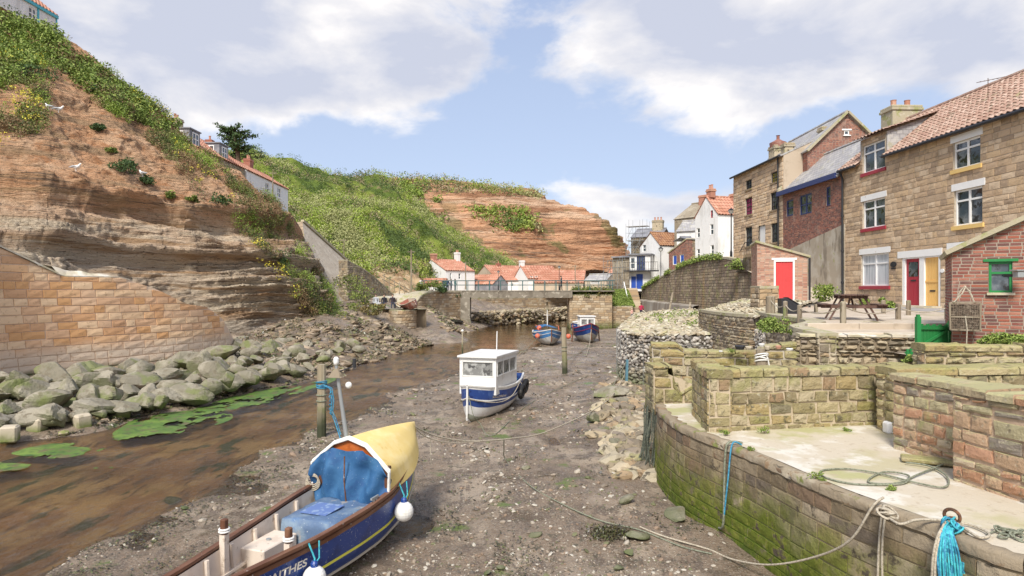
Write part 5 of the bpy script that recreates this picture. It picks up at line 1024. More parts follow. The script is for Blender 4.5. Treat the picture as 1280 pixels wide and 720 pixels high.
mb.bar((-.6, -1.08, 3.75), (ex.W+1.1, -1.08, 3.75), .05); mb.bar((-.6, -1.08, 2.85), (ex.W+1.1, -1.08, 2.85), .03); mb.build('railing', M['iron'], ex.root)
# brick annexe with blue windows below the white house
a, b = corner(836, 77, 858.5, 74); ws = specat(a, b, 3, .5, [(841, 846, 319, 331), (850, 855, 318, 328.5)]); hh = [(HY-317)/F*77-.5, (HY-299)/F*74-.5]
br = House('brick_annexe', 'small red brick annexe with two pale blue windows between the white houses', a, b, 3, .5, 3, 0, style='brick', mono=tuple(hh), openf=ws, sides='frl', cat='annexe', seed=59)
for w in ws: window(br.root, br.pl['f'], *w, fm='white', cols=1, rows=(), fw=.08, rec=.03, pane='blued')
mb = MB(); roofplane(mb, (-.1, -.1, hh[0]), (br.W+.1, -.1, hh[1]), (br.W+.1, 3.1, hh[1]), (-.1, 3.1, hh[0]), 'flat', .15); mb.build('roof', M['flag'], br.root)
a, b = corner(858.9, 74.2, 871, 74.5)
dk = House('stone_shed', 'dark stone lean-to pressed between the brick annexe and the tall white house', a, b, 3, 1.0, (HY-299)/F*74.2-1, .3, style='rub', sides='fr', cat='shed', seed=61); dk.roof('slated', 'flat')
# brown rendered house behind with a broad brick chimney
a, b = corner(843, 84, 880, 80); br2 = House('brown_house', 'grey-brown rendered gable with a broad red brick chimney behind the white houses', a, b, 7, 2, (HY-272)/F*82-2, 2.2, ridge='x', style='brownw', sides='frl', cat='house'); br2.roof('brownw', 'flat', over=.1)
chimney(br2.root, (br2.W*.5, 3.3, br2.H+1.6), 1.6, 1.0, 1.6, 'brickp', 0)
a, b = corner(846, 79, 870, 77.5); sl = House('slate_roofed_wing', 'low white wing with a slate roof and dormer left of the tall white house', a, b, 4, 2, (HY-288)/F*78-2, 1.3, ridge='x', style='whitew', sides='fl', cat='wing'); sl.roof('slate', 'flat')
# scaffolded house and flat roofed block
a, b = corner(789, 92, 826, 90); sc = House('stone_house_under_repair', 'stone house wrapped in scaffolding with clustered chimneys behind the white houses', a, b, 6, 0, (HY-296)/F*91, 1.3, style='rub', sides='fl', cat='house', seed=71); sc.roof('slated', 'flat')
chimney(sc.root, (3.2, 2.6, sc.H+.6), 1.5, .9, 2.0, 'rubble', 3)
def scaffold(name, label, a, b, D, z0, z1, nx, lifts, m='galv', sp=.03):
    t = thing(name, label, 'scaffolding', (a[0], a[1], z0)); mb = MB(); A = Vector((a[0], a[1], 0)); B = Vector((b[0], b[1], 0)); v = B-A; n = Vector((v.y, -v.x, 0)).normalized()
    for k in range(nx):
        for d in (0, D):
            q = v*k/(nx-1)+n*d; mb.tube([q, q+Vector((0, 0, z1-z0+random.uniform(0, 1.2)))], sp, n=5)
    for l in range(1, lifts+1):
        z = (z1-z0)*l/lifts
        for d in (0, D): mb.tube([n*d+Vector((0, 0, z)), v+n*d+Vector((0, 0, z))], sp, n=5); mb.tube([n*d+Vector((0, 0, z-.9)), v+n*d+Vector((0, 0, z-.9))], sp, n=5)
        for k in range(nx-1): mb.tube([v*k/(nx-1)+n*D+Vector((0, 0, z-(z1-z0)/lifts)), v*(k+1)/(nx-1)+n*D+Vector((0, 0, z))], sp, n=5)
    mb.build('pole_frame', M[m], t); mb = MB()
    for l in range(1, lifts+1): z = (z1-z0)*l/lifts; c = [Vector((0, 0, z))+n*.05, v+Vector((0, 0, z))+n*.05, v+n*D+Vector((0, 0, z)), n*D+Vector((0, 0, z))]; mb.hexa(c+[p+Vector((0, 0, .05)) for p in c])
    mb.build('platform', M['oak'], t)
a, b = corner(786, 90.5, 812, 89); scaffold('scaffolding', 'silver scaffolding round the stone house behind the white gable', a, b, 1.2, 3, (HY-284)/F*90, 4, 3, sp=.022)
a, b = corner(766, 90, 790, 88); fl = House('dark_flat_roofed_block', 'dark flat-roofed building left of the balcony behind scaffolding', a, b, 4, -.5, (HY-322)/F*89+.5, .01, style='brownw', sides='frl', cat='building'); fl.roof('slated', 'flat', over=.3, th=.2)
a, b = corner(763, 87, 787, 84); scaffold('scaffolding', 'lower scaffolding standing left of the blue doors', a, b, 1.3, -1, (HY-326)/F*85, 5, 3, sp=.024)
# cottages beyond the bridge
def far_house(name, label, pxl, Yl, pxc, Yc, D, pybase, pyeave, rise, ridge, style, roofm, wins=(), rwins=(), rkind='pantile', peak=.5, chim=(), side_px=None, cat='house', kind_side='frl', rmat=None):
    a, b = corner(pxl, Yl, pxc, Yc); Ym = Yc; z0 = (HY-pybase)/F*Ym-.3; H = (HY-pyeave)/F*Ym-z0
    ws = specat(a, b, D, z0, wins); rs = specat(a, b, D, z0, rwins, 'r') if rwins else []
    h = House(name, label, a, b, D, z0, H, rise, ridge=ridge, style=style, openf=ws, openr=rs, sides=kind_side, peak=peak, cat=cat, seed=int(pxl))
    for w in ws: window(h.root, h.pl['f'], *w, fm='white', cols=1, rows=(.5,), fw=.09, mw=.05, rec=.05)
    for w in rs: window(h.root, h.pl['r'], *w, fm='white', cols=1, rows=(.5,), fw=.09, mw=.05, rec=.05)
    h.roof(roofm, rkind, tw=.5, tl=.6, over=.15)
    for (x, y, w, d, hh, m, n) in chim: chimney(h.root, (x*h.W, y*D, h.H+rise*.75), w, d, hh, m, n)
    return h
far_house('white_cottage', 'white cottage with orange roof and skylight left of the footbridge', 522, 112, 557, 106, 6.2, 361, 338, 1.9, 'y', 'whitew', 'tiler', [(532.5, 535.5, 333, 336.5), (530, 534, 342.5, 347.5)], [(562, 564.5, 341, 349), (573, 576, 341.5, 349)], chim=[(.5, .08, 1.1, .7, 1.6, 'brickp', 0), (.5, .9, .9, .7, 2.0, 'whitew', 2)])
far_house('red_roofed_lean_to', 'low lean-to with an orange tiled roof in front of the white cottage', 517, 101, 552, 99, 3, 362.5, 357, 1.0, 'x', 'whitew', 'tiler', kind_side='fr', cat='lean-to')
far_house('brown_gabled_cottage', 'brown gabled cottage with an orange roof behind the footbridge', 592, 122, 620, 116, 9, 361, 348, 2.4, 'y', 'beigew', 'tiler', chim=[(.5, .35, .8, .6, 1.2, 'brickr', 1)])
far_house('low_tiled_wing', 'low orange-roofed wing with a dark slate end in front of the brown cottage', 583, 112, 616, 108, 4, 361.5, 355, 1.5, 'x', 'slated', 'tiler', kind_side='frl', cat='wing')
far_house('white_terrace_cottage', 'white walled cottage with long orange roof left of the narrow white gable', 622, 112, 648, 110, 6, 362, 351, 1.7, 'x', 'whitew', 'tiler', [(627, 633, 354, 358), (638, 642, 354, 358)], kind_side='frl')
far_house('white_gabled_cottage', 'narrow white gabled cottage with tall chimney and slate dormer', 642, 112, 660, 106, 6, 362, 348, 2.1, 'y', 'whitew', 'tiler', (), [(663, 666, 345, 349), (669, 672, 345, 349)], chim=[(.45, .06, .9, .7, 1.6, 'whitew', 0)])
far_house('long_red_roofed_shed', 'long low boathouse with a wide orange tiled roof behind the footbridge', 668, 106, 729, 104, 5, 362, 353, 1.9, 'x', 'beigew', 'tiler', kind_side='frl', cat='boathouse')
far_house('grey_roofed_shed', 'small shed with pale grey roof right of the long orange roof', 731, 104, 758, 102, 4, 361, 350, .9, 'x', 'beigew', 'slate', [(738, 750, 351, 355)], rkind='flat', cat='shed')
far_house('small_tiled_house', 'small orange tiled house half hidden behind the scaffolding', 752, 112, 770, 108, 4, 362, 349, 1.7, 'x', 'beigew', 'tiler')
# cottages on the cliff
def row(name, label, pxl, Yl, pxr, Yr, eyl, eyr, base, D, rise, style, roofm, wins=(), chim=(), kind='x', rw=()):
    a = ((pxl-640)/F*Yl, Yl); b = ((pxr-640)/F*Yr, Yr); zl = (HY-eyl)/F*Yl; zr = (HY-eyr)/F*Yr; z = (zl+zr)/2; z0 = (HY-base)/F*Yr-.5
    ws = specat(a, b, D, z0, wins); rr = specat(a, b, D, z0, rw, 'r') if rw else []
    h = House(name, label, a, b, D, z0, z-z0, rise, style=style, openf=ws, openr=rr, sides='flr', cat='house')
    for w in ws: window(h.root, h.pl['f'], *w, fm='white', cols=2, rows=(.5,), fw=.09, mw=.05, rec=.05, sill=('white', .1, .1))
    for w in rr: window(h.root, h.pl['r'], *w, fm='white', cols=1, rows=(.5,), fw=.09, mw=.05, rec=.05)
    h.roof(roofm, tw=.45, tl=.5, over=.12)
    for (x, y, w, d, hh, m, n) in chim: chimney(h.root, (x*h.W, y*D, h.H+rise*.7), w, d, hh, m, n)
    return h

row('white_cliff_cottage', 'white cottage with thin orange roof line perched at the right end of the cliff row', 308, 72, 360, 86, 212, 237, 273, 5, 1.6, 'whitew', 'tiler', [(331.8, 336, 229, 241), (346.7, 351, 235, 247), (332, 336, 248, 256), (346.7, 351, 252.5, 262)], chim=[(.45, .45, 1.1, .8, 1.4, 'brickr', 2)])
ch_ = row('cream_cliff_cottage', 'rubble cottage with two slate dormers and orange roof left of the white cliff cottage', 236, 59.4, 306, 71.6, 180, 211, 235, 5, 2.0, 'rub', 'tiler', chim=[(.28, .6, 1.0, .9, 1.9, 'rubble', 2), (.8, .55, .7, .7, 1.3, 'brickr', 1)])
for (u, nm) in ((.5, 'slated'), (6.5, 'navy')):
    mb = MB(); mb.box((u, .2, ch_.H-.3), (u+2.0, 2.4, ch_.H+1.55)); o = mb.build('dormer', M['slated'], ch_.root); mb = MB(); mb.box((u-.1, .1, ch_.H+1.56), (u+2.1, 2.5, ch_.H+1.68)); mb.build('dormer_roof', M['slated'], ch_.root)
    pl_ = line_place((u, .195), (u+2.0, .195)); window(ch_.root, pl_, .45, ch_.H+.15, 1.15, 1.2, fm='white', cols=2, rows=(.5,), fw=.09, mw=.05, rec=-.08)
    # the cheek turned towards the camera carries a sash as well
    pl_ = line_place((u-.005, 2.4), (u-.005, .2)); window(ch_.root, pl_, .7, ch_.H+.35, 1.0, 1.0, fm='white', cols=2, rows=(.5,), fw=.09, mw=.05, rec=-.08)
M['turq'] = paint('turquoise_paint', (.08, .42, .50))
tl_ = row('clifftop_cottage', 'white cottage with turquoise trim at the very top left corner above the cliff', -40, 55.6, 71, 66, -48, 23, 40, 6, 2.5, 'whitew', 'tiler', [(36, 45.5, 10, 24)])
mb = MB(); mb.box((tl_.W-.15, -.04, 0), (tl_.W+.03, -.005, tl_.H)); mb.box((-.1, -.2, tl_.H-.35), (tl_.W, -.06, tl_.H-.05)); u = tl_.px(47.5); mb.box((u-.12, -.05, 0), (u+.12, -.006, tl_.H)); mb.build('trim', M['turq'], tl_.root)
# ------------------------------------------------------------------ stones in quantity
def ico(sub=0):
    t = (1+5**.5)/2; V = [(-1, t, 0), (1, t, 0), (-1, -t, 0), (1, -t, 0), (0, -1, t), (0, 1, t), (0, -1, -t), (0, 1, -t), (t, 0, -1), (t, 0, 1), (-t, 0, -1), (-t, 0, 1)]
    Fc = [(0, 11, 5), (0, 5, 1), (0, 1, 7), (0, 7, 10), (0, 10, 11), (1, 5, 9), (5, 11, 4), (11, 10, 2), (10, 7, 6), (7, 1, 8), (3, 9, 4), (3, 4, 2), (3, 2, 6), (3, 6, 8), (3, 8, 9), (4, 9, 5), (2, 4, 11), (6, 2, 10), (8, 6, 7), (9, 8, 1)]
    V = [np.array(v)/np.linalg.norm(v) for v in V]
    for _ in range(sub):
        mid = {}; N = []
        def m(a, b):
            k = (min(a, b), max(a, b))
            if k not in mid: w = V[a]+V[b]; V.append(w/np.linalg.norm(w)); mid[k] = len(V)-1
            return mid[k]
        for a, b, c in Fc: x, y, z = m(a, b), m(b, c), m(c, a); N += [(a, x, z), (b, y, x), (c, z, y), (x, y, z)]
        Fc = N
    return np.array(V), np.array(Fc)
ICO = [ico(0), ico(1)]
def stones(mb, c, size, flat=.6, sub=0, seed=0, m=0, rotz=True, jag=.22):
    r = np.random.default_rng(seed); c = np.asarray(c, float); n = len(c); size = np.broadcast_to(np.asarray(size, float), (n,)); V, Fc = ICO[sub]
    P_ = V[None]*(1+r.uniform(-jag, jag, (n, len(V), 1))); sc = np.stack([size*r.uniform(.8, 1.25, n), size*r.uniform(.6, 1, n), size*flat*r.uniform(.7, 1.2, n)], -1); P_ = P_*sc[:, None]
    a = r.uniform(0, 2*math.pi, n); ca, sa = np.cos(a)[:, None], np.sin(a)[:, None]; X = P_[..., 0]*ca-P_[..., 1]*sa; Y = P_[..., 0]*sa+P_[..., 1]*ca
    ti = r.normal(0, .25, n)[:, None]; Z = P_[..., 2]+X*ti
    V2 = np.stack([X, Y, Z], -1)+c[:, None]; mb.add(V2.reshape(-1, 3), (Fc[None]+(np.arange(n)*len(V))[:, None, None]).reshape(-1, 3), m)
# ------------------------------------------------------------------ terrace, street, green banks
M['terr'] = mat('terrace_concrete', (.50, .42, .33), [dict(c=(.58, .50, .40), s=.8, lo=.45, hi=.62), dict(c=(.40, .33, .25), s=2, lo=.54, hi=.66), dict(c=(.30, .28, .14), s=.9, lo=.6, hi=.68)], bump=.3, bs=14, rough=.9)
M['tarm'] = mat('path_tarmac', (.36, .34, .33), [dict(c=(.28, .27, .26), s=1, lo=.5, hi=.62)], bump=.3, bs=30, rough=.9)
M['grass'] = mat('bank_grass', (.10, .16, .03), [dict(c=(.16, .2, .05), s=2, lo=.5, hi=.6)], bump=.8, bs=8)
def tz(x, y): return np.interp(y, [12, 15.5, 18.5, 24, 33, 36, 44, 52, 62, 72, 80, 100], [-1.2, -1.1, -.86, -.82, -.8, -.75, 1.0, 2.0, 2.7, 1.2, 0, -.3])
ys = np.concatenate([np.linspace(15.3, 36, 40), np.linspace(37, 82, 46)])
V = []
for y in ys:
    xl = float(np.interp(y, [15.3, 17.2, 18.2, 22, 28, 33, 40, 48, 56, 66, 72, 80], [7.4, 7.4, 8.6, 9.0, 10.5, 12.5, 16.2, 17.6, 18.6, 18.2, 17.6, 17.6])); V.append([(x, y, tz(x, y)) for x in np.linspace(xl, 30, 24)])
o = MB().grid(np.array(V), flip=True).build('terrace', M['terr'], smooth=True); tag(o, kind='structure')
# tarmac path strip along the doors, lifted clear of the terrace
V = [[(x, y, tz(x, y)+.006) for x in np.linspace(FA+FM*y-3.4, FA+FM*y-.02, 4)] for y in np.linspace(17.5, 36, 20)]
tag(MB().grid(np.array(V), flip=True).build('path', M['tarm']), kind='structure')
# edging kerbs of the terrace in two low steps
for y, h, d in ((15.7, .0, .28), (16.75, .09, .2)):
    mb = MB(); x = 7.35 if y < 16 else 7.7; 
    while x < 11.6:
        w = random.uniform(.8, 1.4); z = float(tz(x, y)); mb.box((x, y-d/2, z-.25), (min(x+w, 11.7)-.012, y+d/2, z+.055+h), ch=.015); x += w
    tag(mb.build('kerb', M['terr']), kind='structure')
# slope joining quay slab level to right bank: ground under the garden strip
V = [[(x, y, -1.45+.02*math.sin(3*x+y)) for x in np.linspace(9.0, 18, 10)] for y in np.linspace(12.7, 15.3, 6)]
tag(MB().grid(np.array(V), flip=True).build('garden_path', M['terr']), kind='structure')
# land behind the houses so that nothing floats
M['land'] = mat('village_ground', (.22, .2, .13), [dict(c=(.12, .15, .05), s=.3, lo=.45, hi=.6)], rough=.95)
V = [[(x, y, np.interp(x, [30, 60, 120], [0, 4, 12])+tz(30, y)) for x in (29.5, 60, 120)] for y in (12, 30, 50, 80, 110, 150)]
tag(MB().grid(np.array(V), flip=True).build('village_ground', M['land']), kind='structure')
V = [[(x, y, -.12-.004*(y-80)) for x in np.linspace(-22, 40, 10)] for y in np.linspace(96, 150, 8)]
tag(MB().grid(np.array(V), flip=True).build('far_quay', M['terr']), kind='structure')

# ------------------------------------------------------------------ curved stained wall and its neighbours
M['bigw'] = mat('stained_wall_stone', (.3, .24, .17), isl=[(.27, .21, .145), (.22, .17, .12), (.32, .25, .17), (.25, .19, .15), (.36, .29, .20), (.20, .165, .12)], layers=[dict(c=(.16, .11, .075), s=.45, lo=.48, hi=.66, st=(1, 1, .3), a=.8), dict(c=(.34, .23, .12), s=.6, lo=.55, hi=.66, st=(1, 1, .3), a=.7), dict(c=(.26, .27, .10), s=1.2, lo=.52, hi=.64, a=.5)], bump=.6, bs=9)
M['lowc'] = mat('stained_concrete', (.33, .29, .24), [dict(c=(.24, .20, .16), s=.5, lo=.45, hi=.6, st=(1, 1, .25)), dict(c=(.42, .39, .33), s=.7, lo=.55, hi=.64, st=(1, 1, .15))], bump=.4)
bp = [(804, 82), (815, 77), (835, 70), (862, 63), (895, 56), (925, 50), (952, 45.5), (985, 41)]
pts = [Vector(((a-640)/F*z, z, 0)) for a, z in bp]
def bigtop(pl0):
    us = np.linspace(0, pl0.L, 200); px, _ = project(pl0(us, 0*us, 0*us)); Y = pl0(us, 0*us, 0*us)[:, 1]; ty = np.interp(px, [804, 808, 830, 855, 880, 905, 950, 985], [361, 357, 343, 330, 322.5, 322, 331, 338]); z = (HY-ty)/F*Y; return us, z
pl0 = path_place(pts, batter=.08, z0=2); us, zz = bigtop(pl0)
bt_ = thing('curved_wall', 'tall curved stained stone wall carrying the street below the white houses', 'wall', (pts[3].x, pts[3].y, -3.8)); o_ = -np.array(bt_.location); plw = lambda u, z, d: pl0(u, z, d)+o_
mb = MB(); tf = lambda u: np.interp(u, us, zz); blocks(mb, plw, pl0.L, -4.4, tf, ch=.24, bw=(.3, .7), depth=.03, gap=.03, jit=.2, rough=.012, n=2, seed=77); core(mb, plw, pl0.L, -4.4, tf, m=1, extra=np.linspace(0, pl0.L, 60)); mb.build('masonry', [M['bigw'], M['rubm']], bt_)
mb = MB(); V = np.array([[plw(u, float(tf(u))-.12, .06), plw(u, float(tf(u))+.06, .07), plw(u, float(tf(u))+.09, -.3), plw(u, float(tf(u))-.1, -1.2)] for u in np.linspace(0, pl0.L, 70)]); mb.grid(V); mb.build('coping', M['flag'], bt_)
mb = MB(); uu = np.linspace(.2, pl0.L*.55, 40); V = np.array([[plw(u, -4.4, .62), plw(u, -1.25-.012*u, .60), plw(u, -1.18-.012*u, .52), plw(u, -1.1-.012*u, .0)] for u in uu]); mb.grid(V); mb.build('concrete_footing', M['lowc'], bt_)
mb = MB(); c = []
for u in np.linspace(.5, pl0.L-4, 240):
    if fbm(np.array([u, 0, 0]), 2, .5) > -.15:
        for _ in range(26): p = pl0(u+rng.normal()*.15, float(tf(u))+.1+abs(rng.normal())*.16-.3*rng.random(), .1+rng.normal()*.1); c.append(p)
leafquads(mb, np.array(c), .10); tag(mb.build('wall_top_weeds', M['bright']), 'green weeds sprouting along the top of the curved wall', 'weeds', kind='stuff')
q = P(918, 334, 50); bush('wall_shrub', 'round green shrub growing from the curved wall below the townhouse', q-Vector((0, .9, .1)), .75, M['bright'], .09, 500)
# timber fenders leaning on the wall
for px, y0, y1, dx in [(838, 398, 366, 3), (884, 392, 372, 2), (862, 396, 378, 1), (829, 398, 386, -1)]:
    a = P(px-dx, y0, 58.5); b = P(px+dx, y1, 60.5); mb = MB(); mb.bar(a, b, .16, .1); tag(mb.build('timber_fender', M['oak']), 'weathered timber fender leaning against the footing of the curved wall', 'fender', 'timber fenders on the curved wall')
# wall, abutment and steps by the bridge
def wallrun(name, label, pts, z0, top, style, cat='wall', seed=1, th=.8, ch=None, capm=None):
    pl0 = path_place(pts) if len(pts) > 2 else line_place(pts[0], pts[1]); L = pl0.L; t = thing(name, label, cat, tuple(pl0(L/2, z0, 0.0))); o = -np.array(t.location); pl = lambda u, z, d: pl0(u, z, d)+o
    tf = top if callable(top) else (lambda u: 0*np.asarray(u, float)+top); s = STY[style]; mb = MB(); ex = np.linspace(0, L, max(2, int(L/.6)))
    blocks(mb, pl, L, z0, tf, ch=ch or s[2], bw=s[3], depth=s[4], gap=s[5], jit=s[6], rough=s[7]*1.5, n=3, seed=seed); core(mb, pl, L, z0, tf, m=1, extra=ex)
    bk = lambda u, z, d: pl(L-np.asarray(u, float), z, -th-np.asarray(d, float)); core(mb, bk, L, z0, lambda u: tf(L-np.asarray(u, float)), m=1, extra=ex)
    for e in (0, L):
        a, b = pl0(float(e), 0.0, 0.0), pl0(float(e), 0.0, -th); lp = line_place(b, a) if e == 0 else line_place(a, b); l2 = lambda u, z, d, lp=lp: lp(u, z, d)+o; blocks(mb, l2, th, z0, float(tf(e)), ch=ch or s[2], bw=s[3], depth=s[4], gap=s[5], jit=s[6], rough=s[7], n=3, seed=seed+5); core(mb, l2, th, z0, float(tf(e)), m=1)
    mb.build('masonry', [M[s[0]], M[s[1]]], t)
    mb = MB(); V = np.array([[pl(u, float(tf(u))-.05, .05), pl(u, float(tf(u))+.07, .05), pl(u, float(tf(u))+.07, -th-.05), pl(u, float(tf(u))-.05, -th-.05)] for u in ex]); mb.grid(V); mb.add(V[0], [(3, 2, 1, 0)]); mb.add(V[-1], [(0, 1, 2, 3)]); mb.build('coping', M[capm or 'flag'], t); return t
STY['weedy'] = ('quay', 'quaym', .3, (.4, .9), .04, .02, .3, .012)
M['bridgest'] = mat('bridge_stone', (.42, .33, .22), isl=[(.46, .36, .24), (.38, .28, .18), (.52, .43, .31), (.30, .23, .16), (.42, .30, .18)], layers=[dict(c=(.12, .14, .04), s=1, lo=.1, hi=.2, z=(-4.3, -3.4), za=.9)], bump=.6)
STY['br'] = ('bridgest', 'rubm', .26, (.35, .8), .03, .02, .3, .012)
X_ = lambda px, Y: Vector(((px-640)/F*Y, Y, 0))
wallrun('bridge_abutment', 'stone abutment under the right end of the footbridge', [X_(712, 73.5), X_(765, 73.5)], -4.5, -.55, 'br', seed=81, th=3.0, cat='abutment')
wallrun('bank_wall', 'low stone wall between the bridge abutment and the steps, grass above it', [X_(766, 75), X_(791, 75)], -4.5, -1.9, 'br', seed=82, th=.6)
wallrun('bridge_abutment', 'rough ochre stone abutment under the left end of the footbridge, plants on top', [X_(519, 66), X_(541, 68.5), X_(560, 71), X_(578, 73.5)], -4.2, lambda u: np.interp(u, [0, 1.2, 3, 9], [-1.3, -.5, -.15, -.2]), 'br', seed=83, th=2.5, cat='abutment')
wallrun('river_wall', 'long pale river wall seen under the footbridge', [X_(560, 84), X_(640, 93), X_(722, 101)], -4.6, -1.1, 'br', seed=84, th=1)
wallrun('quay_end_wall', 'small dark stone landing wall below the people on the bench', [X_(484, 58), X_(497, 55), X_(519, 56.5), X_(521, 60)], -4.3, lambda u: -1.75+0*np.asarray(u, float), 'br', seed=85, th=3.0)
wallrun('rubble_wall', 'rubble retaining wall climbing beside the slip road', [X_(434, 64), X_(462, 68), X_(492, 76)], -1.8, lambda u: np.interp(u, [0, 12.5], [3.0, -.6]), 'rub', seed=86, th=1)
# bank fill with grass above the low wall
V = [[(x, y, -1.95+(y-75.5)*.42) for x in np.linspace(11.9, 14.6, 6)] for y in np.linspace(75.4, 80, 6)]
tag(MB().grid(np.array(V), flip=True).build('grass_bank', M['grass']), kind='structure')
mb = MB(); c = np.array([(rng.uniform(11.9, 14.5), y, -1.9+(y-75.5)*.42+rng.uniform(0, .25)) for y in rng.uniform(75.4, 80, 3500)]); leafquads(mb, c, .13, .3, upb=.5); tag(mb.build('bank_grass', M['bright']), 'bright grass on the bank right of the bridge', 'grass', kind='stuff')
mb = MB(); b_ = np.array([(rng.uniform(7.2, 11.6), rng.uniform(73.6, 76), -.6+rng.uniform(-.2, .5)) for _ in range(260)]); clumps(mb, b_, np.tile([[0, -.7, .5]], (260, 1)), 24, .45, .1); tag(mb.build('abutment_scrub', M['scrub']), 'scrub growing on top of the right bridge abutment', 'scrub', kind='stuff')
# steps
t = thing('stone_steps', 'worn stone steps rising from the river bed beside the grass bank', 'steps', P(797, 398, 76)); mb = MB()
for i in range(17): mb.box((-.75, i*.28, -.3), (.85, i*.28+.3 if i < 16 else 6, .22*i+.1), ch=.02)
mb.build('treads', M['bridgest'], t); mb = MB(); mb.tube([(-.85, -.1, 1.0), (-.85, 4.4, 4.4)], .05, n=6)
for i in range(4): mb.tube([(-.85, i*1.45, .2+i*1.14), (-.85, i*1.45, 1.05+i*1.13)], .04, n=6)
mb.build('handrail', M['white'], t)
# ------------------------------------------------------------------ footbridge
def bridge():
    Y = 74.0; xa = (572-640)/F*Y; xb = (713-640)/F*Y; t = thing('footbridge', 'concrete footbridge with teal railings across the river', 'bridge', (0, Y, 0)); L = xb-xa
    mb = MB(); mb.box((xa-4.5, -.9, -.12), (xb+5, 1.2, 0)); mb.build('deck', M['bridgest2'], t)
    mb = MB(); mb.box((xa, -.85, -.85), (xb, -.6, -.12)); mb.box((xa, .9, -.85), (xb, 1.15, -.12)); x = xa+.4
    while x < xb: mb.box((x, -.9, -.8), (x+.18, -.85, -.13)); x += 1.05
    mb.build('girder', M['bridgest2'], t)
    mb = MB(); x = xa-4.0
    while x < xb+5: mb.bar((x, -.82, 0), (x, -.82, 1.12), .07); mb.bar((x, 1.1, 0), (x, 1.1, 1.12), .07); x += 1.28
    for z in (1.12, .62): mb.tube([(xa-4, -.82, z), (xb+5, -.82, z)], .035, n=6); mb.tube([(xa-4, 1.1, z), (xb+5, 1.1, z)], .035, n=6)
    x = xa-4
    mb.build('railing', M['greeniron'], t)
    mb = MB(); mb.box((xa-.2, -.9, -4.5), (xa+1.5, -.3, -.85), ch=.03); mb.box((xa+.0, .5, -4.5), (xa+1.5, 1.2, -.85)); mb.hexa([(xa-.4, -1.1, -4.5), (xa+1.8, -1.1, -4.5), (xa+1.8, -.2, -4.5), (xa-.4, -.2, -4.5), (xa-.2, -.91, -3.2), (xa+1.5, -.91, -3.2), (xa+1.5, -.3, -3.2), (xa-.2, -.3, -3.2)]); mb.build('pier', M['bridgest2'], t)
M['bridgest2'] = mat('bridge_concrete', (.25, .22, .175), [dict(c=(.18, .155, .12), s=1, lo=.5, hi=.62), dict(c=(.42, .38, .31), s=2.2, lo=.55, hi=.65), dict(c=(.12, .12, .06), s=1, lo=.1, hi=.2, z=(-4.2, -3.2), za=.9)], bump=.4)
bridge()
# revetment below the cliff cottages
M['revet'] = mat('pebbled_revetment', (.50, .42, .32), [dict(c=(.58, .50, .39), s=1, lo=.45, hi=.62), dict(c=(.38, .31, .23), s=3, lo=.54, hi=.64)], bump=.6, bs=5, bdist=.1)
t = thing('revetment', 'tall smooth pebbled retaining wall holding the slope below the cliff cottages', 'wall', P(400, 388, 58))
o = t.location; mb = MB(); A_ = [P(378, 277, 70)-o, P(433, 326, 79)-o, P(431, 395, 60)-o, P(393, 395, 56)-o]; Bk = [P(360, 279, 73)-o, P(372, 330, 66)-o, P(383, 395, 60)-o]
n = 14; g = np.array([[np.array(A_[0])*(1-a)*(1-b)+np.array(A_[1])*a*(1-b)+np.array(A_[2])*a*b+np.array(A_[3])*(1-a)*b for b in np.linspace(0, 1, n)] for a in np.linspace(0, 1, n)]); mb.grid(g, flip=True)
mb.add([A_[0], Bk[0], Bk[1], Bk[2], A_[3]], [(0, 1, 2, 3, 4)], 1); mb.add([A_[0], A_[1], A_[1]+Vector((-4, 6, .3)), Bk[0]], [(0, 1, 2, 3)], 0); mb.add([A_[1], A_[2], A_[2]+Vector((-3, 8, 0)), A_[1]+Vector((-4, 6, .3))], [(0, 1, 2, 3)])
M['revside'] = mat('revetment_side', (.42, .34, .24), brick=((.45, .36, .26), (.36, .28, .2), (.26, .21, .15), .35, .7), obj=True, bump=.4)
mb.build('face', [M['revet'], M['revside']], t)
mb = MB(); mb.bar(A_[0]+Vector((0, 0, .1)), A_[1]+Vector((0, 0, .1)), .4, .25); mb.build('coping', M['flag'], t)
# slip road, quay pad and slipway draped on the bank
def drape(name, rows, m, lift):
    V = [[(x, y, float(bedz(x, y, False))+lift) for x in np.linspace(a, b, 9)] for y, a, b in rows]; o = MB().grid(np.array(V), flip=True).build(name, m, smooth=True); tag(o, kind='structure')
drape('slip_road', [(y, float(np.interp(y, [57, 66, 76, 95], [-11.8, -14.5, -15.5, -14.5])), float(np.interp(y, [57, 66, 76, 95], [-9.5, -11.6, -11, -9.5]))) for y in np.linspace(66, 95, 20)], M['conc'], .08)
# long weed bank under the river wall and on rock ledges
mb = MB(); c = []
for _ in range(1700):
    f = rng.random(); Y = 79+f*20; x = np.interp(Y, [79, 90, 99], [-4.5, 2.6, 9.5])+rng.normal()*.5; c.append((x, Y-rng.uniform(.5, 3.5), -4.3+rng.uniform(0, 1.7)))
c = np.array(c); stones(mb, c, rng.uniform(.15, .4, len(c)), .6, 0, 5); tag(mb.build('weedy_stones', M['rubble']), 'weedy stones heaped under the river wall beyond the bridge', 'stones', kind='stuff')
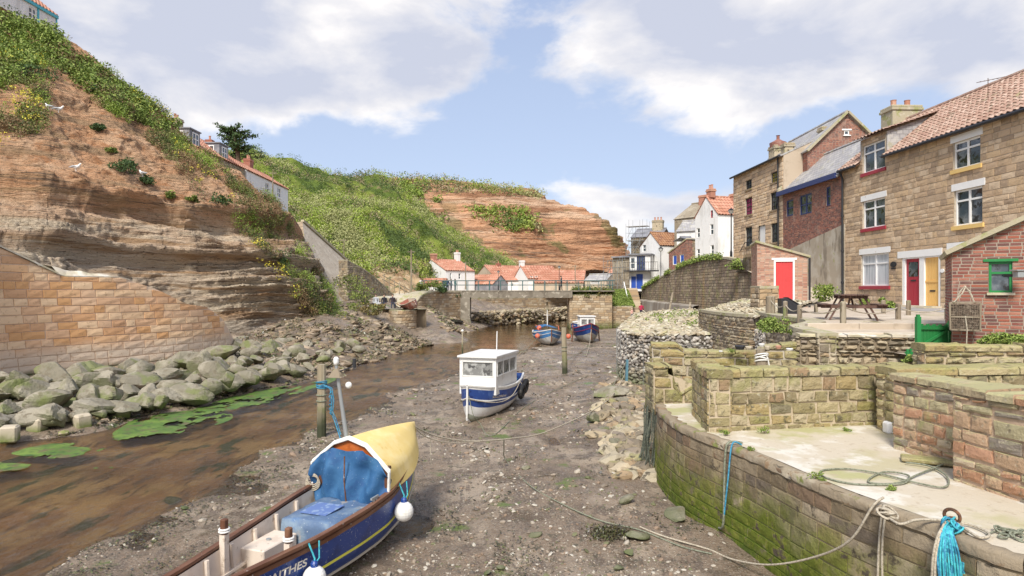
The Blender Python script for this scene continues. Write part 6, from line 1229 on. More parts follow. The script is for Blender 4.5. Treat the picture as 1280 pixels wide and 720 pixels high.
# green plants on the left abutment and along revetment foot
for a, r_, l, k in [((541, 362, 68), .9, 'yellow-green bush on the left bridge abutment', 18), ((551, 365, 70), .7, 'dark leafy bush beside the yellow one on the left abutment', 0), ((568, 372, 73), .6, 'dark bush hanging at the bridge end', 0), ((526, 362, 66), .6, 'small bush at the corner above the dinghy', 5), ((446, 395, 55), 1.2, 'yellow-flowering bush between the revetment and the bench', 24), ((455, 378, 57), 1.4, 'tall leafy bush right of the revetment', 8), ((435, 405, 52), .9, 'low bush at the foot of the revetment', 4), ((470, 392, 54), .8, 'green bush just left of the bench people', 3), ((420, 398, 53), 1.0, 'brownish bush below the revetment face', 5), ((438, 360, 60), 1.3, 'bramble bush hanging over the rubble wall end', 10)]:
    bush('bank_bush', l, P(*a), r_, M['darkleaf'] if 'dark' in l else M['scrub'], .09, 900, group='bushes on the far left bank', flowers=k)
t = thing('timber_fence', 'low timber fence along the top of the slope above the slip road', 'fence', P(497, 360, 76)); mb = MB(); o = t.location
for i in range(6): q = P(480+i*6.4, 348+i*3.6, 76+i*.5)-o; mb.bar(q-Vector((0, 0, 1)), q+Vector((0, 0, .5)), .1)
mb.bar(P(478, 344, 76)-o, P(513, 363, 79)-o, .08); mb.bar(P(478, 349, 76)-o, P(513, 367, 79)-o, .08); mb.build('rails', M['oak'], t)

# ------------------------------------------------------------------ gabions and bastion on the right bank
M['cob'] = mat('gabion_cobble', (.4, .38, .34), isl=[(.46, .42, .37), (.36, .33, .29), (.27, .24, .21), (.52, .49, .43), (.40, .34, .27), (.20, .18, .16)], rough=.85, bump=.3, bs=25, layers=[dict(c=(.16, .17, .09), s=1, lo=.2, hi=.4, z=(-4.1, -3.4), za=.6)])
M['cobp'] = mat('pale_cobble', (.5, .46, .38), isl=[(.50, .44, .32), (.42, .37, .27), (.56, .51, .40), (.34, .29, .21), (.46, .38, .26)], rough=.9, bump=.3, bs=25, layers=[dict(c=(.36, .36, .16), s=1.2, lo=.55, hi=.65, a=.6)])
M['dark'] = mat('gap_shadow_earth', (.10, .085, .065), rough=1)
def gabion(name, label, pts, z0, top, n_per=34, th=3, m='cob', r0=.105, group=None):
    pl0 = path_place(pts) if len(pts) > 2 else line_place(pts[0], pts[1]); L = pl0.L; t = thing(name, label, 'gabion', tuple(pl0(L/2, z0, 0.0)), 0, group); o = -np.array(t.location); tf = top if callable(top) else (lambda u: 0*np.asarray(u, float)+top)
    mb = MB(); pl = lambda u, z, d: pl0(u, z, d)+o; core(mb, pl, L, z0, lambda u: tf(u)-.08, extra=np.linspace(0, L, max(2, int(L/.5)))); 
    for e in (0.0, L): tzz = float(tf(e))-.08; mb.add([pl(e, z0, 0.0), pl(e, z0, -th), pl(e, tzz, -th), pl(e, tzz, 0.0)], [(0, 1, 2, 3)])
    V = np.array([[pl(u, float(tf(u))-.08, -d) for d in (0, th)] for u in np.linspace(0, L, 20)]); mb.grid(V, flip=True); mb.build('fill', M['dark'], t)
    g = r0*1.55; us, zs = np.meshgrid(np.arange(0, L, g), np.arange(z0+.05, float(np.max(tf(np.linspace(0, L, 30)))), g*.82)); us = us+rng.uniform(-.35, .35, us.shape)*g+(np.arange(us.shape[0])[:, None] % 2)*g*.5; zs = zs+rng.uniform(-.3, .3, zs.shape)*g; us = us.ravel(); zs = zs.ravel(); k = zs < tf(us)-.04; us, zs = us[k], zs[k]
    mb = MB(); stones(mb, pl(us, zs, rng.uniform(-.04, .03, len(us))), r0*rng.uniform(.65, 1.25, len(us)), .8, 1, 3, jag=.12)
    for e, sg in ((0.0, 1), (L, -1)):
        dn = np.arange(0, th, g); D2, Z2 = np.meshgrid(dn, np.arange(z0+.05, float(tf(e)), g*.85)); D2 = (D2+rng.uniform(-.3, .3, D2.shape)*g).ravel(); Z2 = (Z2+rng.uniform(-.3, .3, Z2.shape)*g).ravel(); k = Z2 < float(tf(e))-.04
        stones(mb, pl(np.full(k.sum(), e), Z2[k], -D2[k]), r0*rng.uniform(.65, 1.25, k.sum()), .8, 1, 4, jag=.12)
    mb.build('stones', M[m], t)
    if True:
        mb = MB()
        for z in np.arange(z0, float(tf(L/2))+.05, 1.0):
            mb.tube([tuple(pl(u, min(z, float(tf(u))), .12)) for u in np.linspace(0, L, 24)], .008, n=4)
        for u in np.arange(0, L+.01, 1.0): mb.tube([tuple(pl(u, z0, .12)), tuple(pl(u, float(tf(u)), .12))], .008, n=4)
        mb.build('wire', M['galv'], t)
    return t
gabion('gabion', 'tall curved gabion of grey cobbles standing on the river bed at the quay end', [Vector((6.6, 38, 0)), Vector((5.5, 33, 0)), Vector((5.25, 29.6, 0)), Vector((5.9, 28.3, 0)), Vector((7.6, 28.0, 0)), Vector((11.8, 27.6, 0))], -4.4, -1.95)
tp = []; k = 0
mb = MB()
def topz(x, y): return -1.98+np.clip((y-29)/18, 0, 1)*.15+np.clip((x-8.5)/4, 0, 1)*.35
V = [[(x, y, topz(x, y)-.06) for x in np.linspace(float(np.interp(y, [28.6, 33, 38, 48], [5.4, 5.7, 6.8, 9.3])), 15, 20)] for y in np.linspace(28.6, 50, 24)]
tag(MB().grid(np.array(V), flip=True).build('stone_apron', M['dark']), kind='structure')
c = []
while len(c) < 3600:
    y = 28.4+rng.random()**1.4*20; x = rng.uniform(5.2, 13.5)
    if x > np.interp(y, [28.4, 33, 38, 48], [5.3, 5.6, 6.7, 9.2]): c.append((x, y, topz(x, y)+rng.uniform(-.02, .07)))
stones(mb, c, rng.uniform(.10, .24, len(c)), .38, 0, 9); tag(mb.build('apron_stones', M['cobp']), 'pale slabby stones spread over the top of the gabions', 'stones', kind='stuff')
mb = MB(); c = np.array([(rng.uniform(8, 12), rng.uniform(32, 44), 0) for _ in range(30)]); c[:, 2] = topz(c[:, 0], c[:, 1])+.05; clumps(mb, c, np.tile([[0, 0, .5]], (30, 1)), 30, .25, .07); tag(mb.build('apron_weeds', M['bright']), 'small weeds among the pale stones on the gabion top', 'weeds', kind='stuff')
# bastion: curved dry-stone wall rising to the hut
wallrun('bastion_wall', 'curved pale dry-stone wall stepping up from the gabions to the brick hut', [Vector((9.2, 31.5, 0)), Vector((8.75, 27.6, 0)), Vector((8.9, 24.6, 0)), Vector((9.8, 23.4, 0)), Vector((10.9, 22.9, 0))], -3.0, lambda u: -.98+.0*np.asarray(u, float), 'rub', seed=91, th=1.2, ch=.15)
mb = MB(); c = []
for _ in range(900): x = rng.uniform(9.1, 11.2); y = rng.uniform(23.6, 31); c.append((x, y, -1.0+rng.uniform(0, .05)+float(np.clip((x-9.2)/3, 0, 1))*.85))
stones(mb, c, rng.uniform(.06, .15, len(c)), .4, 0, 19); tag(mb.build('bastion_stones', M['cobp']), 'pale stones filling the top of the bastion wall', 'stones', kind='stuff')
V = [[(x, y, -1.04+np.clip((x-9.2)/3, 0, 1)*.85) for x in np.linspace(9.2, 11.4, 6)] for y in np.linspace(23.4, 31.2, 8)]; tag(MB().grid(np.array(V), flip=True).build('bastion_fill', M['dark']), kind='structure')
gabion('gabion', 'short gabion of grey stones between the bastion and the leafy stump', [Vector((8.9, 22.6, 0)), Vector((11.5, 22.3, 0))], -2.2, -1.45, th=1, r0=.08)
wallrun('stub_wall', 'squat yellow stone pillar wall in front of the brick hut', [P(949, 400, 26)-Vector((0, 0, 0)), P(973, 400, 26)], -1.3, .12, 'br', seed=93, th=.9, ch=.2)

# rubble face under the left edge of the terrace
wallrun('terrace_wall', 'ragged stone face under the left edge of the terrace behind the leafy stump', [Vector((11.0, 30, 0)), Vector((9.6, 25, 0)), Vector((8.9, 22.2, 0)), Vector((8.5, 18.4, 0)), Vector((7.4, 17.0, 0)), Vector((7.3, 15.2, 0))], -3.0, lambda u: np.interp(u, [0, 8, 12, 16], [-.85, -.88, -.92, -1.1]), 'rub', seed=95, th=.4, ch=.16)
# ------------------------------------------------------------------ boats
M['hullblue'] = mat('hull_blue_paint', (.018, .06, .27), [dict(c=(.40, .44, .50), s=34, lo=.655, hi=.68, r=.5), dict(c=(.01, .035, .17), s=2, lo=.5, hi=.65), dict(c=(.42, .45, .5), s=38, lo=.68, hi=.71, r=.5)], rough=.35, bump=.12, bs=8, spec=.5, obj=True)
M['hullyel'] = paint('stripe_yellow_paint', (.72, .68, .10)); M['hullcream'] = paint('hull_cream_paint', (.62, .55, .44)); M['hullin'] = mat('boat_cream_interior', (.70, .60, .50), [dict(c=(.55, .44, .35), s=3, lo=.5, hi=.66, a=.7), dict(c=(.36, .28, .2), s=9, lo=.6, hi=.68, a=.6)], rough=.6, bump=.2, obj=True)
M['brownwood'] = mat('varnished_brown_timber', (.13, .055, .03), [dict(c=(.20, .10, .06), s=4, lo=.48, hi=.62, st=(.2, 1, 1)), dict(c=(.4, .36, .32), s=14, lo=.66, hi=.7)], rough=.5, bump=.3, obj=True)
M['orangew'] = mat('orange_varnished_board', (.48, .13, .03), [dict(c=(.36, .09, .02), s=5, lo=.5, hi=.62)], rough=.4, obj=True)
M['canvas'] = mat('blue_canvas', (.03, .105, .235), [dict(c=(.055, .16, .31), s=1.6, lo=.42, hi=.62), dict(c=(.03, .09, .22), s=2.6, lo=.54, hi=.66), dict(c=(.35, .42, .5), s=38, lo=.67, hi=.70)], rough=.7, bump=.5, bs=5, bdist=.03, obj=True)
M['tarp'] = mat('faded_blue_tarpaulin', (.11, .17, .28), [dict(c=(.20, .27, .35), s=2, lo=.45, hi=.6), dict(c=(.12, .2, .34), s=3.2, lo=.52, hi=.64), dict(c=(.34, .32, .30), s=4, lo=.56, hi=.66), dict(c=(.7, .72, .74), s=22, lo=.66, hi=.69)], rough=.45, bump=.6, bs=7, bdist=.03, obj=True)
M['yelcover'] = mat('yellow_cover_cloth', (.80, .60, .22), [dict(c=(.86, .68, .32), s=1.5, lo=.45, hi=.62), dict(c=(.70, .48, .13), s=4, lo=.6, hi=.7, a=.6)], rough=.6, bump=.25, bs=4, obj=True)
M['rubber'] = mat('black_rubber', (.022, .022, .024), [dict(c=(.07, .065, .06), s=6, lo=.5, hi=.65)], rough=.7, obj=True); M['buoyw'] = mat('white_buoy_plastic', (.82, .81, .77), [dict(c=(.66, .63, .55), s=4, lo=.55, hi=.7)], rough=.35, bump=.03, spec=.5, obj=True)
M['buoyo'] = mat('orange_buoy_plastic', (.72, .17, .10), rough=.4, bump=.03); M['rope'] = mat('pale_rope', (.50, .44, .34), [dict(c=(.34, .29, .22), s=40, lo=.45, hi=.6)], rough=.95, bump=.6, bs=90, bdist=.01)
M['ropeg'] = mat('grey_green_rope', (.26, .27, .20), [dict(c=(.15, .16, .11), s=30, lo=.45, hi=.6)], rough=.95, bump=.6, bs=90, bdist=.01); M['ropeb'] = mat('blue_polyrope', (.04, .22, .36), [dict(c=(.09, .35, .50), s=25, lo=.45, hi=.6), dict(c=(.03, .14, .30), s=12, lo=.55, hi=.62)], rough=.7, bump=.5, bs=90, bdist=.01)
M['ropet'] = mat('turquoise_polyrope', (.05, .36, .44), [dict(c=(.08, .50, .55), s=25, lo=.45, hi=.6), dict(c=(.02, .16, .26), s=10, lo=.55, hi=.62)], rough=.7, bump=.5, bs=90, bdist=.01)
class Hull:
    def __init__(s, st, q=.75, r=1.55):
        a = np.array(st, float); s.a = a; s.L = a[-1, 0]; s.q = q; s.r = r
        s.S = np.linspace(0, s.L, 61); k = lambda c: s._sm(a[:, 0], a[:, c])
        s.B, s.ZG, s.ZK = k(1), k(2), k(3)
    def _sm(s, x, y):
        v = np.interp(s.S, x, y)
        for _ in range(3): w = v.copy(); w[1:-1] = (v[:-2]+2*v[1:-1]+v[2:])/4; v = w
        return v
    def at(s, u, t, side=1, off=0.0, lap=0.0):
        u = np.asarray(u, float); t = np.asarray(t, float); b = np.interp(u, s.S, s.B); zg = np.interp(u, s.S, s.ZG); zk = np.interp(u, s.S, s.ZK)
        y = b*np.sin(np.clip(t, 0, 1)*math.pi/2)**s.q; z = zk+(zg-zk)*np.clip(t, 0, 2)**s.r; st_ = t*7; y = y+lap*(1-(st_-np.floor(st_)))*np.clip(b*6, 0, 1)+off*np.sin(t*math.pi/2)
        return np.stack([u+0*t, side*y, z-off*.5*(1-t)], -1)
    def shell(s, mb, ts, mats, off=0.0, lap=0.0, u0=0, u1=None, inside=False):
        us = np.linspace(u0, s.L if u1 is None else u1, 49); ts = np.array(ts, float)
        for sd in (1, -1):
            U, T = np.meshgrid(us, ts, indexing='ij'); V = s.at(U, T, sd, off, lap); m = np.repeat(np.array(mats)[None], len(us)-1, 0); mb.grid(V, m, flip=(sd > 0) != inside)
    def rail(s, mb, t, w, h, m=0, off=0, u0=0.0, u1=None, side=(1, -1), zoff=0.0):
        for sd in side:
            us = np.linspace(u0, s.L if u1 is None else u1, 50); C = s.at(us, np.full(50, t), sd, off); C[:, 2] += zoff; V = np.array([[c+(0, sd*w/2, -h/2), c+(0, sd*w/2, h/2), c+(0, -sd*w/2, h/2), c+(0, -sd*w/2, -h/2), c+(0, sd*w/2, -h/2)] for c in C]); mb.grid(V, m); mb.add(V[-1][:4], [(0, 1, 2, 3)], m); mb.add(V[0][:4], [(0, 1, 2, 3)], m)
    def text(s, txt, mat_, par, u0, u1, t0, side=-1, h=.12, name='lettering', off=.024):
        cu = bpy.data.curves.new('lettering', 'FONT'); cu.body = txt; cu.size = 1; cu.extrude = 0; cu.offset = .022; ob = bpy.data.objects.new('tmp', cu); COL.objects.link(ob); dg = bpy.context.evaluated_depsgraph_get(); dg.update(); me = bpy.data.meshes.new_from_object(ob.evaluated_get(dg)); bpy.data.objects.remove(ob)
        v = np.array([tuple(p.co) for p in me.vertices]); x0, x1 = v[:, 0].min(), v[:, 0].max(); f = (v[:, 0]-x0)/(x1-x0); hh = v[:, 1]/.7
        U = (u0+(u1-u0)*f) if side < 0 else (u1-(u1-u0)*f); P0 = s.at(U, np.full(len(U), t0), side, off); P1 = s.at(U, np.full(len(U), t0+.02), side, off); d = P1-P0; d /= np.linalg.norm(d, axis=1, keepdims=True)
        W_ = P0+d*(hh*h)[:, None]; W_[:, 1] += side*.012; me.vertices.foreach_set('co', W_.astype(np.float32).ravel()); me.update(); me.materials.clear(); me.materials.append(mat_); o = bpy.data.objects.new(name, me); COL.objects.link(o); o.parent = par; return o
def boat_root(name, label, stern, bow, z, cat='boat'):
    d = Vector(bow)-Vector(stern); return thing(name, label, cat, (stern[0], stern[1], z), math.atan2(d.y, d.x))
# ---- near boat
def near_boat():
    t = boat_root('fishing_boat', 'open blue fishing boat with yellow stripe, blue hood and yellow bow cover, nearest the camera', (-3.79, 6.91), (-1.92, 12.4), -4.33)
    H = Hull([(0, .30, 1.0, .22), (.6, .38, .99, .16), (2, .60, 1.0, .08), (3, .70, 1.06, .05), (3.75, .71, 1.12, .04), (4.6, .56, 1.30, .05), (5.3, .28, 1.46, .16), (5.8, .015, 1.61, .55)])
    ts = [0, .15, .30, .38, .42, .52, .62, .66, .8, .94, 1.0]; m = [0, 0, 0, 1, 2, 2, 3, 2, 2, 4]
    mb = MB(); H.shell(mb, ts, m, 0, .022); V = [tuple(H.at(0., q, 1)) for q in np.linspace(0, 1, 9)]+[tuple(H.at(0., q, -1)) for q in np.linspace(1, 0, 9)]; mb.add(V, [tuple(range(18))], 2)
    mb.build('hull', [M['lowcream'], M['hullcream'], M['hullblue'], M['hullyel'], M['brownwood']], t, smooth=True)
    mb = MB(); H.rail(mb, .40, .035, .03, 0, .01); mb.build('bilge_moulding', M['hullcream'], t)
    mb = MB(); H.rail(mb, .64, .022, .03, 0, .008); mb.build('stripe_moulding', M['hullyel'], t)
    mb = MB(); H.rail(mb, 1.0, .085, .04, 0, .0, zoff=.02); H.rail(mb, .955, .04, .06, 0, .01); mb.build('gunwale', M['brownwood'], t)
    mb = MB(); H.shell(mb, [.30, .45, .6, .75, .9, .985], [0]*5, -.045, 0, .04, 5.6, inside=True); mb.build('lining', M['hullin'], t, smooth=True)
    for u in np.arange(.5, 3.4, .52):
        for sd in (1, -1): mb = MB(); mb.tube([tuple(H.at(u, q, sd, -.07)) for q in np.linspace(.35, .97, 8)], .032, n=6); mb.build('rib', M['hullin'], t)
    mb = MB()
    for sd in (1, -1): mb.grid(np.array([[H.at(u, .72, sd, -.05), H.at(u, .72, sd, -.13)+(0, 0, .0), H.at(u, .69, sd, -.13), H.at(u, .69, sd, -.05)] for u in np.linspace(.2, 3.6, 20)]))
    mb.build('riser', M['hullin'], t)
    mb = MB(); us = np.linspace(.1, 4.9, 30); mb.grid(np.array([[H.at(u, .42, 1, -.03), H.at(u, .42, -1, -.03)] for u in us]), flip=False); mb.build('floorboards', M['floorgrey'], t)
    mb = MB(); mb.box((.0, -.33, .72), (.85, .33, .76), ch=.01); mb.build('stern_bench', M['hullin'], t)
    mb = MB(); mb.box((1.75, .12, .42), (2.45, .52, .82), ch=.015); o = mb.build('locker', M['hullin'], t); q = MB(); q.lathe([(.035, 0), (.035, .02)], (2.1, .33, .82), n=10); q.build('filler_cap', M['galv'], o)
    # fish boxes of brown wood by the starboard side
    mb = MB()
    for a in ((.95, -.40, 1.62, -.385), (.95, .0, 1.62, .015), (.95, -.4, .965, .015), (1.6, -.4, 1.615, .015), (1.27, -.4, 1.285, .015)): mb.box((a[0], a[1], .42), (a[2], a[3], .74))
    mb.build('wooden_box', M['orangebrown'], t)
    for a, b, r in (((1.1, .02, .62), (2.5, -.22, .66), .03), ((1.3, .10, .60), (2.6, -.14, .62), .028)): mb = MB(); mb.tube([a, b], r, n=8); mb.build('oar', M['brownwood'], t)
    # timber heads, port and starboard
    for (u, sd, zt) in ((1.35, 1, 1.30), (1.55, -1, 1.22)):
        c = H.at(u, 1.0, sd, -.09); mb = MB(); mb.box((c[0]-.042, c[1]-.042, .5 if sd > 0 else .8), (c[0]+.042, c[1]+.042, zt-.14)); o = mb.build('timber_head', M['hullin'], t)
        q = MB(); q.box((c[0]-.04, c[1]-.04, zt-.14), (c[0]+.04, c[1]+.04, zt+.06), ch=.012); q.build('post_top', M['brownwood'], o)
        q = MB(); [q.torus((c[0], c[1], zt-.1+.03*k), .06, .014, n=14, k=6) for k in range(2)]; q.build('rope_turns', M['buoyw'], o)
    # engine box under a tarpaulin
    mb = MB(); mb.box((2.62, -.42, .3), (3.5, .38, .8)); mb.build('engine_box', M['brownwood'], t)
    a, b, c, d = 2.5, 3.55, -.48, .43; zt = .98; n = 22
    g = np.linspace(-1, 1, n); X, Y = np.meshgrid(g, g, indexing='ij'); m_ = np.maximum(abs(X), abs(Y)); topm = np.clip(m_/.72, 0, 1); ux = np.clip(X/.72, -1, 1); uy = np.clip(Y/.72, -1, 1)
    drop = np.clip((m_-.72)/.28, 0, 1); V = np.stack([(a+b)/2+ux*(b-a)/2*(1+.03*drop), (c+d)/2+uy*(d-c)/2*(1+.04*drop), zt-.03*fbm(np.stack([X*2, Y*2, X*0], -1), 3, 1)-drop*(.40+.07*np.sin(X*7+Y*5))], -1); V += .018*fbm(V*6, 3, 1)[..., None]
    mb = MB(); mb.grid(V, flip=False); o = mb.build('engine_tarp', M['tarp'], t, smooth=True); q = MB(); q.box((2.72, -.18, zt+.025), (3.2, .28, zt+.035)); q.build('patch', M['patchblue'], o)
    # hood: arch, canvas, cover
    s0 = 3.62; g0 = H.at(s0, 1.0, 1, 0); yg = float(g0[1]); zg = float(g0[2]); arch = [(yg, zg), (yg+.015, zg+.38), (.30, zg+.72), (0.02, zg+.82), (-.30, zg+.72), (-yg-.01, zg+.34), (-yg, zg)]
    mb = MB(); mb.tube([(s0, y, z) for y, z in arch], .022, n=8); mb.build('hood_frame', M['buoyw'], t)
    mb = MB(); mb.add([(s0+.05, .48, zg+.5), (s0+.05, .30, zg+.69), (s0+.05, .02, zg+.79), (s0+.05, -.3, zg+.69), (s0+.05, -.48, zg+.5)], [(0, 1, 2, 3, 4)]); mb.build('hood_board', M['orangew'], t)
    mb = MB(); n1, n2 = 40, 26; V = np.zeros((n1, n2, 3)); 
    tops = np.array([(.72, .34), (.53, .54), (.31, .66), (.02, .62), (-.29, .67), (-.52, .54), (-.72, .30)])
    f = np.linspace(0, 1, n1); ty = np.interp(f, np.linspace(0, 1, 7), tops[:, 0]); tzv = np.interp(f, np.linspace(0, 1, 7), tops[:, 1])+zg
    by = ty*np.interp(f, [0, .1, .5, .9, 1], [.99, .95, .7, .93, .99]); bz = np.interp(f, [0, .15, .4, .6, .85, 1], [-.02, -.25, -.45, -.5, -.25, -.02])+zg
    for j, k in enumerate(np.linspace(0, 1, n2)): V[:, j, 1] = ty*(1-k)+by*k; V[:, j, 2] = tzv*(1-k)+bz*k; V[:, j, 0] = s0-.03-.07*np.sin(k*math.pi)*np.sin(f*math.pi*7+2.2*k+np.sin(k*4))-.05*np.sin(f*23+k*5)*k-.18*k*(1-abs(2*f-1))+.10*fbm(np.stack([f*7, 0*f+k*3, 0*f], -1), 4, 1)
    mb.grid(V); mb.build('hood_canvas', M['canvas'], t, smooth=True)
    mb = MB(); mb.tube([(s0-.16, -.01, zg+.58), (s0-.2, -.03, zg+.2), (s0-.17, -.05, zg-.2)], .012, n=6); mb.build('canvas_lacing', M['brownwood'], t)
    mb = MB(); mb.box((s0+.02, -.69, zg-.1), (s0+.12, -.52, zg+.42)); mb.box((s0+.02, .52, zg-.1), (s0+.12, .69, zg+.42)); mb.build('hood_cheek', M['brownwood'], t)
    # stretched yellow cover from arch to stem
    us = np.linspace(0, 1, 26); fs = np.linspace(0, 1, 25); V = []
    for u in us:
        s_ = s0+.03+(5.83-s0)*u; row = []; gp = H.at(s_, 1.0, 1, .03)
        for f in fs:
            a_ = np.array([np.interp(f, np.linspace(0, 1, 7), [p[0] for p in arch]), np.interp(f, np.linspace(0, 1, 7), [p[1] for p in arch])+.025])
            w = float(gp[1]); ridge = (arch[3][1]+.03)*(1-u)+1.76*u; yy = w*(1-2*f); b_ = np.array([yy, float(gp[2])-.03+(ridge-float(gp[2])+.05)*(1-abs(2*f-1)**1.6)])
            k = u**.75; k2 = min(1, u*1.0); y = a_[0]*(1-k)+b_[0]*k; y = np.sign(y)*min(abs(y), abs(a_[0]*(1-k2)+b_[0]*k2)+.02); z = a_[1]*(1-k2)+b_[1]*k2-.02*math.sin(math.pi*u)*(1-abs(2*f-1)); row.append((s_, y, z))
        V.append(row)
    mb = MB(); mb.grid(np.array(V)); mb.build('bow_cover', M['yelcover'], t, smooth=True)
    mb = MB(); mb.tube([(s0+.03, y, z+.03) for y, z in arch], .018, n=6); mb.build('cover_hem', M['buoyw'], t)
    # stem post
    mb = MB(); mb.tube([tuple(H.at(5.8, q, 1)+np.array([.015+.04*q, 0, 0])) for q in np.linspace(0.0, 1.0, 10)], .035, n=8); mb.tube([(x, 0, float(np.interp(x, H.S, H.ZK))-.02) for x in np.linspace(0, 5.8, 20)], .035, n=6); mb.build('stem', M['hullcream'], t)
    # mast with radar reflector and lamp
    mb = MB(); mb.tube([(s0+.12, .10, zg+.6), (s0+.06, .17, zg+1.25), (s0-.02, .24, zg+2.0)], [.04, .033, .026], n=10); o = mb.build('mast', M['galv'], t)
    q = MB(); c = Vector((s0-.02, .24, zg+1.86)); q.add([c+Vector((0, 0, .13)), c+Vector((.09, .09, -.05)), c+Vector((-.09, .10, -.05)), c+Vector((-.07, -.14, -.05)), c+Vector((.08, -.15, -.03))], [(0, 1, 2), (0, 2, 3), (0, 3, 4), (0, 4, 1), (4, 3, 2, 1)]); q.build('radar_reflector', M['oak'], o)
    q = MB(); q.lathe([(.035, 0), (.045, .03), (.045, .09), (.02, .12)], (s0-.02, .24, zg+2.02), n=10); q.ball((s0+.05, .05, zg+1.68), .055, 0, 10); q.build('mast_lamp', M['buoyw'], o)
    q = MB(); q.tube([(s0-.02, -.10, zg+1.98), (s0-.02, -.10, zg+2.12)], .03, n=8); q.tube([(s0-.02, -.10, zg+2.0), (s0-.02, .2, zg+1.9)], .01, n=5); q.build('aerial', M['iron'], o)
    M['lettering'] = paint('cream_lettering_paint', (.78, .72, .62))
    H.text('STAITHES', M['lettering'], t, .95, 1.74, .80, -1, .105)
    # cleats and coil
    mb = MB(); c = H.at(3.25, 1.0, -1, -.02); mb.bar((c[0]-.1, c[1], c[2]+.09), (c[0]+.1, c[1], c[2]+.09), .03); mb.bar((c[0]-.03, c[1], c[2]), (c[0]-.03, c[1], c[2]+.08), .03); mb.bar((c[0]+.04, c[1], c[2]), (c[0]+.04, c[1], c[2]+.08), .03); mb.build('cleat', M['galv'], t)
    mb = MB(); [mb.torus((s0-.06, .66, zg+.12-.02*k), .09+.01*k, .012, (1, .2, 0), n=16, k=5) for k in range(4)]; mb.build('rope_coil', M['rope'], t)
    mx = Matrix.Translation(t.location) @ Matrix.Rotation(t.rotation_euler.z, 4, 'Z')
    def bou(u, zd, lab, r=.155, out=.13):
        c = mx @ Vector(tuple(H.at(u, 1.0, -1, out))); b = thing('fender_buoy', lab, 'buoy', c+Vector((0, 0, -zd))); q = MB(); q.ball((0, 0, 0), r, 0, 20, (1, 1, 1.05)); q.build('ball', M['buoyw'], b); q = MB(); q.lathe([(.05, 0), (.05, .05), (.03, .08)], (0, 0, r*.95), n=10); q.build('neck', M['hullblue'], b)
        q = MB(); q.tube([(0, 0, r+.05), (.0, .02, zd*.6), (-.09, .05, zd+.03)], .012, n=6); q.tube([(0.02, 0, r+.05), (.05, .05, zd*.6), (.02, .14, zd+.03)], .010, n=6); q.build('lanyard', M['ropet'], b)
    bou(3.95, .42, 'white ball fender hanging from the bow of the near blue boat'); bou(1.72, .40, 'white ball fender hanging beside the lettering of the near blue boat', .15, .15)
M['lowcream'] = mat('antifouling_paint', (.14, .10, .085), [dict(c=(.26, .21, .17), s=3, lo=.5, hi=.62)], rough=.7, obj=True); M['floorgrey'] = mat('grey_floorboards', (.50, .50, .49), [dict(c=(.36, .36, .35), s=3, lo=.5, hi=.62, st=(.2, 1, 1))], obj=True); M['orangebrown'] = mat('orange_brown_timber', (.30, .13, .05), [dict(c=(.2, .08, .035), s=5, lo=.5, hi=.62)], obj=True)
M['patchblue'] = mat('blue_patch_cloth', (.13, .20, .42), [dict(c=(.25, .34, .5), s=8, lo=.5, hi=.6)], rough=.6, obj=True)
near_boat()
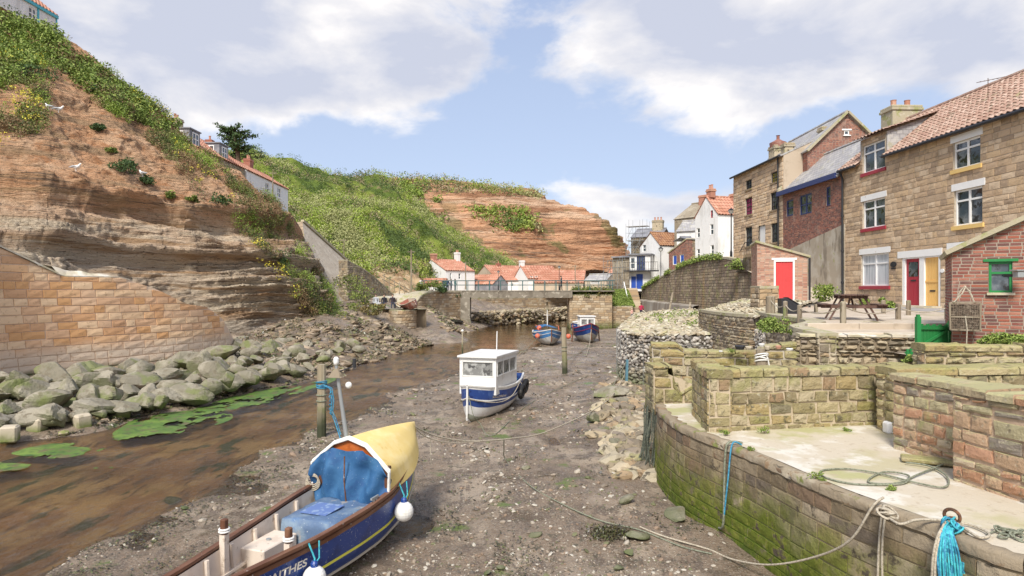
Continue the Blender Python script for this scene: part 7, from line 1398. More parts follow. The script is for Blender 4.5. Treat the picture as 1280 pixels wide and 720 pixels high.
# ---- blue and white cabin boat
def cabin_boat():
    bow = (-1.42, 20.2); stern = (-.12, 24.5); t = boat_root('motor_boat', 'blue and white motor boat with a white wheelhouse aground mid harbour', stern, bow, -4.34)
    L = (Vector(bow)-Vector(stern)).length; H = Hull([(0, .58, 1.20, .22), (.7, .70, 1.08, .12), (1.7, .78, 1.04, .06), (2.7, .76, 1.08, .04), (3.7, .52, 1.18, .05), (4.2, .24, 1.27, .12), (L, .015, 1.33, .3)], q=.62, r=1.5)
    ts = [0, .15, .3, .44, .56, .70, .74, .84, .94, 1.0]; m = [2, 2, 0, 0, 1, 0, 1, 1, 0]; mb = MB(); H.shell(mb, ts, m, 0, .02); V = [tuple(H.at(0., q, 1)) for q in np.linspace(0, 1, 9)]+[tuple(H.at(0., q, -1)) for q in np.linspace(1, 0, 9)]; mb.add(V, [tuple(range(18))], 1)
    mb.build('hull', [M['hullwhite'], M['hullblue2'], M['palegreen']], t, smooth=True)
    mb = MB(); H.rail(mb, 1.0, .07, .05, 0); H.rail(mb, .72, .03, .03, 0, .02); mb.build('rubbing_strake', M['hullwhite'], t)
    mb = MB(); H.shell(mb, [.3, .5, .7, .9, .99], [0]*4, -.04, 0, .03, 1.6, inside=True); mb.build('lining', M['hullin'], t, smooth=True)
    mb = MB(); mb.grid(np.array([[H.at(u, .45, 1, -.03), H.at(u, .45, -1, -.03)] for u in np.linspace(.02, 2, 8)])); mb.build('floorboards', M['floorgrey'], t)
    mb = MB(); mb.grid(np.array([[H.at(u, .97, 1, -.01), H.at(u, .97, 1, -.01)*np.array([1, 0, 1])+np.array([0, 0, .05]), H.at(u, .97, -1, -.01)] for u in np.linspace(3.0, L-.03, 14)])); mb.build('foredeck', M['hullwhite'], t)
    mb = MB(); mb.tube([tuple(H.at(L, q, 1)+np.array([.02, 0, 0])) for q in np.linspace(0, 1, 10)], .035, n=8); mb.tube([(x, 0, float(np.interp(x, H.S, H.ZK))-.03) for x in np.linspace(.1, L, 20)], .04, n=6); mb.build('stem', M['hullwhite'], t)
    # wheelhouse, front a little raked
    a0, a1, w0, w1, zb, zt = 1.25, 3.5, .68, .64, 1.0, 2.12; c = {}
    base = [(a0, w0), (a1, w1), (a1, -w1), (a0, -w0)]; 
    sides = [((a1, w1), (a1, -w1), 'front'), ((a0, w0), (a1, w1), 'port'), ((a1, -w1), (a0, -w0), 'starboard'), ((a0, -w0), (a0, w0), 'aft')]
    mb = MB(); P_ = []
    for (p, q, nm) in sides:
        p = np.array(p); q = np.array(q)
        # outward must be on the right of the run
        pl = line_place(q, p); Ls = pl.L; hz = (.10, Ls-.10, zb+.5, zt-.14)
        if nm == 'aft': hz = (.12, Ls-.35, zb+.1, zt-.2)
        hs = [hz]; core(mb, pl, Ls, zb-.1, zt, hs)
        P_.append((pl, Ls, hz, nm))
    mb.build('wheelhouse', M['hullwhite'], t)
    for pl, Ls, hz, nm in P_:
        f = MB(); n = {'front': 1, 'port': 3, 'starboard': 3, 'aft': 1}[nm]
        for i in range(1, n): x = hz[0]+(hz[1]-hz[0])*i/n; pbox(f, pl, x-.02, x+.02, hz[2], hz[3], -.05, .0)
        for a in ((hz[0], hz[1], hz[2]-.02, hz[2]+.02), (hz[0], hz[1], hz[3]-.02, hz[3]+.02), (hz[0]-.02, hz[0]+.02, hz[2], hz[3]), (hz[1]-.02, hz[1]+.02, hz[2], hz[3])): pbox(f, pl, *a, -.05, .012)
        o = f.build('window', M['hullwhite'], t)
        if nm != 'aft': g = MB(); g.add(pl(np.array([hz[0], hz[1], hz[1], hz[0]]), np.array([hz[2], hz[2], hz[3], hz[3]]), np.full(4, -.03)), [(0, 1, 2, 3)]); g.build('pane', M['cabglass'], o)
    mb = MB(); z = zt; mb.hexa([(a0-.12, -w0-.05, z), (a1+.1, -w1-.05, z-.0), (a1+.1, w1+.05, z), (a0-.12, w0+.05, z), (a0-.12, -w0-.05, z+.06), (a1+.1, -w1-.05, z+.06), (a1+.1, w1+.05, z+.06), (a0-.12, w0+.05, z+.06)]); mb.build('roof', M['hullwhite'], t)
    mb = MB(); mb.box((1.55, -.2, 1.25), (1.95, .25, 1.75)); mb.build('wheel_box', M['canvas'], t)
    mb = MB(); V = np.array([[(x, y, .95+.12*math.sin(4*x+3*y)+.05*math.cos(9*y)) for y in np.linspace(-.42, .42, 12)] for x in np.linspace(.15, 1.3, 14)]); mb.grid(V, flip=True); mb.build('net_pile', M['ropeb'], t)
    mb = MB(); mb.tube([(1.5, 0, zt), (1.45, 0, zt+.75)], .018, n=6); o = mb.build('mast', M['hullwhite'], t)
    H.text('KELLDREW', M['hullcream'], t, 2.75, 3.6, .78, 1, .07)
    for u in (.35, 1.15):
        c = Vector(tuple(H.at(u, .82, 1, .10))); mx = Matrix.Translation(t.location) @ Matrix.Rotation(t.rotation_euler.z, 4, 'Z'); w = mx @ (c+Vector((0, .03, -.12))); ty = thing('tyre_fender', 'black tyre fender at the stern of the wheelhouse boat' if u < .5 else 'black tyre fender hanging amidships on the wheelhouse boat', 'tyre', w, t.rotation_euler.z)
        q = MB(); q.torus((0, 0, 0), .20, .085, (0, 1, -.15), n=26, k=12); q.build('tread', M['rubber'], ty); q = MB(); q.tube([(0, 0, .26), (0, -.06, .36)], .012, n=5); q.build('lanyard', M['rope'], ty)
    mx = Matrix.Translation(t.location) @ Matrix.Rotation(t.rotation_euler.z, 4, 'Z'); A = mx @ Vector((L+.05, 0, .95)); B = mx @ Vector(tuple(H.at(1.2, 1.0, 1, .05))); pts = [A.lerp(B, f)+Vector((.30*math.sin(f*math.pi), -.38*math.sin(f*math.pi), -.34*math.sin(f*math.pi))) for f in np.linspace(0, 1, 16)]
    q = MB(); q.tube(pts, .013, n=6); tag(q.build('mooring_rope', M['rope']), 'rope looped along the bow side of the wheelhouse boat', 'rope')
M['hullwhite'] = mat('white_boat_paint', (.74, .73, .70), [dict(c=(.58, .55, .50), s=3, lo=.52, hi=.68, a=.7), dict(c=(.45, .36, .26), s=9, lo=.64, hi=.7, a=.6)], rough=.4, bump=.15, bs=12, spec=.4, obj=True)
M['hullblue2'] = mat('faded_hull_blue_paint', (.03, .07, .26), [dict(c=(.06, .12, .34), s=3, lo=.5, hi=.62), dict(c=(.02, .035, .14), s=5, lo=.56, hi=.66)], rough=.45, bump=.15, obj=True)
M['palegreen'] = mat('pale_green_antifouling', (.36, .38, .30), [dict(c=(.26, .25, .18), s=3, lo=.5, hi=.62)], rough=.7, obj=True)
M['cabglass'] = mat('wheelhouse_glass', (.20, .20, .19), [dict(c=(.40, .40, .38), s=3, lo=.46, hi=.6), dict(c=(.08, .08, .08), s=4, lo=.52, hi=.6)], rough=.08, bump=0, spec=.7, obj=True)
cabin_boat()
# ---- the three boats farther up the harbour
M['hullblue3'] = mat('sky_blue_boat_paint', (.05, .16, .36), [dict(c=(.10, .25, .45), s=3, lo=.5, hi=.62)], rough=.5, obj=True); M['greyhull'] = mat('grey_white_boat_paint', (.50, .49, .46), [dict(c=(.34, .31, .27), s=3, lo=.5, hi=.62)], rough=.6, obj=True)
M['navyhull'] = mat('dark_navy_boat_paint', (.015, .04, .15), [dict(c=(.03, .07, .22), s=3, lo=.5, hi=.62)], rough=.45, obj=True); M['greyhull2'] = mat('grey_boat_bottom_paint', (.36, .35, .32), [dict(c=(.25, .22, .18), s=3, lo=.5, hi=.62)], rough=.6, obj=True)
M['dinghy'] = mat('faded_red_boat_paint', (.34, .13, .10), [dict(c=(.45, .33, .28), s=3, lo=.5, hi=.62)], rough=.6, obj=True); M['darktim'] = mat('wet_dark_timber', (.07, .06, .05), [dict(c=(.13, .14, .08), s=2, lo=.5, hi=.62)], rough=.7)
def small_boat(label, px, py, Lb, yaw, Bm, Hh, top, low, cabin=None, legs=False, extra=None):
    q = G(px, py, -4.3); h = Vector((math.sin(R(yaw)), -math.cos(R(yaw)), 0)); st = q-h*Lb; t = boat_root('fishing_boat', label, st, q, -4.32); H = Hull([(0, Bm*.40, Hh*.95, .15), (Lb*.3, Bm*.5, Hh*.88, .05), (Lb*.6, Bm*.5, Hh*.95, .03), (Lb*.85, Bm*.28, Hh*1.12, .1), (Lb, .015, Hh*1.28, .4)], q=.6, r=1.4)
    mb = MB(); H.shell(mb, [0, .2, .42, .58, .7, .82, .95, 1], [1, 1, 1, 0, 0, 0, 0], 0, .02); V = [tuple(H.at(0., k, 1)) for k in np.linspace(0, 1, 9)]+[tuple(H.at(0., k, -1)) for k in np.linspace(1, 0, 9)]; mb.add(V, [tuple(range(18))], 0); mb.build('hull', [M[top], M[low]], t, smooth=True)
    mb = MB(); H.rail(mb, 1.0, .08, .06); mb.build('gunwale', M['hullwhite' if not legs else 'redp'], t)
    mb = MB(); H.rail(mb, .80, .03, .035, 0, .02); mb.build('strake_line', M['hullwhite' if not legs else 'redp'], t)
    mb = MB(); mb.grid(np.array([[H.at(u, .9, 1, -.02), H.at(u, .9, -1, -.02)] for u in np.linspace(.02, Lb-.1, 16)])); mb.build('deck', M['floorgrey'], t)
    mb = MB(); mb.tube([tuple(H.at(Lb, k, 1)+np.array([.02, 0, 0])) for k in np.linspace(0, 1, 10)], .045, n=8); mb.build('stem', M['brownwood'], t)
    if cabin:
        a0, a1, w, zb, zt = cabin; mb = MB(); pls = []
        for p, r_ in (((a1, w), (a1, -w)), ((a0, w), (a1, w)), ((a1, -w), (a0, -w)), ((a0, -w), (a0, w))):
            pl = line_place(r_, p); hs = [(.12, pl.L/2-.06, zt-.62, zt-.2), (pl.L/2+.06, pl.L-.12, zt-.62, zt-.2)]; core(mb, pl, pl.L, zb, zt, hs); pls.append((pl, hs))
        mb.build('wheelhouse', M['hullwhite'], t); mb = MB(); mb.box((a0-.1, -w-.08, zt), (a1+.1, w+.08, zt+.08), ch=.02); mb.build('roof', M['hullwhite'], t)
        for pl, hs in pls:
            for k in hs: g = MB(); g.add(pl(np.array([k[0], k[1], k[1], k[0]]), np.array([k[2], k[2], k[3], k[3]]), np.full(4, -.03)), [(0, 1, 2, 3)]); g.build('window', M['cabglass'], t)
    if legs:
        for sd in (1, -1): mb = MB(); c = H.at(Lb*.45, 1.0, sd, .08); mb.bar((c[0], c[1], c[2]+.1), (c[0]+.05, c[1]+sd*.1, 0), .09); mb.build('leg', M['brownwood'], t)
    if extra: extra(t, H)
    return t, H
def ex1(t, H):
    mb = MB(); V = np.array([[(x, y, 1.25+.25*math.exp(-(y/.6)**2)+.05*math.sin(7*x+5*y)) for y in np.linspace(-.75, .75, 12)] for x in np.linspace(.6, 3.2, 14)]); mb.grid(V, flip=True); mb.build('blue_cover', M['canvas'], t)
    mb = MB(); mb.tube([(2.6, 0, 1.3), (2.6, 0, 2.75)], .03, n=6); mb.bar((2.6, -.3, 2.35), (2.6, .3, 2.35), .03); mb.tube([(1.2, .2, 1.3), (1.2, .2, 2.2)], .025, n=6); mb.build('mast', M['hullwhite'], t)
    mb = MB(); mb.tube([(3.6, -.8, 1.2), (3.3, -.8, 1.5), (1.4, -.85, 1.5)], .02, n=5); mb.tube([(3.6, .8, 1.2), (3.3, .8, 1.5), (1.4, .85, 1.5)], .02, n=5); mb.build('rail', M['buoyo'], t)
b1, H1 = small_boat('blue topped cargo-laden coble with grey hull, leftmost of the three far boats', 689, 433.5, 5.0, 4, 2.15, 1.05, 'hullblue3', 'greyhull', extra=ex1)

b2, H2 = small_boat('navy boat with red rail, white twin-windowed wheelhouse and beaching legs', 739, 431, 4.8, 3, 1.95, 1.32, 'navyhull', 'greyhull2', cabin=(1.8, 3.1, .62, 1.15, 2.15), legs=True)
b3, H3 = small_boat('small pale covered boat half hidden between the two larger far boats', 716, 420, 4.2, -25, 1.5, 1.0, 'hullblue2', 'hullwhite', cabin=(.9, 2.6, .5, .9, 1.25))
for px, py, Y, l in [(672, 420, 50, 'orange ball buoy on the left bow of the laden coble'), (674, 410, 51, 'small orange buoy behind the left bow of the laden coble'), (710.5, 420.5, 50, 'orange ball buoy between the coble and the navy boat')]:
    o = MB().ball((0, 0, 0), .2, 0, 14).build('ball_buoy', M['buoyo'], smooth=True); o.location = P(px, py, Y); tag(o, l, 'buoy')
# dinghy drawn up on the slip and the punt under the bridge
q = G(513, 386, -1.65); t = thing('rowing_dinghy', 'red-brown dinghy tilted on its side at the head of the slipway', 'dinghy', (q.x-.3, q.y, -1.62), R(-60)); t.rotation_euler = (R(28), 0, R(-62)); H = Hull([(0, .5, .75, .1), (.8, .62, .7, .02), (1.8, .58, .75, .04), (2.6, .3, .85, .15), (3.0, .02, .9, .4)], q=.55)
mb = MB(); H.shell(mb, [0, .25, .5, .75, 1], [0]*4, 0, .015); mb.add([tuple(H.at(0., k, 1)) for k in np.linspace(0, 1, 9)]+[tuple(H.at(0., k, -1)) for k in np.linspace(1, 0, 9)], [tuple(range(18))], 0); mb.build('hull', M['dinghy'], t, smooth=True)
mb = MB(); H.shell(mb, [0, .25, .5, .75, .99], [0]*4, -.04, 0, .03, 2.9, inside=True); mb.build('lining', M['hullin'], t, smooth=True); mb = MB(); H.rail(mb, 1.0, .06, .05); mb.build('gunwale', M['hullcream'], t); mb = MB(); mb.box((1.2, -.55, .45), (1.45, .55, .49)); mb.build('thwart', M['hullcream'], t)
mb = MB(); a = P(535, 397, 62); b = P(574, 402, 70); mb.bar(a, b, .9, .22); mb.bar(a+Vector((0, -.6, -.35)), b+Vector((0, -.6, -.2)), .25, .25); tag(mb.build('timber_baulk', M['darktim']), 'long dark timber staging lying at the foot of the left abutment', 'timber')
# ------------------------------------------------------------------ stones, weed and loose rock on the river bed
def bedpt(px, py, lift=0.0):
    z = -4.25
    for _ in range(4): q = G(px, py, z); z = float(bedz(q.x, q.y))
    q = G(px, py, z); return Vector((q.x, q.y, z+lift))
def bed_samples(n, x0, x1, y0, y1, dens=None):
    px = rng.uniform(x0, x1, n); py = rng.uniform(y0, y1, n); z = np.full(n, -4.25)
    for _ in range(3): Y = -z*F/(py-HY); X = (px-640)/F*Y; z = bedz(X, Y)
    Y = -z*F/(py-HY); X = (px-640)/F*Y; k = (Y < 75) & (z > WATER-.03) & (abs(z-bedz(X, Y)) < .06) & (abs((HY-F*z/Y)-py) < 3); 
    if dens is not None: k &= rng.random(n) < dens(X, Y)
    return np.stack([X[k], Y[k], z[k]], -1)
qx = lambda y: np.interp(y, [2, 5, 9.5, 11, 13, 15, 16], [7.6, 6.4, 4.7, 4.0, 3.3, 3.2, 3.5])
def onbed(X, Y): return (X < np.where(Y < 17, qx(Y)-.1, np.where(Y < 40, 5.4, 12)))
d_ = lambda X, Y: onbed(X, Y)*np.clip(.35+fbm(np.stack([X, Y, 0*X], -1), 3, .55)*1.9, .05, 1)
M['ledge'] = mat('ledge_rock', (.36, .27, .18), isl=[(.33, .25, .17), (.22, .165, .11), (.40, .32, .23), (.15, .115, .08), (.27, .20, .13)], layers=[dict(c=(.14, .12, .08), s=1, lo=.5, hi=.62), dict(c=(.24, .25, .09), s=1.5, lo=.58, hi=.66)], bump=.8, bs=6, bdist=.08)
p = bed_samples(21000, 40, 1000, 430, 730, d_); sz = np.clip(.010+rng.exponential(.014, len(p)), .01, .09)*np.clip(p[:, 1]/13, .8, 2.6)
mb = MB(); p[:, 2] += sz*.15; stones(mb, p, sz, .55, 0, 33, jag=.18); tag(mb.build('pebbles', M['pebble']), 'pebbles strewn over the muddy river bed', 'pebbles', kind='stuff')
d_ = lambda X, Y: onbed(X, Y)*np.clip(fbm(np.stack([X*1.3, Y, 0*X+5], -1), 4, .7, .6)*5-.55, 0, 1)*.9
p = bed_samples(34000, 60, 880, 425, 725, d_)
def marg(X, Y): return onbed(X, Y)*np.clip(1.2-abs(X-XR(Y)-.75)/1.0, 0, 1)*np.clip(.6+fbm(np.stack([X, Y, 0*X+2], -1), 3, .8)*2.5, 0, 1)
p2 = bed_samples(42000, 60, 720, 425, 725, marg)
def marg2(X, Y): return np.clip(1.25-abs(XL(Y)-X-.6)/1.1, 0, 1)
p3 = bed_samples(70000, 0, 520, 415, 580, marg2)
P3 = np.concatenate([p, p2, p3]); P3[:, 2] += rng.uniform(.0, .045, len(P3))
n = len(P3); mb = MB(); a = rng.uniform(0, 2*math.pi, n); s = .028*np.clip(P3[:, 1]/12, .8, 3)*rng.uniform(.5, 1.4, n); A = np.stack([np.cos(a), np.sin(a), rng.normal(0, .25, n)], -1)*s[:, None]; B = np.stack([-np.sin(a), np.cos(a), rng.normal(0, .5, n)], -1)*s[:, None]*.45
mb.add(np.stack([P3-A, P3+B, P3+A, P3-B], 1).reshape(-1, 3), np.arange(4*n).reshape(n, 4)); tag(mb.build('seaweed', M['weed']), 'dark bladderwrack lying over the mud and along the water edge', 'seaweed', kind='stuff')
# broken rock under the boulders and against the quay end
p = bed_samples(3600, -10, 470, 412, 556, lambda X, Y: (X < XL(Y)-.2)*1.0); mb = MB(); sz = rng.uniform(.05, .2, len(p)); stones(mb, p, sz, .6, 0, 41); tag(mb.build('scree', M['ledge']), 'broken rock packed between the boulders', 'scree', kind='stuff')
p = bed_samples(2600, 728, 822, 478, 600, lambda X, Y: np.clip((X-np.interp(Y, [12, 20, 27], [2.2, 2.4, 3.6]))/1.0, 0, 1)*(X < np.where(Y < 15.8, 3.2, 5.4))); mb = MB(); sz = np.clip(rng.exponential(.09, len(p)), .03, .33); stones(mb, p, sz, .6, 1, 42); tag(mb.build('rubble_scatter', M['rubble']), 'rubble heaped between the gabion foot and the quay end', 'rubble', kind='stuff')
def bankpts(n, dn):
    Y = rng.uniform(33, 72, n); X = XL(Y)-rng.uniform(-.2, 1, n)**1.3*9; z = bedz(X, Y); px, py = project(np.stack([X, Y, z], -1)); sxx = np.interp(Y, [50, 57, 62, 68, 76], [-6.5, -7.6, -9.0, -11.2, -12.6])
    k = (rng.random(n) < np.clip(fbm(np.stack([X, Y, 0*X+4], -1), 3, .35)*3+dn, 0, 1)) & (z > WATER) & ~((abs(X-sxx) < 1.7) & (Y > 51)) & ~((X < sxx) & (Y > 55)); return np.stack([X, Y, z], -1)[k]
p = bankpts(3600, .7); mb = MB(); sz = rng.uniform(.15, .55, len(p)); p[:, 2] -= sz*.1; stones(mb, p, sz, .35, 1, 43); tag(mb.build('ledge_rock', M['ledge']), 'broken brown rock ledges on the far left bank', 'rock ledges', kind='stuff')
M_ = bankpts(20000, .1); M_[:, 2] += rng.uniform(.05, .35, len(M_)); mb = MB(); leafquads(mb, M_, .09, .4); tag(mb.build('bank_weed', M['weed']), 'dark weed on the rock ledges of the far left bank', 'seaweed', kind='stuff')
random.seed(5)
for px, py, w, hs, l in [(845, 648, 36, .6, 'pale angular rock at the foot of the mossy quay wall'), (783, 628, 24, .6, 'dark flat stone left of the pale angular rock'), (797, 672, 30, .5, 'low olive stone beside the round weed clump'), (787, 694, 17, .7, 'small yellowish round stone nearest the quay on the mud'), (625, 712, 15, .6, 'whitish stone near the bottom edge of the picture'), (608, 718, 13, .7, 'rounded pale stone cut by the bottom edge'),
                         (669, 670, 17, .6, 'mossy green stone in the middle of the near mud'), (637, 576, 10, .6, 'small brown stone under the vertical rope'), (658, 586, 14, .6, 'angular brown stone right of the vertical rope'), (773, 713, 19, .6, 'pale stone by the bottom edge below the yellowish one'), (742, 528, 24, .8, 'round mossy boulder standing alone on the mud right of the puddle'),
                         (764, 496, 44, .5, 'long mossy slab leaning at the foot of the gabion'), (779, 506, 22, .7, 'grey stone under the long mossy slab'), (756, 540, 22, .6, 'flat grey boulder below the round mossy one'), (772, 556, 24, .55, 'greenish boulder in the rubble left of the hanging nets'), (800, 540, 20, .6, 'boulder in the rubble against the quay end'), (790, 570, 16, .6, 'flat stone at the bottom of the rubble heap'),
                         (213, 629, 24, .5, 'weedy stone at the waterline above the stern of the near boat'), (232, 636, 12, .5, 'small stone beside the weedy one at the waterline'), (98, 478, 30, .7, 'grey boulder with the gull on it'), (620, 458, 14, .5, 'small rock in the shallows behind the wheelhouse boat'), (735, 598, 9, .6, 'small pale stone halfway to the quay wall')]:
    q = bedpt(px, py); o = put_rock(px, py, w, q.z, l, name='rock', cat='rock', hs=hs)
mb = MB(); c = bedpt(760, 668); d = rng.normal(size=(1500, 3))*np.array([.17, .13, .05]); leafquads(mb, np.array(c)+np.abs(d)*np.sign(rng.normal(size=d.shape)*np.array([1, 1, 0])+np.array([0, 0, 1])), .035, .3); tag(mb.build('weed_clump', M['weed']), 'round dark clump of bladderwrack beside the olive stone', 'seaweed')
# ------------------------------------------------------------------ ropes
def rope(label, pts, r=.014, m='rope', cat='rope', name='rope', k=6, group=None):
    pts = [Vector(p) for p in pts]; out = []
    for i in range(len(pts)-1):
        a, b, c, d = pts[max(i-1, 0)], pts[i], pts[i+1], pts[min(i+2, len(pts)-1)]
        for j in range(k): t = j/k; out.append(.5*((2*b)+(-a+c)*t+(2*a-5*b+4*c-d)*t*t+(-a+3*b-3*c+d)*t**3))
    out.append(pts[-1]); return tag(MB().tube(out, r, n=6).build(name, M[m], smooth=True), label, cat, group)
def qu(px): X, Y = project(QXY); return QU[np.argmin(abs(X-px)+(QXY[:, 1] < 0)*1e4)]
BP = lambda px, py: bedpt(px, py, .02)
rope('pale mooring line from the bow of the near boat across the mud', [P(518, 533, 12.4), P(545, 545, 13.0), P(585, 551, 13.8), P(640, 548, 15), P(690, 537, 17), P(760, 500, 22), P(784, 462, 28.5)], .016)
rope('second slacker mooring line under the first at the near bow', [P(518, 534, 12.4), P(533, 546, 12.7), P(560, 553, 13.2), P(600, 552, 14)], .012)
rope('thin line hanging from the mooring line just right of the near bow', [P(538, 541.5, 12.85), P(538, 560, 12.85), P(539, 582, 12.8)], .009)
rope('old line trailing across the mud towards the quay', [P(630, 549.5, 14.8), P(630, 562, 15.2), BP(632, 575), BP(660, 606), BP(700, 630), BP(750, 652), BP(800, 664), BP(850, 684), BP(890, 694)], .013, 'ropeg')
u_ = qu(1104); rope('pale rope sagging from the quay ring down to the mud', [QPL(u_, SLAB+.12, -.02), QPL(u_, SLAB+.03, .16), P(1062, 676, 7.8), P(1016, 697, 8.4), P(961, 706, 9.1), P(915, 699, 9.8), BP(885, 688), BP(830, 672), BP(800, 660)], .015)
u_ = qu(914); rope('blue-green mooring rope hanging down the mossy quay wall and lying on the mud', [QPL(u_, SLAB+.05, -.2), QPL(u_, SLAB+.07, .06), QPL(u_-.0, SLAB-.15, .12), QPL(u_+.0, SLAB-.7, .11), QPL(u_-.03, SLAB-1.3, .13)]+[bedpt(x, y, .03) for x, y in ((893, 657), (878, 650), (858, 632), (835, 610), (820, 588), (815, 570))], .02, 'ropeg')
u_ = qu(920); rope('thin turquoise line twisted with the mooring rope down the quay wall', [QPL(u_, SLAB+.05, -.1), QPL(u_, SLAB+.07, .08), QPL(u_, SLAB-.5, .13), QPL(u_+.05, SLAB-1.1, .14)], .014, 'ropeb')
rope('slack grey rope laid in loops on the concrete slab', [G(x, y, SLAB+.05) for x, y in ((1187, 577), (1150, 592), (1120, 604), (1085, 602), (1105, 590), (1135, 594), (1130, 604), (1095, 606), (1060, 604), (1030, 596), (1028, 588), (1060, 586), (1100, 592), (1140, 602), (1175, 609), (1186, 604), (1180, 592), (1160, 582), (1132, 578))], .013, 'ropeg')
# mooring ring with its bundle of ropes
R0 = G(1190, 652, SLAB+.08); t = thing('mooring_ring', 'rusty iron mooring ring at the edge of the slab holding the blue rope bundle', 'mooring ring', R0); mb = MB(); mb.torus((0, 0, .06), .075, .018, (.8, .6, .1), n=24, k=8); 
M['rust'] = mat('rusted_iron', (.10, .055, .035), [dict(c=(.22, .10, .05), s=20, lo=.5, hi=.6)], rough=.85, bump=.5)
mb.build('ring', M['rust'], t); q = MB(); q.lathe([(.05, -.07), (.05, .02), (.03, .05)], (0, 0, 0), n=12); q.build('eye_bolt', M['rust'], t)
def edge(px, py, dz=0.0, out=0.0): q = G(px, py, SLAB+.05); return q+Vector((-.5*out, -.85*out, dz))
for i, (m, lab) in enumerate([('ropet', 'turquoise rope bundle hanging over the quay edge from the ring'), ('ropeb', 'deep blue rope wound through the turquoise bundle'), ('rope', 'white rope end hanging beside the turquoise bundle')]):
    mb = MB(); n = (9, 4, 2)[i]
    for k in range(n):
        a = Vector((random.uniform(-.04, .04), random.uniform(-.04, .04), random.uniform(.0, .06))); dx = (-.19+.26*k/max(n-1, 1)) if i < 2 else -.24+.03*k; L_ = random.uniform(.5, .8)
        e = R0+Vector((-.19+dx*.35, -.24+dx*-.1, -.02)); f_ = e+Vector((dx*.45-.03, -.10, -.22)); g_ = f_+Vector((random.uniform(-.03, .03), random.uniform(-.03, .02), -L_*.5)); h_ = g_+Vector((random.uniform(-.05, .03), 0, -L_*.4))
        pts = [R0+a, e, f_, g_, h_, g_+Vector((.05, .02, .02)), f_+Vector((.04, .0, -.03))]; out = []
        for j in range(len(pts)-1):
            A, B_, C, D = pts[max(j-1, 0)], pts[j], pts[j+1], pts[min(j+2, len(pts)-1)]
            for s in range(6): tt = s/6; out.append(.5*((2*B_)+(-A+C)*tt+(2*A-5*B_+4*C-D)*tt*tt+(-A+3*B_-3*C+D)*tt**3))
        mb.tube(out, .011 if i < 2 else .013, n=6)
    for k in range((8, 5, 2)[i]): mb.torus(R0+Vector((-.08-.03*(k % 3), -.10-.05*(k//3), .0+random.uniform(-.04, .04))), random.uniform(.04, .075), .011, (random.uniform(-1, 1), random.uniform(-1, 1), random.uniform(-.4, 1)), n=16, k=6)
    tag(mb.build('rope_bundle', M[m], smooth=True), lab, 'rope')
K0 = G(1108, 645, SLAB+.07)
mb = MB(); [mb.torus(K0+Vector((random.uniform(-.05, .05), random.uniform(-.04, .04), random.uniform(0, .05))), random.uniform(.05, .09), .014, (random.uniform(-.6, .6), random.uniform(-.6, .6), 1), n=18, k=6) for _ in range(6)]; tag(mb.build('rope_knot', M['rope'], smooth=True), 'pale knotted rope on the lip of the quay left of the blue bundle', 'rope')
u_ = qu(1108); rope('double pale rope falling straight down the quay face from the knot', [K0, QPL(u_, SLAB+.06, .08), QPL(u_, SLAB-.4, .13), QPL(u_-.02, SLAB-1.1, .15)], .014)
rope('second strand falling down the quay face beside the double rope', [K0, QPL(u_-.04, SLAB+.06, .08), QPL(u_-.05, SLAB-.4, .14), QPL(u_-.1, SLAB-1.1, .15)], .013)
rope('white rope lying along the quay lip from the knot to the ring', [K0, G(1125, 655, SLAB+.07), G(1145, 650, SLAB+.07), G(1170, 650, SLAB+.07), R0], .015)
rope('white rope doubled back from the ring over the slab', [R0, G(1212, 656, SLAB+.06), G(1232, 664, SLAB+.06), G(1236, 670, SLAB+.06), G(1222, 671, SLAB+.06), R0+Vector((.03, -.04, 0))], .014)
mb = MB()
for _ in range(9): c = G(random.uniform(1248, 1282), random.uniform(662, 672), SLAB+.06); mb.torus(c, random.uniform(.04, .09), .011, (random.uniform(-.5, .5), random.uniform(-.5, .5), 1), n=16, k=5)
tag(mb.build('rope_heap', M['ropeg'], smooth=True), 'grey tangle of rope on the slab at the right edge', 'rope')
rope('thin line from the ring to the grey tangle', [G(1234, 668, SLAB+.05), G(1245, 664, SLAB+.05), G(1256, 668, SLAB+.05)], .01, 'ropeg')
# nets hung on the quay end
M['netdark'] = mat('dark_net', (.07, .08, .065), [dict(c=(.14, .15, .11), s=30, lo=.45, hi=.6)], bump=.6, bs=60)
mb = MB(); 
for k in range(15):
    x = 3.16+random.uniform(-.07, .07); y = 14.7+random.uniform(-.5, .4); mb.tube([(x, y, -2.75+random.uniform(-.2, .1)), (x+random.uniform(-.1, .1), y-.05, -3.3), (x-random.uniform(0, .2), y-.05, -3.9)], random.uniform(.012, .025), n=5)
tag(mb.build('hanging_nets', M['netdark']), 'bundle of dark nets and rope hanging on the end of the quay', 'nets')
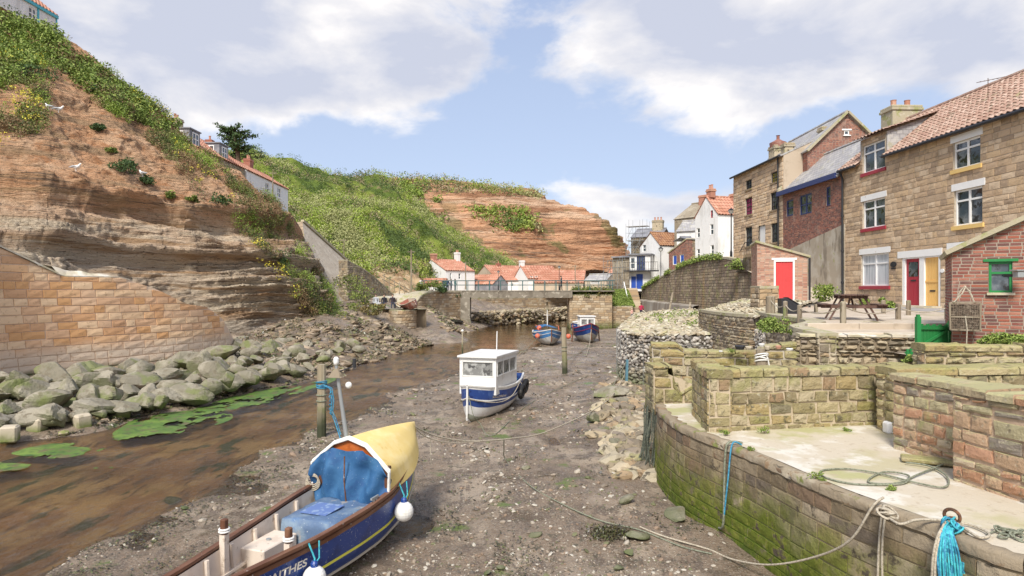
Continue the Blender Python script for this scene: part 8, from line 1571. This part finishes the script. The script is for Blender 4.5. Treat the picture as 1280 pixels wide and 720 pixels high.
# ------------------------------------------------------------------ posts in the harbour
def post(label, px, py, h, r, lean=(0, 0), Y=None):
    q = bedpt(px, py) if Y is None else P(px, py, Y); t = thing('mooring_post', label, 'post', q); mb = MB(); mb.tube([(0, 0, -.3), (0, 0, .2), (lean[0]*.5, lean[1]*.5, h*.5), (lean[0], lean[1], h)], [r*1.08, r*1.05, r, r*.95], n=9); mb.build('shaft', M['mpost'], t); mb = MB(); mb.torus((lean[0]*.6, lean[1]*.6, h*.58), r*1.12, .02, n=14, k=6); mb.torus((lean[0]*.55, 0, h*.5), r*1.12, .018, n=14, k=6); mb.build('rope_turns', M['ropeg'], t); return t
M['mpost'] = mat('harbour_post_timber', (.30, .25, .17), [dict(c=(.40, .35, .25), s=3, lo=.45, hi=.62, st=(1, 1, .15)), dict(c=(.17, .19, .06), s=2, lo=.4, hi=.6, z=(-3.6, -2.9), za=.4), dict(c=(.05, .055, .03), s=1, lo=.1, hi=.2, z=(-3.9, -3.3), za=.5)], bump=.8, bs=12, bst=(1, 1, .2))
pp = post('stout timber mooring post with blue rope standing in the near shallows', 402, 546, 2.1, .125)
post('timber mooring post standing on the mud in mid harbour', 706, 467, 2.3, .13, (-.05, 0)); post('dark post beyond the coble near the bridge', 684, 401, 2.2, .12)
t = post('thin marker post with a ball top behind the wheelhouse boat', 578, 452, 1.9, .05); q = MB(); q.ball((0, 0, 1.98), .09); q.build('ball_top', M['buoyw'], t)
mb = MB(); b = pp.location
for k in range(7): mb.torus(b+Vector((0, 0, 1.42+.03*k)), .135+.004*k, .014, (random.uniform(-.2, .2), random.uniform(-.2, .2), 1), n=18, k=5)
pts = [b+Vector(v) for v in ((.1, -.1, 1.5), (.28, -.12, 1.42), (.34, -.12, 1.1), (.30, -.1, .75), (.40, -.1, .5), (.55, -.15, .1), (1.0, -1.5, .1), (1.2, -3.5, .3))]
mb.tube(pts, .018, n=6); mb.tube([p+Vector((.05, 0, .02*math.sin(i*2))) for i, p in enumerate(pts[:6])], .015, n=6)
for k in range(6): mb.torus(b+Vector((.30, -.12, 1.3-.12*k)), .045, .014, (random.uniform(-1, 1), random.uniform(-1, 1), .3), n=12, k=5)
tag(mb.build('blue_rope', M['ropeb'], smooth=True), 'knotted light blue rope tied round the near mooring post', 'rope')
rope('thin dark line running from mid mud to the navy boat', [P(744, 428, 50), P(725, 440, 43), P(706, 452, 33.2)], .014, 'ropeg'); rope('pale line from the navy boat bow down to the mud', [P(739, 412, 49.8), P(737, 430, 47), BP(733, 445)], .02); rope('line from the coble bow to the mud', [P(680, 414, 50.3), P(664, 430, 47), BP(655, 440)], .018, 'ropeg')
rope('slack line from the bow of the wheelhouse boat along the mud', [P(586, 495, 20.1), P(592, 520, 20.0), BP(600, 530), BP(616, 545), BP(655, 510), BP(690, 490), BP(735, 470)], .012, 'ropeg')
mb = MB(); q = P(783, 476, 27.2); mb.bar(q, q+Vector((.03, 0, .9)), .14, .1)
M['bluestake'] = paint('faded_blue_paint', (.10, .22, .28)); tag(mb.build('blue_stake', M['bluestake']), 'faded blue stake at the foot of the gabion', 'stake')
rope('grey line from the blue stake down to the rocks', [q+Vector((0, 0, .8)), q+Vector((-1.0, -2.5, .1)), q+Vector((-1.6, -4.6, -.3))], .014, 'ropeg')
# white marker buoys afloat or stranded
# ------------------------------------------------------------------ terrace furniture
def picnic():
    base = Vector((10.0, 18.9, float(tz(10, 18.9)))); t = thing('picnic_table', 'dark brown wooden picnic table on the terrace', 'picnic table', base, R(-20)); Lh = .75
    mb = MB()
    for i in range(5): mb.box((-.37+i*.15, -Lh, .70), (-.37+i*.15+.14, Lh, .74), ch=.006)
    mb.build('table_top', M['darkwood'], t)
    for sd in (-1, 1): mb = MB(); [mb.box((sd*.72-.13+i*.135, -Lh, .43), (sd*.72-.005+i*.135, Lh, .465), ch=.006) for i in range(2)]; mb.build('bench_seat', M['darkwood'], t)
    for y in (-.52, .52):
        for sd in (-1, 1): mb = MB(); mb.bar((sd*.26, y, .70), (sd*.62, y, 0), .045, .09, up=(0, 1, 0)); mb.build('leg', M['darkwood'], t)
        mb = MB(); mb.bar((-.85, y-.045, .39), (.85, y-.045, .39), .04, .09); mb.bar((-.38, y+.04, .66), (.38, y+.04, .66), .04, .08); mb.build('cross_beam', M['darkwood'], t)
        mb = MB(); mb.bar((0, y*.95, .38), (0, y*.15, .68), .04, .07); mb.build('brace', M['darkwood'], t)
M['darkwood'] = mat('dark_stained_timber', (.11, .06, .045), [dict(c=(.17, .10, .08), s=6, lo=.48, hi=.62), dict(c=(.07, .04, .03), s=3, lo=.5, hi=.6)], rough=.6, bump=.3, bs=20)
picnic()
GP = 'short rope posts round the terrace'
rows = [[(963, 392, .62, .16), (981.6, 396, .5, .07), (999.5, 402, .5, .07), (1053.8, 404, .55, .075), (1122.7, 401, .5, .075), (1185, 401, .5, .09)], [(1020, 390, .45, .07), (1067.8, 389, .45, .07), (1104.3, 392, .48, .075), (1135.5, 394, .5, .075)]]
plab = [['squat stone post at the left end of the terrace by the black bin', 'rope post right of the black bin', 'rope post between the black bin and the picnic table', 'rope post in front of the right leg of the picnic table', 'rope post on the kerb in front of the red door', 'rope post beside the green gate against the brick outhouse'], ['rope post behind the left end of the picnic table', 'rope post behind the right end of the picnic table', 'rope post below the lace-curtained window', 'rope post in front of the two house doors']]
for ri, row in enumerate(rows):
    tops = []
    for i, (px, py, h, r) in enumerate(row):
        z = -.9
        for _ in range(4): q = G(px, py, z); z = float(tz(q.x, min(q.y, 35)))
        q = G(px, py, z); mb = MB(); mb.lathe([(r, -.1), (r, h-.03), (r*.8, h), (.01, h+.01)], (0, 0, 0), n=10); o = mb.build('rope_post', M['oak']); o.location = q; tag(o, plab[ri][i], 'post', GP); tops.append(q+Vector((0, 0, h*.8)))
    for i in range(len(tops)-1):
        a, b = tops[i], tops[i+1]
        if ri == 1 and i == 2: continue
        s = .12+.02*(b-a).length; pts = [a.lerp(b, f)-Vector((0, 0, s*4*f*(1-f))) for f in np.linspace(0, 1, 9)]
        rope('rope swag between '+['the stone post and the post by the bin', 'the two posts right of the bin', 'the bin side posts and the table', 'the table post and the red door post', 'the red door post and the green gate'][i] if ri == 0 else 'rope swag behind '+['the picnic table', 'the table towards the lace window'][i], pts, .016)
def bin_():
    q = G(985, 393.5, -.87); t = thing('coal_bunker', 'black sloping-topped plastic bunker beside the brick hut', 'bunker', q, R(-8)); w = .27; mb = MB()
    pr = [(-w, .0), (-w-.01, .58), (-.06, .60), (w+.04, .34), (w, 0)]; V = [(x, -.25, z) for x, z in pr]+[(x, .3, z) for x, z in pr]; mb.add(V, [(0, 4, 3, 2, 1), (5, 6, 7, 8, 9)]+[(i, (i+1) % 5, 5+(i+1) % 5, 5+i) for i in range(5)]); mb.build('body', M['blackp'], t)
    mb = MB(); mb.hexa([(-.07, -.28, .605), (w+.07, -.28, .345), (w+.07, .32, .345), (-.07, .32, .605), (-.07, -.28, .63), (w+.07, -.28, .37), (w+.07, .32, .37), (-.07, .32, .63)]); mb.build('lid', M['blackp'], t)
bin_()
def gate():
    a = P(1147.5, 440, 14.15); b = P(1187, 434, 14.6); t = thing('garden_gate', 'bright green boarded wooden gate at the foot of the brick outhouse', 'gate', a); o = a; d = (b-a); L = Vector((d.x, d.y, 0)).length; u = Vector((d.x, d.y, 0))/L; at_ = lambda s, z: u*s+Vector((0, 0, z))
    for s, h in ((0, .78), (L, .62)): mb = MB(); mb.bar(at_(s, -.05), at_(s, h), .09); mb.bar(at_(s, h), at_(s, h+.05), .06); mb.build('post', M['greenp'], t)
    mb = MB(); n = 9
    for i in range(n): s = .07+(L-.14)*(i+.5)/n; mb.bar(at_(s, .04), at_(s, .62-.03*(i % 2)-.004*i), (L-.16)/n*.88, .02, up=(u.y, -u.x, 0))
    mb.build('boards', M['greenp'], t); mb = MB(); nn = Vector((u.y, -u.x, 0))*.03; mb.bar(at_(.05, .53)+nn, at_(L-.05, .50)+nn, .03, .06); mb.bar(at_(.05, .12)+nn, at_(L-.05, .12)+nn, .03, .06); mb.bar(at_(.07, .14)+nn, at_(L-.07, .48)+nn, .03, .055); mb.build('braces', M['greenp'], t)
    t2 = thing('picket_panel', 'low piece of green picket fence just below the garden gate', 'fence', P(1133, 449, 13.9)); mb = MB()
    for i in range(5): mb.box((i*.075, -.012, 0), (i*.075+.055, .012, .22+.03*(i % 2)))
    mb.box((-.02, .012, .12), (.38, .03, .16)); mb.build('pickets', M['greenp'], t2)
gate()
def creel():
    c = P(1206, 412, 13.85); t = thing('lobster_creel', 'weathered lobster creel with rope handle hanging on the brick outhouse', 'lobster pot', c, R(-32)); mb = MB(); w, h, d = .26, .58, .3
    for x in (-w, w):
        for y in (-d/2, d/2): mb.bar((x, y, 0), (x*1.05, y, h), .03)
    for z in (.0, .28, h): [mb.bar((-w, y, z), (w, y, z), .03) for y in (-d/2, d/2)]; [mb.bar((x, -d/2, z), (x, d/2, z), .03) for x in (-w, w)]
    mb.build('slat_frame', M['oak'], t); mb = MB()
    for i in range(17): x = -w+2*w*i/16; mb.tube([(x, -d/2, 0), (x+.02*math.sin(i), -d/2-.01, h)], .006, n=4)
    for i in range(17): z = h*i/16; mb.tube([(-w, -d/2, z), (w, -d/2-.01, z+.01*math.sin(i*2))], .006, n=4)
    for i in range(9): mb.tube([(-w, -d/2+d*i/8, 0), (-w, -d/2+d*i/8, h)], .006, n=4)
    mb.box((-w+.01, -d/2+.02, .02), (w-.01, d/2, h-.04)); mb.build('netting', M['netbrown'], t); mb = MB(); mb.tube([(-.17, 0, h), (-.08, 0, h+.25), (0, 0, h+.36), (.08, 0, h+.25), (.17, 0, h)], .018, n=6); mb.tube([(-.2, -.1, h+.01), (-.05, -.08, h+.2), (.02, 0, h+.36)], .014, n=6); mb.tube([(.0, -.16, .3), (.03, -.18, 0), (.02, -.18, -.3)], .012, n=6); mb.build('handle', M['rope'], t)
M['netbrown'] = mat('old_brown_netting', (.20, .15, .11), [dict(c=(.30, .24, .18), s=12, lo=.48, hi=.6), dict(c=(.10, .08, .06), s=20, lo=.5, hi=.6)], bump=.8, bs=30)
creel()
t = thing('wall_lantern', 'small grey lantern fixed to the brick outhouse at the right edge', 'lantern', P(1274.5, 347, 13.35)); mb = MB(); mb.box((-.09, -.08, 0), (.09, .08, .13), ch=.01); mb.build('lamp_body', M['galv'], t); mb = MB(); mb.box((-.13, -.11, .135), (.13, .11, .165), ch=.008); mb.build('cap', M['galv'], t); mb = MB(); mb.box((-.03, .08, .02), (.03, .4, .08)); mb.build('bracket', M['iron'], t)
# shells, pots and a plate on the ledge
for px, py, Y, w, h, m, l, c, nm in [(925, 437, 15.35, .12, .1, 'blackp', 'dark round pot on the ledge behind the mossy wall', 'pot', 'flower_pot'), (936, 437, 15.3, .09, .08, 'palestone', 'pale conical shell right of the dark pot', 'shell', 'shell'), (959, 437, 15.3, .07, .09, 'palestone', 'pale stone block on the ledge beyond the roped bollard', 'stone', 'ornament_stone'), (973, 436, 15.3, .07, .08, 'tiler', 'small terracotta pot on the ledge', 'pot', 'flower_pot'), (987, 438, 15.2, .08, .05, 'whitew', 'white shell at the right end of the ledge', 'shell', 'shell'), (901, 440, 15.4, .05, .03, 'whitew', 'white shell at the left end of the ledge', 'shell', 'shell'), (952, 433, 15.3, .07, .07, 'whitew', 'large white shell on top of the bollard', 'shell', 'shell')]:
    q = P(px, py, Y); mb = MB(); mb.lathe([(w*.7, 0), (w, h*.7), (w*.95, h), (w*.7, h*1.02), (.01, h*.9)], (0, 0, 0), n=9); o = mb.build(nm, M[m]); o.location = q; tag(o, l, c)
q = P(952, 462, 15.1); t = thing('roped_bollard', 'weathered wooden bollard wrapped in pale rope behind the mossy wall', 'bollard', q); mb = MB(); mb.tube([(0, 0, -.3), (0, 0, .25), (-.03, 0, .48)], [.14, .13, .1], n=9); mb.build('post', M['oak'], t); mb = MB(); [mb.torus((0, 0, .2+.05*k), .15, .016, (.3*math.sin(k*2), .3, 1), n=16, k=5) for k in range(4)]; mb.tube([(-.1, -.05, .45), (.1, -.1, .3), (.14, -.1, .1)], .015, n=5); mb.build('rope_turns', M['buoyw'], t)
# plants
bush('garden_shrub', 'tall green shrub growing between the brick hut and the stone cottage', P(1026, 374, 33.5), .85, M['bright'], .07, 1100)
bush('garden_shrub', 'leafy green plant below the lace-curtained window', P(1104, 385, 29), .34, M['bright'], .09, 600); bush('garden_shrub', 'small plant in the bed under the left end of the red sill', P(1082, 380, 30.5), .26, M['bright'], .08, 400)
bush('ivy_bush', 'ivy spilling over the coping wall at the right edge of the picture', P(1266, 432, 12.95), .46, M['bright'], .04, 2200, sc=(1.25, .8, .5)); bush('leafy_stump', 'row of old stumps overgrown with leafy weeds at the terrace edge', P(970, 413, 17.6), .34, M['bright'], .035, 1500, sc=(1.5, .7, .9)); bush('round_shrub', 'small round bright green shrub right of the leafy stumps', P(998, 420, 16.6), .22, M['bright'], .035, 700)
bush('corner_weeds', 'weeds with pale flowers beside the green picket piece', P(1142, 452, 13.6), .15, M['bright'], .03, 450, flowers=10)
for px, py, r_, l in [(1113, 612, .09, 'grass tuft in the joint of the quay coping nearest the loops of rope'), (1022, 598, .13, 'grass tuft on the inner lip of the quay coping'), (908, 543, .13, 'green tuft sprouting at the left end of the mossy wall foot'), (955, 540, .15, 'green tuft at the middle of the mossy wall foot'), (938, 562, .08, 'small weed on the coping near the blue-green rope'), (1056, 538, .1, 'green tuft at the right end of the mossy wall foot'), (914, 440, .14, 'tuft of weed hanging from the stained wall')]:
    bush('weed_tuft', l, G(px, py, SLAB+.04) if py > 500 else P(px, py, 15.6), r_*.62, M['bright'], .016, 220, cat='weed', group='weed tufts on the quay')
t = thing('timber_slab', 'mossy old board lying against the foot of the reddish wall', 'board', G(1165, 578, SLAB+.03), R(-28)); mb = MB(); mb.box((-.4, -.16, 0), (.42, .14, .06), ch=.015); mb.build('plank', M['moss'], t)
q = G(1112, 542, SLAB+.02); o = MB().box((-.09, -.09, 0), (.09, .09, .22), ch=.03).build('white_stone', M['whitew']); o.location = q; tag(o, 'whitewashed stone at the corner of the reddish wall', 'stone')
# ------------------------------------------------------------------ lamps and poles
def lamp(label, px, pyb, pyt, Y, r=.05, globe=True):
    a = P(px, pyb, Y); h = (pyb-pyt)/F*Y; t = thing('street_lamp', label, 'street lamp', a); mb = MB(); mb.lathe([(r*2, 0), (r*1.9, .6), (r, .8), (r*.8, h*.9), (r*1.5, h*.91), (r, h*.92)], (0, 0, 0), n=8); mb.build('post', M['iron'], t); mb = MB(); w = h*.045+.06; mb.lathe([(w*.6, h*.92), (w, h*.97), (w*.95, h*.985)], (0, 0, 0), n=6); mb.build('lantern', M['lampglass'], t); mb = MB(); mb.lathe([(w*1.15, h*.985), (w*.6, h*1.01), (w*.15, h*1.03), (.01, h*1.05)], (0, 0, 0), n=6); mb.build('cap', M['iron'], t)
M['lampglass'] = mat('lamp_glass', (.62, .62, .58), rough=.15, bump=0, spec=.6)
lamp('street lamp standing in front of the white gabled house behind the curved wall', 826, 361, 310, 82); lamp('tall street lamp beside the corner of the stone townhouse', 914, 324, 262, 55.5, .06)
lamp('thin lamp post on the footbridge in front of the long orange roof', 699, 363, 333, 74.5, .04); lamp('lamp post near the left end of the footbridge', 623, 363, 339, 76, .03)
def pole(label, px, pyb, pyt, Y, r=.11, cat='pole'): a = P(px, pyb, Y); mb = MB(); h = (pyb-pyt)/F*Y; mb.tube([(0, 0, 0), (0, 0, h)], [r, r*.7], n=8); mb.bar((-.5, 0, h*.95), (.5, 0, h*.95), .08); o = mb.build('telegraph_pole', M['oak']); o.location = a; tag(o, label, cat)
pole('telegraph pole at the top of the slip road', 514, 368, 312, 84, .13); pole('telegraph pole beside the white cottage at the left end of the footbridge', 582, 362, 327, 100); pole('telegraph pole against the white cliff cottage', 341, 262, 214, 77, .1); pole('white flag pole behind the long orange roof', 719, 362, 331, 100, .08)
pole('post rising from the green hillside', 430, 345, 298, 86, .08)
# aerial on the roof
t = thing('tv_aerial', 'television aerial above the ridge of the clay pantile roof', 'aerial', P(1235, 112, 27.9)); mb = MB(); mb.tube([(0, 0, -.4), (0, 0, .5)], .015, n=5); mb.tube([(-.5, 0, .3), (.6, -.2, .5)], .012, n=5); [mb.tube([(-.4+.18*k, -.12, .32+.035*k), (-.4+.18*k, .15, .34+.035*k)], .008, n=4) for k in range(6)]; mb.build('mast', M['rust'], t)
# ------------------------------------------------------------------ gulls
M['gullw'] = mat('gull_white', (.82, .82, .80), rough=.8, bump=0); M['gullg'] = mat('gull_grey', (.42, .44, .47), rough=.8, bump=0); M['beak'] = mat('beak_yellow', (.7, .45, .08), rough=.5, bump=0)
def gull(label, c, yaw, s=1.0, stand=True):
    t = thing('gull', label, 'gull', c, R(yaw)); t.scale = (s,)*3; mb = MB(); mb.tube([(-.26, 0, .17), (-.18, 0, .19), (-.05, 0, .20), (.08, 0, .22), (.15, 0, .27), (.19, 0, .34), (.22, 0, .365), (.26, 0, .355)], [.012, .045, .085, .085, .06, .042, .042, .018], n=10); mb.tube([(0, .03, .13), (.0, .03, 0)], .008, n=5); mb.tube([(0, -.03, .13), (.0, -.03, 0)], .008, n=5); mb.build('body', M['gullw'], t, smooth=True)
    for sd in (-1, 1): mb = MB(); mb.tube([(.08, sd*.06, .235), (-.08, sd*.08, .23), (-.24, sd*.045, .20), (-.34, sd*.02, .185)], [.025, .045, .028, .006], n=7); mb.build('wing', M['gullg'], t, smooth=True)
    mb = MB(); mb.tube([(.255, 0, .358), (.31, 0, .348)], [.012, .004], n=6); mb.build('beak', M['beak'], t)
gull('gull standing on a boulder at the foot of the golden wall', P(98, 478, 27.5), 175, 1.0)
for px, py, yaw, l in [(62, 135, 170, 'left gull of the pair resting high on the orange cliff'), (73, 139, 20, 'right gull of the pair resting high on the orange cliff'), (95, 212, 5, 'gull sitting alone on a ledge at the left of the cliff face'), (178, 219, 160, 'gull between the two round dark bushes on the cliff')]:
    q = on(Vc, px, py); gull(l, Vector(q)*.985+Vector((0, 0, -.1)), yaw, 1.25)
# ------------------------------------------------------------------ people
def person(label, c, yaw, h=1.7, pose='stand', top=(.1, .1, .15), legs=(.05, .05, .07), hair=(.08, .05, .03), skin=(.55, .35, .26)):
    t = thing('person', label, 'person', c, R(yaw)); k = h/1.7
    J = {'pel': (0, 0, .92), 'bel': (0, .01, 1.05), 'che': (0, 0, 1.28), 'nec': (0, 0, 1.45), 'hea': (0, -.02, 1.55), 'top': (0, -.01, 1.66)}; Rr = {'pel': .14, 'bel': .125, 'che': .15, 'nec': .055, 'hea': .088, 'top': .07}; E = [('pel', 'bel'), ('bel', 'che'), ('che', 'nec'), ('nec', 'hea'), ('hea', 'top')]
    for s, sd in (('l', 1), ('r', -1)):
        st = .10*sd if pose == 'walk' else 0
        if pose == 'sit': leg = [(.10*sd, -.05, .45), (.12*sd, -.42, .47), (.12*sd, -.45, .08), (.12*sd, -.56, .04)]
        else: leg = [(.09*sd, 0, .86), (.10*sd, -st*.8, .48), (.10*sd, -st*1.2+.04, .08), (.11*sd, -st*1.2-.09, .04)]
        for i, (p, r_) in enumerate(zip(leg, (.095, .062, .045, .04))): J['%sl%d' % (s, i)] = p; Rr['%sl%d' % (s, i)] = r_
        E += [('pel', s+'l0'), (s+'l0', s+'l1'), (s+'l1', s+'l2'), (s+'l2', s+'l3')]
        arm = [(.19*sd, 0, 1.38), (.25*sd, .02, 1.12), (.22*sd, -.14, .93), (.20*sd, -.20, .87)]
        for i, (p, r_) in enumerate(zip(arm, (.065, .045, .034, .032))): J['%sa%d' % (s, i)] = p; Rr['%sa%d' % (s, i)] = r_
        E += [('che', s+'a0'), (s+'a0', s+'a1'), (s+'a1', s+'a2'), (s+'a2', s+'a3')]
    if pose == 'sit':
        for n_ in list(J):
            if 'l' != n_[1:2] or n_ in ('bel',): J[n_] = (J[n_][0], J[n_][1], J[n_][2]-.44)
    names = list(J); me = bpy.data.meshes.new('body'); me.from_pydata([tuple(v*k for v in J[n_]) for n_ in names], [(names.index(a), names.index(b)) for a, b in E], []); o = bpy.data.objects.new('tmpbody', me); COL.objects.link(o)
    md = o.modifiers.new('s', 'SKIN'); lay = me.skin_vertices[0] if me.skin_vertices else None
    if lay is None: bpy.context.view_layer.objects.active = o; bpy.ops.mesh.customdata_skin_add(); lay = me.skin_vertices[0]
    for i, n_ in enumerate(names): lay.data[i].radius = (Rr[n_]*k, Rr[n_]*k*(.8 if n_ in ('che', 'bel', 'pel') else 1)); lay.data[i].use_root = n_ == 'pel'
    md2 = o.modifiers.new('u', 'SUBSURF'); md2.levels = 2; dg = bpy.context.evaluated_depsgraph_get(); dg.update(); m2 = bpy.data.meshes.new_from_object(o.evaluated_get(dg)); bpy.data.objects.remove(o)
    mats_ = [mat('skin', skin, rough=.6, bump=0), mat('top_cloth', top, rough=.9, bump=0), mat('leg_cloth', legs, rough=.9, bump=0), mat('shoe', (.03, .03, .03), bump=0)]
    m2.materials.clear(); [m2.materials.append(x) for x in mats_]; dz = -.44 if pose == 'sit' else 0
    for p in m2.polygons:
        c_ = p.center/k; z = c_.z-dz; ishand = abs(c_.x) > .165 and z < .93 and z > .82 and c_.y < -.13
        p.material_index = 0 if z > 1.47 or ishand else (1 if z > .96 or (abs(c_.x) > .165 and z > .9) else (2 if c_.z > .1 else 3)); p.use_smooth = True
    b = bpy.data.objects.new('body', m2); COL.objects.link(b); b.parent = t; q = MB(); q.ball((0, .01*k, (1.60+dz)*k), .105*k, 0, 12, (.95, 1, .95)); hm = q.build('hair', mat('hair_', hair, rough=.8, bump=0), t, smooth=True); hm.location = (0, .02, .02); return t
person('person in a red top and dark trousers standing at the foot of the stone steps', P(801.5, 398.5, 71), 150, 1.75, 'walk', (.45, .03, .08), (.03, .03, .05)); person('smaller person in pale pink standing left of the person in red', P(790, 400, 70), 30, 1.25, 'walk', (.75, .45, .38), (.3, .3, .35), hair=(.5, .4, .3))
person('person in a white top standing by the bins at the head of the slip road', P(526, 364, 88), 20, 1.72, 'stand', (.75, .75, .72), (.05, .05, .06))
for i, (px, tp, l) in enumerate([(555, (.06, .12, .16), 'person in a teal jacket, leftmost of the group by the orange lean-to'), (559.5, (.05, .09, .14), 'person in a dark blue jacket second in the group by the lean-to'), (564, (.10, .16, .2), 'person in a grey-blue coat third in the group by the lean-to'), (569, (.05, .14, .14), 'person in a green jacket, rightmost of the group by the lean-to')]): person(l, P(px, 364.5, 84+i*.6), 40*i, 1.7, 'stand', tp, (.04, .045, .06))
person('person in dark clothes walking on the footbridge', P(701.5, 363, 74.2), 90, 1.7, 'walk', (.04, .07, .08), (.04, .04, .05))
# bench with three sitters above the landing wall
bq = P(480, 389, 57.6); bz = float(bedz(bq.x, bq.y, False))+.2; t = thing('bench', 'wooden bench facing the harbour above the landing wall', 'bench', (bq.x, bq.y+.15, bz), 0); mb = MB(); mb.box((-1.1, -.2, .40), (1.1, .22, .45)); mb.build('seat', M['oak'], t); mb = MB(); mb.box((-1.1, .24, .55), (1.1, .29, .9)); mb.build('backrest', M['oak'], t)
for x in (-.95, .95): mb = MB(); mb.box((x-.05, -.18, 0), (x+.05, .28, .40)); mb.build('leg', M['oak'], t)
for i, (dx, tp, l) in enumerate([(-.75, (.6, .62, .65), 'person in a pale jacket seated at the left end of the bench'), (0.0, (.03, .03, .04), 'person in black seated in the middle of the bench'), (.75, (.05, .04, .05), 'person in a dark coat seated at the right end of the bench')]): person(l, (bq.x+dx, bq.y+.1, bz), [10, -8, 15][i], 1.7, 'sit', tp, (.05, .06, .09))
q = P(466.5, 384, 57); t = thing('covered_dinghy', 'upturned white and blue-green dinghy beside the bench', 'dinghy', (q.x, q.y, bz)); mb = MB(); H = Hull([(0, .4, .55, .1), (1, .55, .5, 0), (2, .4, .55, .1), (2.5, .02, .6, .3)], q=.55); H.shell(mb, [0, .3, .6, .8, 1], [0, 0, 0, 1], 0, .01); mb.build('hull', [M['hullwhite'], M['dkgreen']], t, smooth=True); t.rotation_euler = (R(180), 0, R(80)); t.location.z = bz+.6
